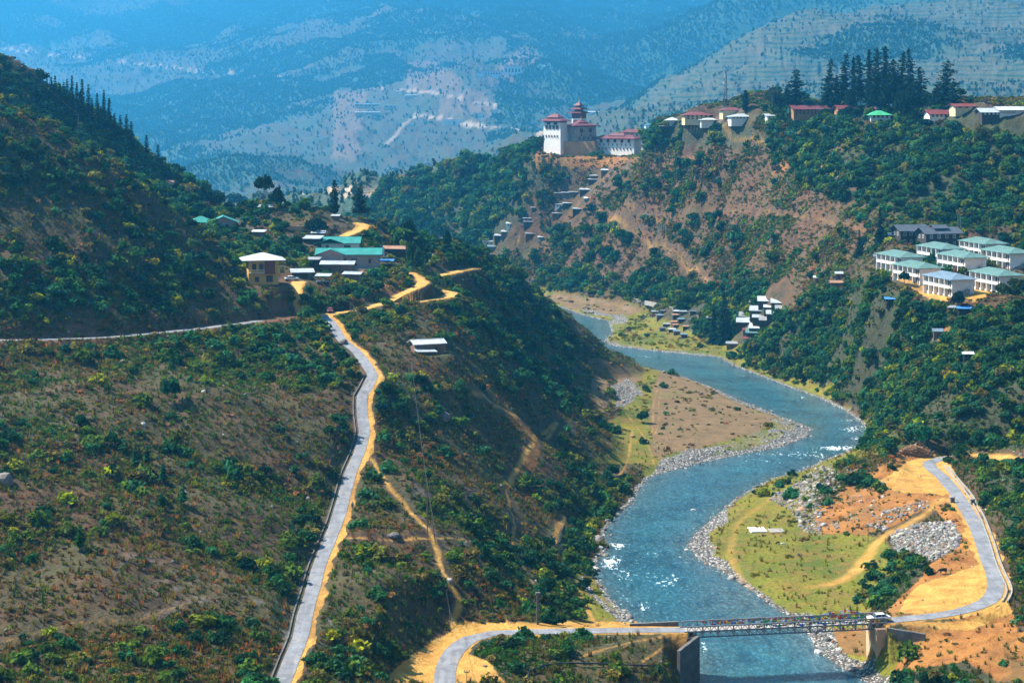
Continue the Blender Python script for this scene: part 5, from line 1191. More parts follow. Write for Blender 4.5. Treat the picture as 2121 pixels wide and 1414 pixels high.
row_house('white row house with grey-green roof and outer stair, left end of the middle line', 1874, 569, 1905, 591, 'greyteal')
row_house('white row house behind the left pair, below the dark timber houses', 1922, 528, 1953, 549, 'greyteal')
row_house('white row house with grey-green roof in the centre of the cluster', 1963, 544, 1999, 569, 'greyteal')
row_house('white row house with grey-green roof, rearmost near the right edge', 2006, 519, 2042, 538, 'greyteal')
row_house('white row house cut by the right edge of the picture, behind the front pair', 2053, 537, 2092, 560, 'greyteal')
row_house('white row house with bluish roof nearest to the edge of the terrace', 1933, 595, 1972, 616, 'blueroof')
row_house('white row house with grey-green roof partly behind a spreading tree', 2031, 590, 2071, 608, 'greyteal')
for lab, px, py, L in (('dark timber house with hipped slate roof above the row houses, left one', 1893, 506, 12), ('dark timber house with raised slate roof and white windows above the row houses, right one', 1953, 512, 15)):
    d_ = cast(px, py).y
    house('timber_house', lab, px, py, 16, L, 8, 6.0, 'gable', 1.9, 1.3, 'darkwood', 'darkroof', [q for q in rowin('f', 4, L, 3.6, 1.3, 1.4, .6)] + [q for q in rowin('f', 4, L, .5, 1.1, 1.6, .6)] + rowin('l', 2, 8, 3.6, 1.2, 1.4), wm='shutter', gable='darkwood',
          extra=(lambda r: roof_mb('gable', 5, 4, 8.0, 1.0, .9).build('upper_roof', M['darkroof'], r, (0, 2, 0))) if L > 13 else None)
# ------------------------------------------------------------------ buildings along the right-hand ridge
RIDGE = [
 ('long pale house with bright red roof beside the lattice mast', 1462, 248, 88, 15, 'red', 'cream', 'hip', 9), ('white low house with pale roof in front of the red-roofed one', 1478, 254, 52, 9, 'whiteroof', 'white', 'hip', 0),
 ('white house with pale blue roof right of the lattice mast', 1545, 250, 62, 13, 'tin', 'white', 'hip', 8), ('small white pavilion with pale pyramid roof on the ridge', 1394, 257, 22, 13, 'whiteroof', 'white', 'hip', 0), ('red roofed house behind the lattice mast', 1520, 236, 46, 12, 'red', 'cream', 'hip', 0),
 ('white house with pale teal roof between fortress and pavilion', 1352, 266, 30, 11, 'greyteal', 'white', 'hip', 0), ('dark wooden hut under the small pavilion', 1390, 267, 42, 8, 'oldtin', 'darkwood', 'shed', 0), ('small dark hut left of the wooden ridge hut', 1371, 271, 12, 9, 'oldtin', 'darkwood', 'shed', 0),
 ('long ochre building with dull red roof under the tall firs, left half', 1693, 238, 100, 19, 'maroon', 'ochre', 'gable', 12), ('ochre building with dull red roof under the tall firs, right half', 1775, 238, 76, 19, 'maroon', 'ochre', 'gable', 9),
 ('low red roofed house at the left foot of the leaning fir', 1648, 226, 30, 9, 'red', 'plank', 'gable', 0), ('white house with vivid green roof below the fir grove', 1824, 252, 42, 22, 'green', 'white', 'hip', 4),
 ('dark square tower house with grey tiered roof below the fir grove', 1896, 238, 28, 26, 'darkroof', 'darkwood', 'hip', 0), ('red roofed house right of the dark tower house', 1928, 226, 26, 12, 'red', 'white', 'hip', 0), ('white gabled house with red roof half hidden by trees on the ridge', 1950, 250, 50, 22, 'red', 'white', 'gable', 5),
 ('house with pinkish red roof behind ridge shrubs', 2010, 228, 64, 12, 'red', 'cream', 'gable', 4), ('dark walled house with white windows and pale roof at the right end of the ridge', 2066, 245, 66, 20, 'tin', 'darkwood', 'gable', 7), ('long pale roofed house behind, at the right end of the ridge', 2105, 238, 70, 16, 'whiteroof', 'white', 'gable', 0),
 ('low pale building between shrubs on the ridge, under the firs', 1608, 245, 38, 8, 'tin', 'white', 'gable', 0)]
for lab, px, py, w_, h_, rm, wl, kind, nw in RIDGE:
    p = cast(px, py); s = pxm(p.y); L, hh = w_ / s, h_ / s
    wins = rowin('f', nw, L, hh * .35, L / nw * .42, hh * .28, .6) if nw else []
    if nw >= 9: wins += rowin('f', nw, L, hh * .06, L / nw * .42, hh * .2, .6)
    house('ridge_house', lab, px, py, 6, L, min(9, L * .6 + 2), hh * .66, kind, min(2.0, hh * .3) + .3, 1.1, wl, rm, wins, group=None, pane=False, wm='shutter' if wl == 'darkwood' else 'brown', gable=wl, loc=p)
# lattice mast
def mast():
    p = cast(1503, 244); s = pxm(p.y); Ht = 98 / s
    r = thing('lattice_mast', 'slender steel lattice mast with antennas rising from the ridge houses', 'mast', p, 0)
    def wd(z): return .95 * (1 - .62 * z / Ht)
    c = [(1, 1), (1, -1), (-1, -1), (-1, 1)]; zs = [Ht * i / 14 for i in range(15)]
    for sx, sy in c: MB().tube((sx * wd(0), sy * wd(0), -1), (sx * wd(Ht), sy * wd(Ht), Ht), .14, .09).build('leg', M['darksteel'], r)
    m = MB()
    for a, b in zip(zs[:-1], zs[1:]):
        for i in range(4):
            q, w2 = c[i], c[(i + 1) % 4]
            m.tube((q[0] * wd(a), q[1] * wd(a), a), (w2[0] * wd(b), w2[1] * wd(b), b), .07, n=4).tube((w2[0] * wd(a), w2[1] * wd(a), a), (q[0] * wd(b), q[1] * wd(b), b), .07, n=4).tube((q[0] * wd(b), q[1] * wd(b), b), (w2[0] * wd(b), w2[1] * wd(b), b), .07, n=4)
    m.build('bracing', M['darksteel'], r)
    MB().tube((0, 0, Ht), (0, 0, Ht + 4), .12, .05).build('spire', M['darksteel'], r)
    for z, a in ((Ht * .97, 0), (Ht * .93, 2.1), (Ht * .88, 4.2), (Ht * .80, 1)): MB().box(.55 * math.cos(a) - .25, .55 * math.cos(a) + .25, .55 * math.sin(a) - .15, .55 * math.sin(a) + .15, z - 1.1, z + 1.1).build('antenna', M['shutter'], r)
    MB().tube((-.9, -.3, Ht * .72), (-.9, -.7, Ht * .72), .7, .6, 12).build('dish', M['shutter'], r); MB().tube((.9, -.3, Ht * .6), (.9, -.6, Ht * .6), .5, .45, 12).build('dish', M['redwood'], r)
mast()

# ------------------------------------------------------------------ fortress on its spur
DZ = Vector((41.0, DZY, 79.0)); DS = pxm(DZ.y)
def fort(name, label, x0, x1, ytop, ybot, depth, wall, yaw=0, roofs=(), rows=(), dy=0, batter=.04, band=None):
    """x0, x1, ytop, ybot in pixels of the front; roofs = (lift m, shrink, height, material); rows = (n, z fraction, w, h)"""
    y = DZ.y + dy; X0 = (x0 - CX) / F * y; X1 = (x1 - CX) / F * y; zb = H - (ybot - HOR) / F * y; zt = H - (ytop - HOR) / F * y; W = depth; ya = R(yaw)
    L = (X1 - X0 - W * abs(math.sin(ya))) / math.cos(ya); hh = zt - zb; b = batter * hh
    r = thing(name, label, 'fortress', ((X0 + X1) / 2 + math.sin(ya) * W / 2, y, zb), ya)
    MB().add([(-L / 2 - b * 1.6, -b * 1.6, -14), (L / 2 + b * 1.6, -b * 1.6, -14), (L / 2 + b * 1.6, W + b * 1.6, -14), (-L / 2 - b * 1.6, W + b * 1.6, -14), (-L / 2, 0, hh), (L / 2, 0, hh), (L / 2, W, hh), (-L / 2, W, hh)], [(0, 3, 2, 1), (4, 5, 6, 7), (0, 1, 5, 4), (1, 2, 6, 5), (2, 3, 7, 6), (3, 0, 4, 7)]).build('wall', M[wall], r)
    if band: MB().box(-L / 2 - .12, L / 2 + .12, -.12, W + .12, hh * band, hh * .985).build('red_band', M['redwood'], r)
    z = hh
    for lift, shr, rh, rm in roofs:
        z += lift
        if lift > 0.3: MB().box(-L / 2 * shr * .82, L / 2 * shr * .82, W / 2 - W / 2 * shr * .82, W / 2 + W / 2 * shr * .82, z - lift - .3, z + .1).build('upper_storey', M['redwood'], r)
        roof_mb('hip', L * shr, W * shr, z + .1, rh, 2.0 if shr > .6 else 1.3, .35).build('roof', M[rm], r, (0, W / 2 * (1 - shr), 0)); z += rh * .55
    if roofs:
        f_ = MB().tube((0, W / 2, z + .2), (0, W / 2, z + 1.4), .55, .3, 8).tube((0, W / 2, z + 1.4), (0, W / 2, z + 3.2), .2, .05, 8).build('finial', M['gold'], r)
    for n, fz, w_, h_, fc in rows:
        ln = L if fc == 'f' else W
        for q in rowin(fc, n, ln, hh * fz, w_, h_, 1.0):
            off = b * (1 - fz) + .05
            m = MB(); u, zz = q[1], q[2]
            if fc == 'f': m.box(-L / 2 + u - w_ / 2, -L / 2 + u + w_ / 2, -off - .25, 0, zz, zz + h_)
            else: m.box(L / 2, L / 2 + off + .25, u - w_ / 2, u + w_ / 2, zz, zz + h_)
            m.build('window', M['brown'], r)
    return r
fort('fortress_hall', 'white fortress hall with maroon roof and balcony windows, leftmost of the stronghold', 1127, 1174, 248, 300, 6, 'white', -42, [(0, 1, 1.6, 'maroon'), (1.2, .55, 1.3, 'maroon')], [(5, .30, .5, 1.4, 'f'), (4, .62, 1.5, 2.4, 'f'), (2, .80, 2.6, 2.2, 'f')], 2, band=.88)
fort('fortress_tower', 'tall central fortress tower with three tiered maroon roofs and gilt finial', 1185, 1214, 232, 262, 5.5, 'white', -42, [(0, 1, 1.2, 'maroon'), (1.8, .72, 1.1, 'maroon'), (1.8, .42, 1.2, 'maroon')], [(4, .25, .8, 1.4, 'f'), (4, .62, 1.0, 1.8, 'f')], 12, band=.55)
fort('fortress_keep', 'grey-brown stone fortress keep under the tall tower', 1174, 1235, 259, 298, 11, 'stone', 28, [(0, 1, 1.6, 'maroon'), (1.1, .3, 1.0, 'red')], [(4, .25, .8, 1.3, 'f'), (2, .6, 2.0, 2.4, 'f'), (2, .4, .6, 1.3, 'f')], 1, band=.9)
fort('fortress_wing', 'long white lower fortress wing with maroon roof and slit windows', 1237, 1326, 285, 322, 7, 'white', -38, [(0, 1, 1.5, 'maroon'), (.9, .35, .9, 'maroon')], [(10, .32, .45, 1.2, 'f'), (8, .55, .45, 1.2, 'f'), (5, .72, 1.6, 2.2, 'f')], -6, band=.9)
fort('fortress_gatehouse', 'small maroon-roofed fortress house behind the right end of the white wing', 1292, 1345, 272, 286, 5, 'white', -30, [(0, 1, 1.2, 'maroon')], [(4, .3, .8, 1.2, 'f')], 16)
fort('fortress_annex', 'small red-brown annex at the left foot of the white fortress hall', 1124, 1130, 280, 292, 4, 'redwood', -16, [], [(1, .4, .6, 1, 'f')], 6)
fort('fortress_rampart', 'tan retaining wall of the fortress with rubble along its top', 1164, 1238, 293, 326, 6, 'fortwall', -20, [], [], -4, .10)

# ------------------------------------------------------------------ shacks
HUTS = [(1254, 361, 18, 'tin', 'plank', 'topmost hut of the string of huts below the fortress'), (1230, 372, 15, 'tin', 'plank', 'hut just left of and below the topmost hillside hut'), (1228, 380, 19, 'oldtin', 'darkwood', 'broad low hut directly under the second hillside hut'), (1213, 401, 24, 'tin', 'darkwood', 'largest dark hut with pale roof at the path head'),
        (1158, 408, 18, 'oldtin', 'plank', 'left hut of the joined row above the path'), (1173, 407, 18, 'tin', 'plank', 'middle hut of the joined row above the path'), (1188, 406, 18, 'oldtin', 'plank', 'right hut of the joined row above the path'), (1213, 419, 7, 'whiteroof', 'white', 'tiny white hut under the large dark hut'),
        (1158, 431, 17, 'tin', 'white', 'pale hut left of the path head'), (1176, 429, 20, 'tin', 'darkwood', 'dark hut with pale roof touching the path head'), (1197, 441, 22, 'oldtin', 'darkwood', 'low dark hut right below the path head'), (1155, 450, 22, 'oldtin', 'plank', 'solitary hut below the middle huts'),
        (1094, 460, 20, 'tin', 'plank', 'upper of two stacked huts on the lower spur'), (1096, 467, 21, 'tin', 'darkwood', 'lower of two stacked huts on the lower spur'), (1056, 471, 15, 'whiteroof', 'white', 'white hut standing alone near the slope edge'), (1048, 488, 20, 'tin', 'plank', 'upper of three huts at the lower end'),
        (1036, 496, 24, 'tin', 'darkwood', 'middle one of three huts at the lower end'), (1016, 508, 34, 'tin', 'cream', 'longest hut, lowest at the left end'), (1022, 519, 26, 'blueroof', 'plank', 'bluish hut just under the longest one'), (1100, 492, 22, 'oldtin', 'redwood', 'red-brown hut above the dark ravine'), (1119, 499, 9, 'whiteroof', 'white', 'tiny white hut right of the red-brown one'),
        (1105, 438, 8, 'oldtin', 'darkwood', 'tiny dark hut in the bushes left of the path head')]
for px, py, w_, rm, wl, lab in HUTS:
    p = cast(px, py); s = pxm(p.y)
    house('hillside_hut', lab, px, py, -10, w_ / s, 3.5, 2.3, 'shed', .7, .5, wl, rm, [('f', w_ / s * .3, .8, .7, .8)], [('f', w_ / s * .65, 0, .7, 1.7)], cat='hut', pane=False, loc=p, group='huts strung down the hill below the fortress')
SLUM = [(1548, 640, 22, 'tin', 'at the upper left corner'), (1566, 634, 24, 'tin', 'at the top left of centre'), (1585, 632, 26, 'whiteroof', 'at the top centre'), (1612, 636, 26, 'tin', 'at the top right corner'), (1596, 645, 24, 'whiteroof', 'bright, under the top right corner'), (1572, 652, 34, 'tin', 'in the very middle'), (1548, 664, 30, 'oldtin', 'at the left edge of the middle line'),
        (1578, 666, 34, 'tin', 'wide, lower middle'), (1605, 659, 30, 'tin', 'at the right edge of the middle line'), (1545, 676, 34, 'tin', 'at the lower left corner'), (1590, 672, 30, 'oldtin', 'at the lower right corner'), (1566, 688, 26, 'whiteroof', 'detached below the others, brighter'), (1562, 698, 30, 'greyteal', 'lowest of all, greenish'), (1618, 648, 20, 'oldtin', 'outermost on the right')]
for px, py, w_, rm, lab in SLUM:
    p = cast(px, py); s = pxm(p.y)
    house('tin_shack', f'silvery tin-roofed shack of the riverside cluster, {lab}', px, py, float(RG.uniform(-12, -6)), w_ / s * 1.1, 7.0, 1.8, 'shed', 1.5, .4, 'darkwood', rm, [], [('f', w_ / s * .4, 0, .8, 1.7)], cat='shack', pane=False, loc=p, group='tin-roofed shacks crowded beside the tall conifer')
for px, py, w_, rm, wl, lab in [(1516, 722, 22, 'oldtin', 'plank', 'grey hut alone at the river edge of the wood'), (1545, 694, 12, 'red', 'plank', 'tiny red roofed hut in the wood below the tin shacks'), (1547, 712, 13, 'red', 'white', 'tiny white and red hut near the river wood'), (1943, 700, 18, 'blueroof', 'plank', 'hut with pale blue sheet roof in the bushes under the row houses'),
                             (1735, 597, 28, 'brownroof', 'plank', 'low hut with pinkish sheet roof on the wooded shoulder'), (1738, 578, 14, 'tin', 'plank', 'tiny hut with pale roof on the wooded shoulder'), (1693, 586, 14, 'whiteroof', 'tan', 'tiny pale hut at the left end of the wooded shoulder'), (1480, 668, 30, 'oldtin', 'darkwood', 'long dark hut left of the tall riverside conifer'),
                             (1822, 543, 22, 'blueroof', 'plank', 'bluish hut left of the row houses'), (1853, 498, 24, 'blueroof', 'plank', 'bluish low hut left of the dark timber houses')]:
    p = cast(px, py); s = pxm(p.y)
    house('lone_hut', lab, px, py, -8, w_ / s, 3.2, 2.2, 'shed', .6, .4, wl, rm, [], [('f', w_ / s * .5, 0, .8, 1.7)], cat='hut', pane=False, loc=p)
for px, py, w_, lab, rm in [(1848, 632, 4.6, 'blue tarpaulin shelter in the bushes under the row houses, left one', 'bluetarp'), (1998, 652, 4.6, 'bright blue tarpaulin shelter below the tall spreading tree', 'bluetarp'), (2006, 747, 3.2, 'white roofed pole shelter high on the green slope', 'whiteroof'), (1975, 650, 3.4, 'grey roofed pole shelter left of the bright blue tarpaulin', 'oldtin')]:
    stilts('pole_shelter', lab, px, py, -6, w_, 2.4, 2.2, rm, brace=False)
STALLS = [(1358, 652), (1372, 650), (1400, 650), (1368, 659), (1400, 660), (1415, 652), (1436, 652), (1452, 655), (1412, 667), (1398, 672), (1380, 678), (1372, 686), (1392, 688), (1402, 694), (1420, 684), (1440, 690), (1432, 668), (1455, 682), (1418, 700), (1400, 680)]
RG2 = np.random.default_rng(5)
for k, (px, py) in enumerate(STALLS):
    w_ = float(RG2.uniform(2.0, 3.6)); rm = ['oldtin', 'darkroof', 'tin', 'blueroof', 'brownroof'][k % 5]; rows = ['rear', 'second', 'third', 'front'][min(3, (py - 648) // 13)]
    house('riverside_stall', f'low dark riverside stall with {["grey", "slate", "pale", "bluish", "brown"][k % 5]} roof, {rows} row, {["left part", "middle", "right part"][min(2, (px - 1350) // 37)]} of the cluster', px, py, float(RG2.uniform(-15, 15)), w_, 2.2, float(RG2.uniform(1.2, 1.9)), 'shed', .35, .25, ['darkwood', 'plank'][k % 2], rm, [], [('f', w_ / 2, 0, .7, 1.2)], cat='stall', pane=False, group='small dark stalls on the green river flat')
# far buildings on the mountainside
FARB = [(1012, 158, 52, 12, 'darkroof', 'white', 'long pale unfinished building with rows of openings on the far mountain', 9), (1062, 157, 36, 24, 'blueroof', 'white', 'taller pale building with flat roofs right beside the long far one', 5), (992, 160, 18, 10, 'tin', 'white', 'small white block left of the long far building', 0), (770, 222, 70, 7, 'blueroof', 'cream', 'long low building by the far hill road', 8), (815, 224, 40, 6, 'greyteal', 'cream', 'low greenish building right of the long low one by the far road', 4),
        (950, 258, 60, 12, 'tin', 'white', 'pale concrete hall with bluish roof beside the far bend', 0), (992, 243, 30, 10, 'greyteal', 'white', 'small greenish hall right of the pale concrete one', 0), (1024, 240, 12, 14, 'tin', 'white', 'narrow pale block at the end of the far road', 0), (855, 202, 34, 5, 'tin', 'cream', 'thin pale roof above the far hill road', 0), (1230, 236, 22, 4, 'tin', 'white', 'thin pale roof behind the fortress tower', 0), (1133, 140, 14, 4, 'tin', 'white', 'tiny pale roof on the far terraces', 0), (420, 382, 20, 5, 'tin', 'white', 'pale roof down in the far valley behind the dark hill', 0), (760, 238, 50, 6, 'tin', 'cream', 'lower pale building under the long low one by the far road', 5)]
for px, py, w_, h_, rm, wl, lab, nw in FARB:
    p = cast(px, py, near=1300); s = pxm(p.y); L = w_ / s
    house('distant_building', lab, px, py, -6, L, 10, h_ / s * .85, 'shed' if h_ < 10 else 'flat', 1.5, 1.5, wl, rm, rowin('f', nw, L, h_ / s * .3, L / nw * .5, h_ / s * .3) if nw else [], cat='building', pane=False, loc=p, sink=12)

# ------------------------------------------------------------------ bridge
A, B = Vector(WC[-1]), Vector(WE[0]); ax = (B - A); BL = ax.length; byaw = math.atan2(ax.y, ax.x)
br = thing('truss_bridge', 'narrow steel truss road bridge crossing the turquoise river', 'bridge', (A.x, A.y, A.z), byaw)
npan = 13; pl = BL / npan; BW = 2.15
def panel():
    m = MB(); c = .055
    for z in (-.95, 1.12): m.box(.03, pl - .03, -.11, .11, z - c * 2, z + c * 2)
    for x in (.08, pl / 2, pl - .08): m.box(x - .06, x + .06, -.06, .06, -.84, 1.0)
    for x0 in (0.08, pl / 2):
        h_ = pl / 2 - .08; mid = x0 + h_ / 2
        for (xa, za), (xb, zb) in (((x0, .08), (mid, 1.04)), ((mid, 1.04), (x0 + h_, .08)), ((x0, .08), (mid, -.87)), ((mid, -.87), (x0 + h_, .08))): m.tube((xa, 0, za), (xb, 0, zb), .075, n=4)
    return m
pm = None
for sy in (-BW, BW):
    for k in range(npan):
        if pm is None: o = panel().build('truss_panel', M['steel'], br); pm = o.data
        else: o = bpy.data.objects.new('truss_panel', pm); scene.collection.objects.link(o); o.parent = br
        o.location = (k * pl, sy, 0)
MB().box(-.6, BL + .6, -1.75, 1.75, -.14, .02).build('deck', simple('deck_planks', (.34, .30, .27), .85, .3, 1.2), br)
for k in range(npan + 1):
    MB().box(k * pl - .1, k * pl + .1, -2.5, 2.5, -.62, -.34).build('crossbeam', M['darksteel'], br)
    for sy in (-1, 1): MB().tube((k * pl, sy * 2.9, -.5), (k * pl, sy * 2.2, .75), .04, n=4).build('raker', M['steel'], br)
for sy in (-1.78, 1.78): MB().box(-.5, BL + .5, sy - .1, sy + .1, .03, .2).build('kerb_beam', M['steel'], br)
def flags(name, label, pts, n, size):
    m = MB(); rr = np.random.default_rng(len(pts) * 7 + n)
    for a, b in zip(pts[:-1], pts[1:]):
        a, b = Vector(a), Vector(b); q = 8
        sag = (b - a).length * .05
        P_ = [a.lerp(b, i / q) - Vector((0, 0, sag * math.sin(math.pi * i / q))) for i in range(q + 1)]
        for u_, v_ in zip(P_[:-1], P_[1:]): m.tube(u_, v_, .012, n=4, mi=1)
        L = (b - a).length; kk = max(2, int(L / (size * 1.1)))
        for i in range(kk):
            t_ = (i + .5) / kk; c_ = a.lerp(b, t_) - Vector((0, 0, sag * math.sin(math.pi * t_))); d = (b - a).normalized() * size * .5
            s_ = Vector((rr.normal() * .06, rr.normal() * .10, -size * rr.uniform(.7, 1.15)))
            m.add([c_ - d, c_ + d, c_ + d + s_, c_ - d + s_, c_ - d + Vector((0, .012, 0)), c_ + d + Vector((0, .012, 0)), c_ + d + s_ + Vector((0, .012, 0)), c_ - d + s_ + Vector((0, .012, 0))], [(0, 1, 2, 3), (7, 6, 5, 4)], int(rr.integers(0, 5)))
    o = m.build(name, cols, None, (A.x, A.y, A.z), byaw); return tag(o, label, 'prayer flags', 'prayer flag strings on the bridge')
fl = lambda y, z, x0, x1, n, w=0: [(x0 + (x1 - x0) * i / n, y + w * ((i % 2) - .5), z + (.22 if i % 2 else -.12)) for i in range(n + 1)]
flags('prayer_flag_string', 'string of small coloured prayer flags along the far truss, over most of the bridge', fl(BW, 1.15, 4, BL - 1, 15, .2), 1, .52)
flags('prayer_flag_string', 'second string of coloured prayer flags hung just under the far truss rail', fl(BW - .2, .75, 6, BL - 2, 13, .3), 2, .46)
flags('prayer_flag_string', 'string of coloured prayer flags along the near truss rail', fl(-BW, .95, 14, BL, 11, .2), 3, .44)
flags('prayer_flag_string', 'raised bunch of coloured prayer flags beside the taxi end of the bridge', [(BL - 14, BW, 1.1), (BL - 11, BW, 1.6), (BL - 8, BW, 1.9), (BL - 6.5, BW, 2.1), (BL - 4, BW, 1.5), (BL - 1, BW, 1.2)], 4, .5)
flags('prayer_flag_string', 'dense lower string of coloured prayer flags at the right half of the far truss', fl(BW - .1, .45, BL * .5, BL - 1, 8, .3), 5, .46)
# abutments
def abut(name, label, x0, x1, y0, y1, wings, mat):
    r = thing(name, label, 'abutment', (A.x, A.y, A.z), byaw)
    MB().box(x0, x1, y0, y1, -14, -.75).build('pier_wall', M[mat], r)
    for (xa, ya, xb, yb, ztop_a, ztop_b) in wings:
        d = Vector((xb - xa, yb - ya, 0)); n = Vector((-d.y, d.x, 0)).normalized() * .35
        a, b = Vector((xa, ya, 0)), Vector((xb, yb, 0)); zz = lambda z: Vector((0, 0, z))
        MB().add([a - n + zz(-14), b - n + zz(-14), b + n + zz(-14), a + n + zz(-14), a - n + zz(ztop_a), b - n + zz(ztop_b), b + n + zz(ztop_b), a + n + zz(ztop_a)], [(0, 3, 2, 1), (4, 5, 6, 7), (0, 1, 5, 4), (1, 2, 6, 5), (2, 3, 7, 6), (3, 0, 4, 7)]).build('wing_wall', M['darkcon'], r)
    return r
abut('bridge_abutment', 'tall dark stained concrete abutment at the left end of the bridge', -.4, 2.2, -3.4, 3.2, [(1.9, -3.0, -3.4, -8.5, -.4, -1.6), (-.4, 3.3, -10, 5.0, .9, .4)], 'darkcon')
abut('bridge_abutment', 'concrete abutment with sunlit pier and grey wing wall, right end of the bridge', BL - 2.2, BL + .5, -3.2, 3.0, [(BL - .2, -3.6, BL + 6.4, -7.4, -.35, -.9)], 'tan')

# ------------------------------------------------------------------ cars
def car(label, loc, yaw, top, low, s=1.0, name='car'):
    r = thing(name, label, 'car', loc, yaw)
    r.scale = (s, s, s)
    def loft(prof, wds, mats_):
        m = MB(); n = len(prof)
        vs = [(x, -w_, z) for (x, z), w_ in zip(prof, wds)] + [(x, w_, z) for (x, z), w_ in zip(prof, wds)]
        fs = [tuple(range(n)), tuple(range(n, 2 * n))[::-1]] + [(i, i + n, (i + 1) % n + n, (i + 1) % n) for i in range(n)]
        return m.add(vs, fs)
    loft([(-2.12, .35), (-2.14, .62), (2.1, .62), (2.12, .35)], [.8, .83, .83, .8], None).build('sill', M[low] if isinstance(low, str) else low, r, bevel=.03)
    body = loft([(-2.14, .62), (-2.08, .92), (-1.2, 1.0), (1.55, 1.04), (2.08, .98), (2.1, .62)], [.84, .82, .84, .84, .80, .83], None).build('body', top, r, bevel=.04)
    loft([(-1.25, 1.0), (-.55, 1.44), (.95, 1.46), (1.6, 1.04)], [.78, .62, .62, .76], None).build('window_glass', M['glass'], r)
    loft([(-.62, 1.43), (-.45, 1.50), (.88, 1.51), (1.02, 1.43)], [.64, .60, .60, .64], None).build('roof', top, r)
    for x in (-.72, .22, 1.2):
        for sy in (-1, 1): MB().tube((x - (.28 if x < -.5 else 0) + .1, sy * .80, 1.0), (x + (.0 if x < 1 else -.25), sy * .645, 1.45), .035, n=4).build('pillar', top, r)
    for x in (-1.32, 1.3):
        for sy in (-1, 1):
            w_ = MB().tube((x, sy * .66, .31), (x, sy * .86, .31), .31, n=14).build('tyre', M['rubber'], r); MB().tube((x, sy * .84, .31), (x, sy * .875, .31), .19, n=10).build('rim', M['steel'], w_)
    for sy in (-1, 1):
        MB().box(-2.17, -2.08, sy * .6 - .16, sy * .6 + .16, .68, .84).build('headlight', M['shutter'], r); MB().box(2.06, 2.13, sy * .62 - .12, sy * .62 + .12, .72, .9).build('tail_light', M['redwood'], r)
    return r
paint_w = simple('white_paint', (.80, .82, .84), .3, .04, .5, spec=.6); paint_y = simple('yellow_paint', (.85, .50, .06), .35, .05, .5, spec=.6); paint_r = simple('red_paint', (.30, .03, .04), .35, .08, .5, spec=.6); paint_b = simple('van_white', (.70, .74, .78), .35, .06, .5, spec=.6)
cp = A.lerp(B, .985); car('white and yellow taxi leaving the right end of the bridge', (cp.x, cp.y - .3, cp.z + .03), byaw, paint_w, paint_y, 1.08)
p = cast(683, 648); car('dark red car parked at the road junction below the village', (p.x, p.y, p.z + .05), R(100), paint_r, 'rubber')
p = cast(604, 582); car('small white car parked beside the yellow house', (p.x, p.y, p.z + .05), R(200), paint_b, 'rubber')

# ------------------------------------------------------------------ people and a cow
def skin_figure(name, joints, edges, radii, mat, parent, root=0, lv=1):
    me = bpy.data.meshes.new(name); me.from_pydata(joints, edges, []); me.materials.append(mat)
    o = bpy.data.objects.new(name, me); scene.collection.objects.link(o); o.parent = parent
    md = o.modifiers.new('skin', 'SKIN'); md.use_smooth_shade = True
    sv = me.skin_vertices[0].data if len(me.skin_vertices) else None
    if sv is None:
        bm = bmesh.new(); bm.from_mesh(me); bm.verts.layers.skin.verify(); bm.to_mesh(me); bm.free(); sv = me.skin_vertices[0].data
    for i, rr in enumerate(radii): sv[i].radius = (rr, rr); sv[i].use_root = (i == root)
    sb = o.modifiers.new('sub', 'SUBSURF'); sb.levels = lv; sb.render_levels = lv
    return o
cl = lambda n_, c: simple(n_, c, .85, .1, 3)
CL = {'dark': cl('dark_cloth', (.02, .022, .03)), 'blue': cl('blue_cloth', (.18, .27, .42)), 'skin': cl('skin', (.32, .17, .10)), 'grey': cl('grey_cloth', (.12, .12, .13)), 'red': cl('red_cloth', (.35, .04, .04)), 'hair': cl('black_hair', (.01, .01, .01)), 'white': cl('white_cloth', (.7, .7, .7))}
def person(label, px, py, yaw, shirt, legs, group=None, h=1.7, stride=.22):
    p = cast(px, py); r = thing('person', label, 'person', p, R(yaw), group); r.scale = (h / 1.7,) * 3
    J = [(0, 0, .93), (0, 0, 1.15), (0, .01, 1.38), (0, 0, 1.50), (0, -.01, 1.60), (0, -.01, 1.69), (-.10, 0, .88), (-.11, -stride * .5, .50), (-.11, -stride * .9, .09), (-.11, -stride * .9 - .15, .04), (.10, 0, .88), (.11, stride * .35, .50), (.11, stride, .12), (.11, stride - .14, .05),
         (-.19, 0, 1.40), (-.25, .06, 1.13), (-.25, .02, .88), (-.25, -.01, .80), (.19, 0, 1.40), (.25, -.05, 1.13), (.25, -.14, .90), (.25, -.18, .83)]
    E = [(0, 1), (1, 2), (2, 3), (3, 4), (4, 5), (0, 6), (6, 7), (7, 8), (8, 9), (0, 10), (10, 11), (11, 12), (12, 13), (2, 14), (14, 15), (15, 16), (16, 17), (2, 18), (18, 19), (19, 20), (20, 21)]
    Rr = [.14, .13, .15, .06, .10, .075, .09, .065, .042, .04, .09, .065, .042, .04, .06, .045, .033, .035, .06, .045, .033, .035]
    skin_figure('body', J, E, Rr, CL['skin'], r)
    q = [0, 6, 7, 8, 10, 11, 12]; mp = {k: i for i, k in enumerate(q)}
    skin_figure('trousers', [J[k] for k in q], [(mp[a], mp[b]) for a, b in E if a in mp and b in mp], [Rr[k] + .022 for k in q], CL[legs], r)
    q = [0, 1, 2, 14, 15, 16, 18, 19, 20]; mp = {k: i for i, k in enumerate(q)}
    skin_figure('jacket', [J[k] for k in q], [(mp[a], mp[b]) for a, b in E if a in mp and b in mp], [Rr[k] + .025 for k in q], CL[shirt], r)
    skin_figure('hair', [(0, .02, 1.66), (0, .01, 1.74)], [(0, 1)], [.11, .09], CL['hair'], r)
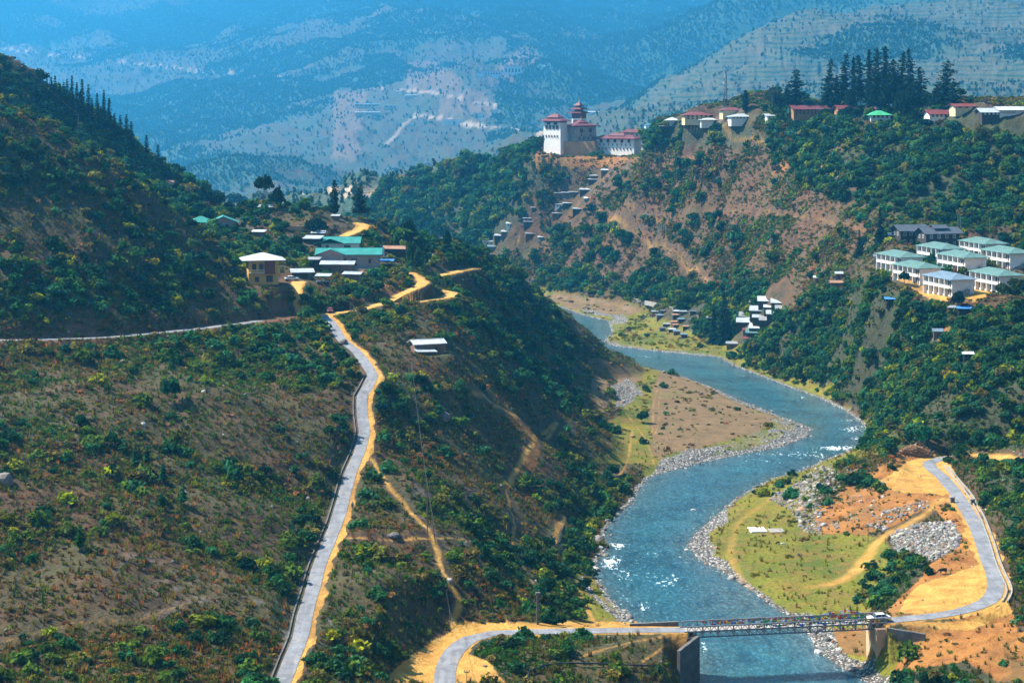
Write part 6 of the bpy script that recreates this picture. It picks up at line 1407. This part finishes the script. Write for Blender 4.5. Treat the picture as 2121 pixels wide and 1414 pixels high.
person('person in pale blue top walking down the yellow shoulder of the main road', 730, 1055, 10, 'blue', 'dark')
person('person in dark clothes walking up the sandy track below the village', 809, 633, 160, 'dark', 'grey')
person('person in dark clothes standing on the path before the row houses', 1921, 599, 40, 'dark', 'dark', stride=.05)
person('person in dark clothes standing beyond the right half of the bridge', 1750, 1272, 90, 'dark', 'grey', stride=.05)
person('person in dark clothes alone on the brown gravel of the far river flat', 1216, 623, 30, 'dark', 'dark')
person('person on foot on the sandy road by the hairpin, right of the village', 902, 571, 60, 'red', 'dark')
for k, (px, py, c_) in enumerate([(1326, 637, 'dark'), (1334, 641, 'white'), (1343, 636, 'dark'), (1352, 642, 'red'), (1362, 639, 'dark'), (1369, 643, 'grey'), (1349, 646, 'blue')]):
    person(f"tiny figure in {c_} among the group spread over the far river flat, {['leftmost', 'second from left', 'third from left', 'right of centre', 'second from right', 'rightmost', 'nearest of all'][k]}", px, py, k * 50, c_, 'dark', 'people spread over the far river flat')
def cow(label, px, py, yaw, mat, s=1.0):
    r = thing('cow', label, 'cow', cast(px, py), R(yaw)); r.scale = (s,) * 3
    J = [(.0, 0, .98), (.5, 0, 1.02), (.85, 0, 1.05), (-.45, 0, 1.0), (-.78, 0, 1.02), (-1.1, 0, .95), (-1.35, 0, .62), (-1.5, 0, .42), (1.0, 0, .95), (1.05, 0, .45)]
    E = [(0, 1), (1, 2), (0, 3), (3, 4), (4, 5), (5, 6), (6, 7), (2, 8), (8, 9)]; Rr = [.36, .34, .28, .36, .28, .18, .14, .09, .05, .03]
    for sx, x in ((3, -.62), (1, .68)):
        for sy in (-1, 1):
            b = len(J); back = x > 0
            J += [(x, sy * .18, .72), (x + (.12 if back else 0), sy * .19, .42), (x + (.03 if back else 0), sy * .19, .08)]; E += [(sx, b), (b, b + 1), (b + 1, b + 2)]; Rr += [.14 if back else .11, .07, .055]
    skin_figure('body', J, E, Rr, mat, r)
    for sy in (-1, 1): MB().tube((-1.28, sy * .08, .86), (-1.34, sy * .22, 1.0), .03, .008).build('horn', M['shutter'], r); MB().tube((-1.2, sy * .1, .82), (-1.2, sy * .26, .78), .05, .02).build('ear', mat, r)
cow('black cow grazing on the yellow ground inside the road bend', 1953, 1188, 20, CL['dark'], 1.0)
cow('dark brown cow resting on the green flat beside the far river', 1303, 686, 60, cl('brown_hide', (.10, .05, .03)), 1.0)
cow('small black calf on the olive meadow near the white slab', 1655, 1153, 110, CL['dark'], .62)
cow('white calf on the olive meadow below the bush strip', 1622, 1130, 200, CL['white'], .62)
cow('small black calf beside the bushes of the meadow, right of the white calf', 1611, 1127, 30, CL['hair'], .55)

# ------------------------------------------------------------------ poles, wires, pipes
def pole(label, px, py, top, arm=0, name='utility_pole', lean=(0, 0), mat='darksteel', r0=.13, second=None):
    p = cast(px, py); h = (py - top) / pxm(p.y); r = thing(name, label, 'pole', p, 0)
    MB().tube((0, 0, -1), (lean[0], lean[1], h), r0, r0 * .7, 8).build('post', M[mat], r)
    if arm:
        MB().box(lean[0] - arm, lean[0] + arm, lean[1] - .07, lean[1] + .07, h - .35, h - .2).build('crossarm', M[mat], r)
        for x in (-arm * .9, 0, arm * .9): MB().tube((lean[0] + x, lean[1], h - .2), (lean[0] + x, lean[1], h + .15), .09, .05).build('insulator', M['brown'], r)
    if second: MB().tube((second[0], second[1], -1), (lean[0] + .15, 0, h * second[2]), r0 * .8, r0 * .6, 6).build('strut', M[mat], r)
    return p + Vector((lean[0], lean[1], h))
def wire(label, pts, sag=.02, rad=.02, name='power_line', cat='wire', mat='darksteel'):
    m = MB()
    for a, b in zip(pts[:-1], pts[1:]):
        n = 14; L = (b - a).length; q = [a.lerp(b, i / n) - Vector((0, 0, 4 * sag * L * (i / n) * (1 - i / n))) for i in range(n + 1)]
        for u_, v_ in zip(q[:-1], q[1:]): m.tube(u_, v_, rad, n=4)
    return tag(m.build(name, M[mat]), label, cat)
k1 = pole('dark T-shaped power pole on the crest of the dark hill', 162, 292, 236, 1.9); k2 = pole('small distant T-shaped power pole higher on the dark hill crest', 56, 168, 138, 1.6)
wire('faint wires between the two T-shaped poles on the dark hill', [k2, k1], .03, .03)
w1 = pole('slim grey pole with strut in the scrub below the junction', 726, 655, 628, 0, second=(1.0, 0, .95), r0=.08, mat='steel'); w0 = pole('slim pole beside the open pole stall', 640, 588, 566, 0, r0=.08, mat='steel')
w2 = pole('slim grey pole in scrub below the lone shack', 853, 790, 752, 0, r0=.09, mat='steel'); w3 = pole('tall twin-legged pole standing at the crossing of the footpaths', 885, 1112, 1003, 0, second=(1.7, 0, .96), r0=.13, mat='plank')
w4 = pole('slim pole at the end of the footpath above the bridge approach', 931, 1288, 1262, 0, r0=.06, mat='steel')
w5 = pole('short dark pole in the sandy corner of the bridge approach', 967, 1412, 1388, .5, r0=.07)
wire('long sagging wire running down the slope from the village to the valley road', [cast(528, 476) + Vector((0, 0, 5)), w0, w1, w2, w3], .012, .028)
wire('wire from the twin-legged pole down to the bridge approach', [w3, w4, w5], .012, .025)
pole('pair-top wooden pole with crossarm on the rubble slope of the terrace', 1798, 1121, 1088, 1.4, mat='plank', r0=.1); pole('short wooden stay post beside the cart track', 1834, 1128, 1112, 0, mat='plank', r0=.08)
for px, py, top, lab in ((1813, 545, 519, 'orange-topped pole left of the row houses'), (1984, 480, 442, 'grey pole on the green hill behind the row houses'), (1990, 478, 445, 'second grey pole close to the one behind the row houses'), (2050, 484, 450, 'rightmost grey pole on the green hill behind the row houses'), (1551, 290, 268, 'left pole of the pair by the ridge footpath'), (1554, 290, 270, 'right pole of the pair by the ridge footpath'), (1040, 583, 552, 'thin pole on the dark spur edge')):
    pole(lab, px, py, top, 0, mat='steel', r0=.12)
for k, px in enumerate((1362, 1366, 1370, 1374, 1378)):
    flag_pole('prayer_flag_pole', f"{['leftmost', 'second', 'middle', 'fourth', 'rightmost'][k]} of five tall white prayer flags on the brown hill", px, 488 - (k % 2) * 2, 5.5 + (k % 3) * .5, cols[1], 'white prayer flags on the brown hill', .85, .45)
p = cast(1114, 1292)
r = thing('water_post', 'square concrete pipe pillar with a cap beside the bridge approach', 'pillar', p, R(5)); MB().box(-.24, .24, -.24, .24, -1, 5.9).build('shaft', M['darkcon'], r); MB().box(-.46, .46, -.4, .4, 5.92, 6.35).build('cap', M['darkcon'], r)
def hose(label, pix, rad, lift=.25, mat='rubber', name='water_pipe'):
    P_ = [cast(*q) + Vector((0, 0, lift)) for q in pix]; P_ = [Vector(q) for q in densify([tuple(q) for q in P_], 1.5)]; m = MB()
    for a, b in zip(P_[:-1], P_[1:]): m.tube(a, b, rad, n=8)
    return tag(m.build(name, M[mat]), label, 'pipe')
hose('black water pipe winding down the path to the concrete pillar', [(1176, 1075), (1164, 1100), (1155, 1125), (1137, 1143), (1126, 1163), (1131, 1180), (1128, 1200), (1117, 1222), (1108, 1240), (1106, 1262), (1106, 1285)], .14)
hose('thick black pipe sagging across the brown bank below the bridge approach', [(1093, 1412), (1097, 1395), (1118, 1386), (1150, 1380), (1200, 1379), (1270, 1381), (1340, 1384), (1400, 1384)], .16, .6)
# drains and walls beside the roads
def side_wall(name, label, pts, offs, hw, up_, mat):
    o = strip(name, pts, hw, M[mat], 0.0, offs, up_); return tag(o, label, 'drain wall')
side_wall('roadside_drain', 'narrow concrete drain wall along the uphill edge of the grey main road', [p for p in WB if p[1] < 510], -2.15, .13, .28, 'darkcon')
ch = [(1962,965),(1989,998),(2012,1025),(2038,1071),(2050,1100),(2061,1130),(2070,1160),(2080,1185),(2094,1215),(2095,1232),(2087,1248)]
chw = densify([tuple(cast(*q)) for q in ch], 2.5)
side_wall('roadside_channel', 'pale concrete water channel curving along the outer side of the terrace road', chw, 0, .16, .5, 'concrete'); side_wall('roadside_channel', 'inner lip of the pale concrete channel beside the terrace road', chw, 1.0, .12, .4, 'concrete')
wall_along('retaining_wall', 'low stone retaining wall at the edge of the far riverside settlement', [cast(1313, 622), cast(1335, 627), cast(1365, 633), cast(1395, 642)], .8, 1.2, 1, 'concrete')
p = cast(1573, 1103); tag(MB().box(-2.1, 2.1, 0, 5.5, -.3, .35).build('white_slab', M['white'], None, p, R(4)), 'bright white flat slab lying on the olive meadow', 'slab')
p = cast(1612, 1103); tag(MB().box(-1.9, 1.9, 0, 4.5, -.3, .2).build('grey_slab', M['concrete'], None, p, R(4)), 'grey concrete slab right beside the white one on the meadow', 'slab')
for lab, px, py in (('small pale concrete marker on the left edge of the terrace road', 1972, 1040), ('small pale concrete marker beside the water channel', 2014, 1044)):
    r = thing('road_marker', lab, 'marker', cast(px, py), R(12)); MB().box(-.6, .6, -.4, .4, -.3, 1.2).build('block', M['concrete'], r); MB().box(-.72, .72, -.5, .5, 1.2, 1.45).build('cap', M['concrete'], r); MB().box(-.35, .35, -.43, -.401, .3, .95).build('niche', M['glass'], r)
# timber heap
p = cast(1896, 946); m = MB(); rr = np.random.default_rng(9)
for i in range(260):
    f_ = rr.random() ** .8; x = rr.uniform(-5.2, 4.6); top_ = 3.2 * (1 - (abs(x + .1) / 5.6) ** 2.2); z = rr.uniform(.1, 1) * max(.3, top_); y = rr.uniform(0, 3.4); a = rr.uniform(-.5, .5) + (1.3 if rr.random() < .35 else 0); L = rr.uniform(.5, 1.1)
    m.tube((x - math.cos(a) * L, y - math.sin(a) * L, z + rr.normal() * .15), (x + math.cos(a) * L, y + math.sin(a) * L, z + rr.normal() * .15), rr.uniform(.10, .2), n=5)
m.box(-4.6, 4.2, .7, 3.0, -.4, 1.6)
tag(m.build('timber_heap', M['log'], None, p, R(-8)), 'tall heap of split brown timber at the head of the orange yard', 'wood heap')

# ------------------------------------------------------------------ boulders
BOULD = [(1238, 1128, 2.5, .8, (0.24, 0.20, 0.19), 'huge dark pointed boulder standing at the left river edge'), (1255, 1154, 1.0, .6, (0.25, 0.24, 0.18), 'mossy boulder in the white water below the huge dark one'), (1243, 1136, .9, .6, (0.48, 0.45, 0.42), 'pale boulder touching the foot of the huge dark one'), (1232, 1180, 1.3, .45, (0.55, 0.52, 0.49), 'flat pale boulder in the stones of the left bank'),
         (1259, 1079, .8, .7, (0.45, 0.42, 0.38), 'round pale boulder above the huge dark one'), (1516, 1200, 1.15, .8, (0.34, 0.31, 0.29), 'rounded grey boulder on the right bank opposite the huge dark one'), (1422, 1142, .65, .6, (0.5, 0.48, 0.46), 'pale stone in the shallows off the right shingle'), (1436, 1072, .8, .35, (0.45, 0.43, 0.40), 'low flat rock alone in mid river'),
         (1695, 1353, .95, .7, (0.72, 0.69, 0.66), 'bright white boulder by the water below the bridge'), (1714, 1326, .9, .7, (0.12, 0.11, 0.10), 'dark boulder under the right end of the bridge'), (1763, 1400, .9, .7, (0.30, 0.28, 0.26), 'grey boulder on the shore in the bottom right'), (1420, 972, .6, .4, (0.4, 0.38, 0.35), 'small flat rock in the river off the sand bar'),
         (918, 868, 2.0, .8, (0.16, 0.15, 0.16), 'dark rounded outcrop among the bushes of the middle slope'), (10, 1000, 2.0, .8, (0.22, 0.18, 0.16), 'brown cliff block at the left edge of the slope'), (712, 712, 1.3, .8, (0.16, 0.13, 0.12), 'dark rock at the inner side of the upper road bend'), (810, 776, .6, .7, (0.75, 0.62, 0.45), 'pale stone at the tip of the road bend'),
         (931, 1204, .75, .8, (0.42, 0.36, 0.32), 'round stone on the footpath below the twin-legged pole'), (634, 648, .7, .6, (0.6, 0.42, 0.25), 'yellowish stone heap at the road junction'), (1338, 450, 2.4, .7, (0.15, 0.16, 0.19), 'dark slab of rock beside the hill footpath'), (815, 1112, 1.5, .5, (0.13, 0.12, 0.12), 'dark ledge of rock under the cross path'), (1310, 905, 1.1, .6, (0.40, 0.22, 0.10), 'rusty brown rock at the left edge of the sand bar'),
         (1200, 572, 3, .8, (0.2, 0.2, 0.22), 'grey crag at the foot of the far brown hill'), (1225, 575, 2.4, .9, (0.17, 0.17, 0.2), 'smaller grey crag right of the first one at the foot of the far brown hill'), (380, 1022, .8, .6, (.4, .38, .4), 'pale stone beside the small pine on the left slope')]
for k, (px, py, s_, zs_, col, lab) in enumerate(BOULD):
    p = cast(px, py); p.z = max(p.z, -.2)
    o = bpy.data.objects.new('boulder', rockO[k % 4]); scene.collection.objects.link(o); o.location = p + Vector((0, 0, s_ * .2)); o.scale = (s_, s_, s_ * zs_ * 1.5); o.rotation_euler = (0, 0, k * 1.3); o.color = (*col, 1); tag(o, lab, 'boulder')

# ------------------------------------------------------------------ single trees
def tree(name, label, px, py, top, wpx, kind, tint=(.02, .06, .035), group=None, seed=1, near_=0, lean=0.0):
    if kind == 'fir': wpx *= 2.2 if 1790 < px < 1915 else 1.8
    p = cast(px, py, near=near_); s = pxm(p.y); h = (py - top) / s; w_ = wpx / s / 2
    e = thing(name, label, 'tree', p, 0.0, group)
    if kind in ('fir', 'spire', 'pine', 'cypress'):
        par = {'fir': dict(layers=max(14, int(h / .7)), taper=.34, gap=.26, droop=.16, ragged=.62, leaf=max(.40, 3.0 / s)), 'spire': dict(layers=max(12, int(h / .6)), taper=.85, gap=.02, droop=.45, ragged=.15, leaf=max(.34, 2.4 / s)),
               'pine': dict(layers=max(10, int(h / .6)), taper=.5, gap=.1, droop=.05, ragged=.3, leaf=max(.3, 2.6 / s)), 'cypress': dict(layers=max(14, int(h / .4)), taper=.35, gap=.03, droop=-.5, ragged=.22, leaf=max(.3, 2.4 / s))}[kind]
        z0 = h * {'fir': .16, 'spire': .04, 'pine': .22, 'cypress': .08}[kind]
        me = conifer_crown(seed, h, w_, z0, **par)
        if lean:
            for v in me.vertices: v.co.x += lean * h * (v.co.z / h) ** 2
        tm = trunk_mesh(seed, h * .97, max(.12, h * .018), lean if lean else .0, 0, top=.2)
    else:
        V, Q = leafy(seed, int(620), max(.09, 2.2 / s / max(w_, .1) * .9), 1.0, 1.0, {'round': 15, 'flat': 15, 'airy': 12}[kind], .0, .3, {'round': .85, 'flat': .62, 'airy': .6}[kind])
        V = V.copy(); V[:, 0] *= w_; V[:, 1] *= w_; zf = {'round': .72, 'flat': .45, 'airy': .7}[kind]; V[:, 2] = h * (1 - zf) + (V[:, 2] - V[:, 2].min()) / (V[:, 2].max() - V[:, 2].min()) * h * zf
        me = mesh_np('crown', V, Q, LEAF_O); tm = trunk_mesh(seed, h * .82, max(.12, h * .022), .03, 6, limb_len=min(.35, w_ / h * .7))
    for nm, m_ in (('crown', me), ('trunk', tm)):
        c = bpy.data.objects.new(nm, m_); scene.collection.objects.link(c); c.parent = e; c.color = (*tint, 1)
    return e
DK, MG, YG, TE = (.010, .030, .022), (.03, .075, .03), (.14, .16, .02), (.012, .055, .04)
tree('umbrella_tree', 'wide flat-crowned dark tree on the knoll, left of the pair', 545, 434, 360, 58, 'flat', DK, seed=201); tree('umbrella_tree', 'flat-crowned dark tree on the knoll, right and lower of the pair', 574, 438, 384, 44, 'round', DK, seed=202)
tree('cypress_tree', 'narrow dark columnar tree on the knoll crest', 693, 446, 374, 24, 'cypress', DK, seed=203); tree('conifer_tree', 'broad round-topped dark conifer above the bend of the sand road', 745, 456, 382, 52, 'pine', DK, seed=204)
tree('leafy_tree', 'rounded dark tree right of the sand road bend', 843, 494, 453, 36, 'round', DK, seed=205); tree('leafy_tree', 'thin tree with flat tuft crown at the right of the village', 925, 524, 474, 24, 'airy', TE, seed=206); tree('leafy_tree', 'tall loose green tree right of the long teal roof', 858, 562, 500, 42, 'airy', MG, seed=207)
tree('leafy_tree', 'yellowish loose tree on the knoll right of the round-topped conifer', 792, 480, 450, 34, 'airy', (.08, .11, .03), seed=208); tree('leafy_tree', 'dark dense tree left of the flat-crowned pair', 490, 430, 398, 56, 'round', DK, seed=209); tree('leafy_tree', 'dark dense tree behind the teal hip roof', 445, 425, 393, 60, 'round', DK, seed=210)
tree('leafy_tree', 'dense dark green tree between the tiny hut and the teal roofs', 655, 490, 447, 62, 'round', DK, seed=211); tree('leafy_tree', 'yellow-green tree on the far edge of the dark hill', 390, 405, 377, 56, 'round', (.16, .14, .02), seed=212)
tree('leafy_tree', 'big spreading dark tree in front of the right-hand row houses', 2095, 655, 575, 90, 'flat', (.03, .05, .015), seed=213); tree('leafy_tree', 'dark tree at the near corner of the bluish-roofed row house', 1985, 640, 600, 36, 'round', DK, seed=214); tree('leafy_tree', 'small dark tree between two row houses at the path', 1873, 588, 560, 26, 'round', TE, seed=215)
tree('leafy_tree', 'round bright green tree above the timber heap', 1913, 926, 880, 56, 'round', (.012, .09, .04), seed=216); tree('leafy_tree', 'large bright green bush-like tree at the foot of the main road slope', 700, 1392, 1350, 62, 'round', (.03, .10, .04), seed=217)
tree('conifer_tree', 'tall dark conifer by the river beside the tin shacks', 1500, 712, 606, 60, 'spire', DK, seed=220); tree('conifer_tree', 'shorter dark conifer right against the tall riverside one', 1478, 712, 640, 36, 'spire', DK, seed=221); tree('conifer_tree', 'dark conifer left of the dark timber houses', 1823, 512, 430, 34, 'spire', DK, seed=222); tree('conifer_tree', 'dark conifer below and left of the previous hill conifer, near the row houses', 1780, 530, 480, 30, 'spire', DK, seed=223)
FIRS = [(1544, 232, 188, 16, 'cypress', 'small pointed conifer alone right of the lattice mast', 0), (1645, 232, 145, 56, 'fir', 'ragged wide fir, leftmost of the ridge grove', .06), (1630, 232, 178, 34, 'fir', 'shorter dark fir against the leftmost ragged one', 0), (1715, 226, 124, 40, 'fir', 'tall fir with open boughs, second from the left of the grove', .07), (1733, 226, 158, 34, 'fir', 'shorter fir between two tall open ones', 0), (1747, 226, 112, 36, 'fir', 'tall fir with bent tip left of the slim pair', .06), (1768, 224, 120, 20, 'fir', 'very slim fir, left one of the slim pair', 0), (1783, 226, 116, 34, 'fir', 'slim fir, right one of the slim pair', -.05),
        (1800, 228, 104, 28, 'fir', 'slim pointed fir at the left of the dense grove', 0), (1814, 228, 100, 30, 'fir', 'tall fir inside the dense grove, left of its highest tree', .02), (1834, 230, 97, 46, 'fir', 'highest and fullest fir in the middle of the grove', 0), (1850, 230, 124, 46, 'fir', 'dense fir right under the highest one', 0), (1866, 230, 110, 42, 'fir', 'tall fir with a swept top right of the highest one', .05), (1888, 230, 103, 30, 'fir', 'slender needle-like fir at the right of the dense grove', -.05), (1906, 232, 140, 40, 'fir', 'lower broken-topped fir at the right end of the dense grove', 0), (1956, 232, 128, 70, 'fir', 'large wind-swept fir apart on the right of the grove', .08), (1976, 232, 170, 50, 'fir', 'lower dark fir beside the wind-swept one', 0), (1820, 232, 150, 60, 'fir', 'bushy lower fir filling the foot of the dense grove', 0), (1880, 232, 160, 56, 'fir', 'bushy lower fir at the right foot of the dense grove', 0)]
for k, (px, py, top, w_, kd, lab, ln) in enumerate(FIRS): tree('fir_tree', lab, px, py, top, w_, kd, (.008, .028, .024), None, 300 + k, 700, ln)
tree('leafy_tree', 'big round dark tree hiding the white house with green roof', 1868, 262, 182, 46, 'round', DK, seed=330, near_=700); tree('leafy_tree', 'pale loose grey-green tree left of the ragged fir', 1605, 235, 178, 44, 'airy', (.05, .07, .05), seed=331, near_=700)
for k, (px, py, top, w_, lab) in enumerate([(1808, 236, 172, 46, 'dark rounded tree at the left foot of the dense grove'), (1842, 236, 165, 56, 'dark rounded tree under the highest fir'), (1896, 236, 168, 50, 'dark rounded tree at the right foot of the dense grove'), (1920, 232, 185, 44, 'low dark tree between the grove and the wind-swept fir'), (1728, 234, 190, 36, 'low dark tree among the open firs'), (1760, 234, 186, 34, 'low dark tree between the bent fir and the slim pair'), (1940, 236, 178, 46, 'dark rounded tree left of the wind-swept fir')]):
    tree('leafy_tree', lab, px, py, top, w_, 'round', (.010, .030, .024), None, 350 + k, 700)
LEFTC = [(74, 161), (88, 164), (97, 166), (106, 161), (114, 159), (123, 175), (132, 172), (139, 165), (149, 158), (159, 172), (170, 166), (183, 177), (201, 194), (215, 188), (226, 205), (249, 240), (262, 238), (272, 253), (303, 281), (327, 301), (92, 182), (118, 186), (143, 190), (165, 192), (190, 205), (208, 222), (237, 236)]
LB = [(0, 135), (74, 196), (150, 232), (215, 262), (262, 292), (330, 338), (400, 380)]
for k, (px, top) in enumerate(LEFTC):
    by = float(np.interp(px, [a for a, b in LB], [b for a, b in LB])) + (14 if k < 20 else 26)
    ords = 'first second third fourth fifth sixth seventh eighth ninth tenth eleventh twelfth thirteenth fourteenth fifteenth sixteenth seventeenth eighteenth nineteenth twentieth'.split()
    tree('spruce_tree', f"{ords[k]} dark spruce from the left along the left skyline" if k < 20 else f"{ords[k - 20]} spruce from the left in the lower row under the left skyline", px, by, top, 22 + (k * 7) % 9, 'spire', (.010, .040, .038), 'dark spruces along the left skyline', 400 + k, 560)
for px, py, top, w_, tn, lab in ((212, 326, 284, 26, MG, 'green pine on the dark hill right of the T-shaped pole'), (238, 338, 300, 18, DK, 'slim dark pine on the crest line of the dark hill'), (190, 330, 286, 34, MG, 'bushy green pine below the T-shaped pole'), (268, 352, 318, 24, DK, 'dark pine at the crest line, lower right on the dark hill'), (100, 360, 315, 34, MG, 'bright green pine high on the dark hill face'), (150, 370, 325, 30, MG, 'green pine left of the bushy one on the dark hill'),
                             (380, 1046, 1000, 26, (.02, .10, .035), 'small bright pine alone on the slope left of the main road'), (165, 1140, 1090, 36, (.03, .10, .02), 'young yellow-green pine low on the left slope'), (280, 965, 925, 22, (.03, .11, .05), 'young pine in the upper row of the left slope'), (305, 960, 925, 26, (.03, .11, .05), 'young pine second in the upper row of the left slope'), (338, 1000, 960, 22, (.02, .09, .04), 'young pine between the two rows on the left slope'), (335, 1050, 1022, 26, (.02, .09, .04), 'young low pine left of the small bright pine'),
                             (232, 925, 890, 40, (.02, .075, .04), 'bushy green pine at the top of the left slope'), (350, 830, 780, 60, (.015, .08, .045), 'rounded teal-green shrub tree on the upper left slope'), (568, 1205, 1168, 44, (.012, .05, .02), 'dark round bush tree beside the drain of the main road')):
    tree('young_pine', lab, px, py, top, w_, 'round' if w_ > 38 else 'pine', tn, None, int(px) + 500)
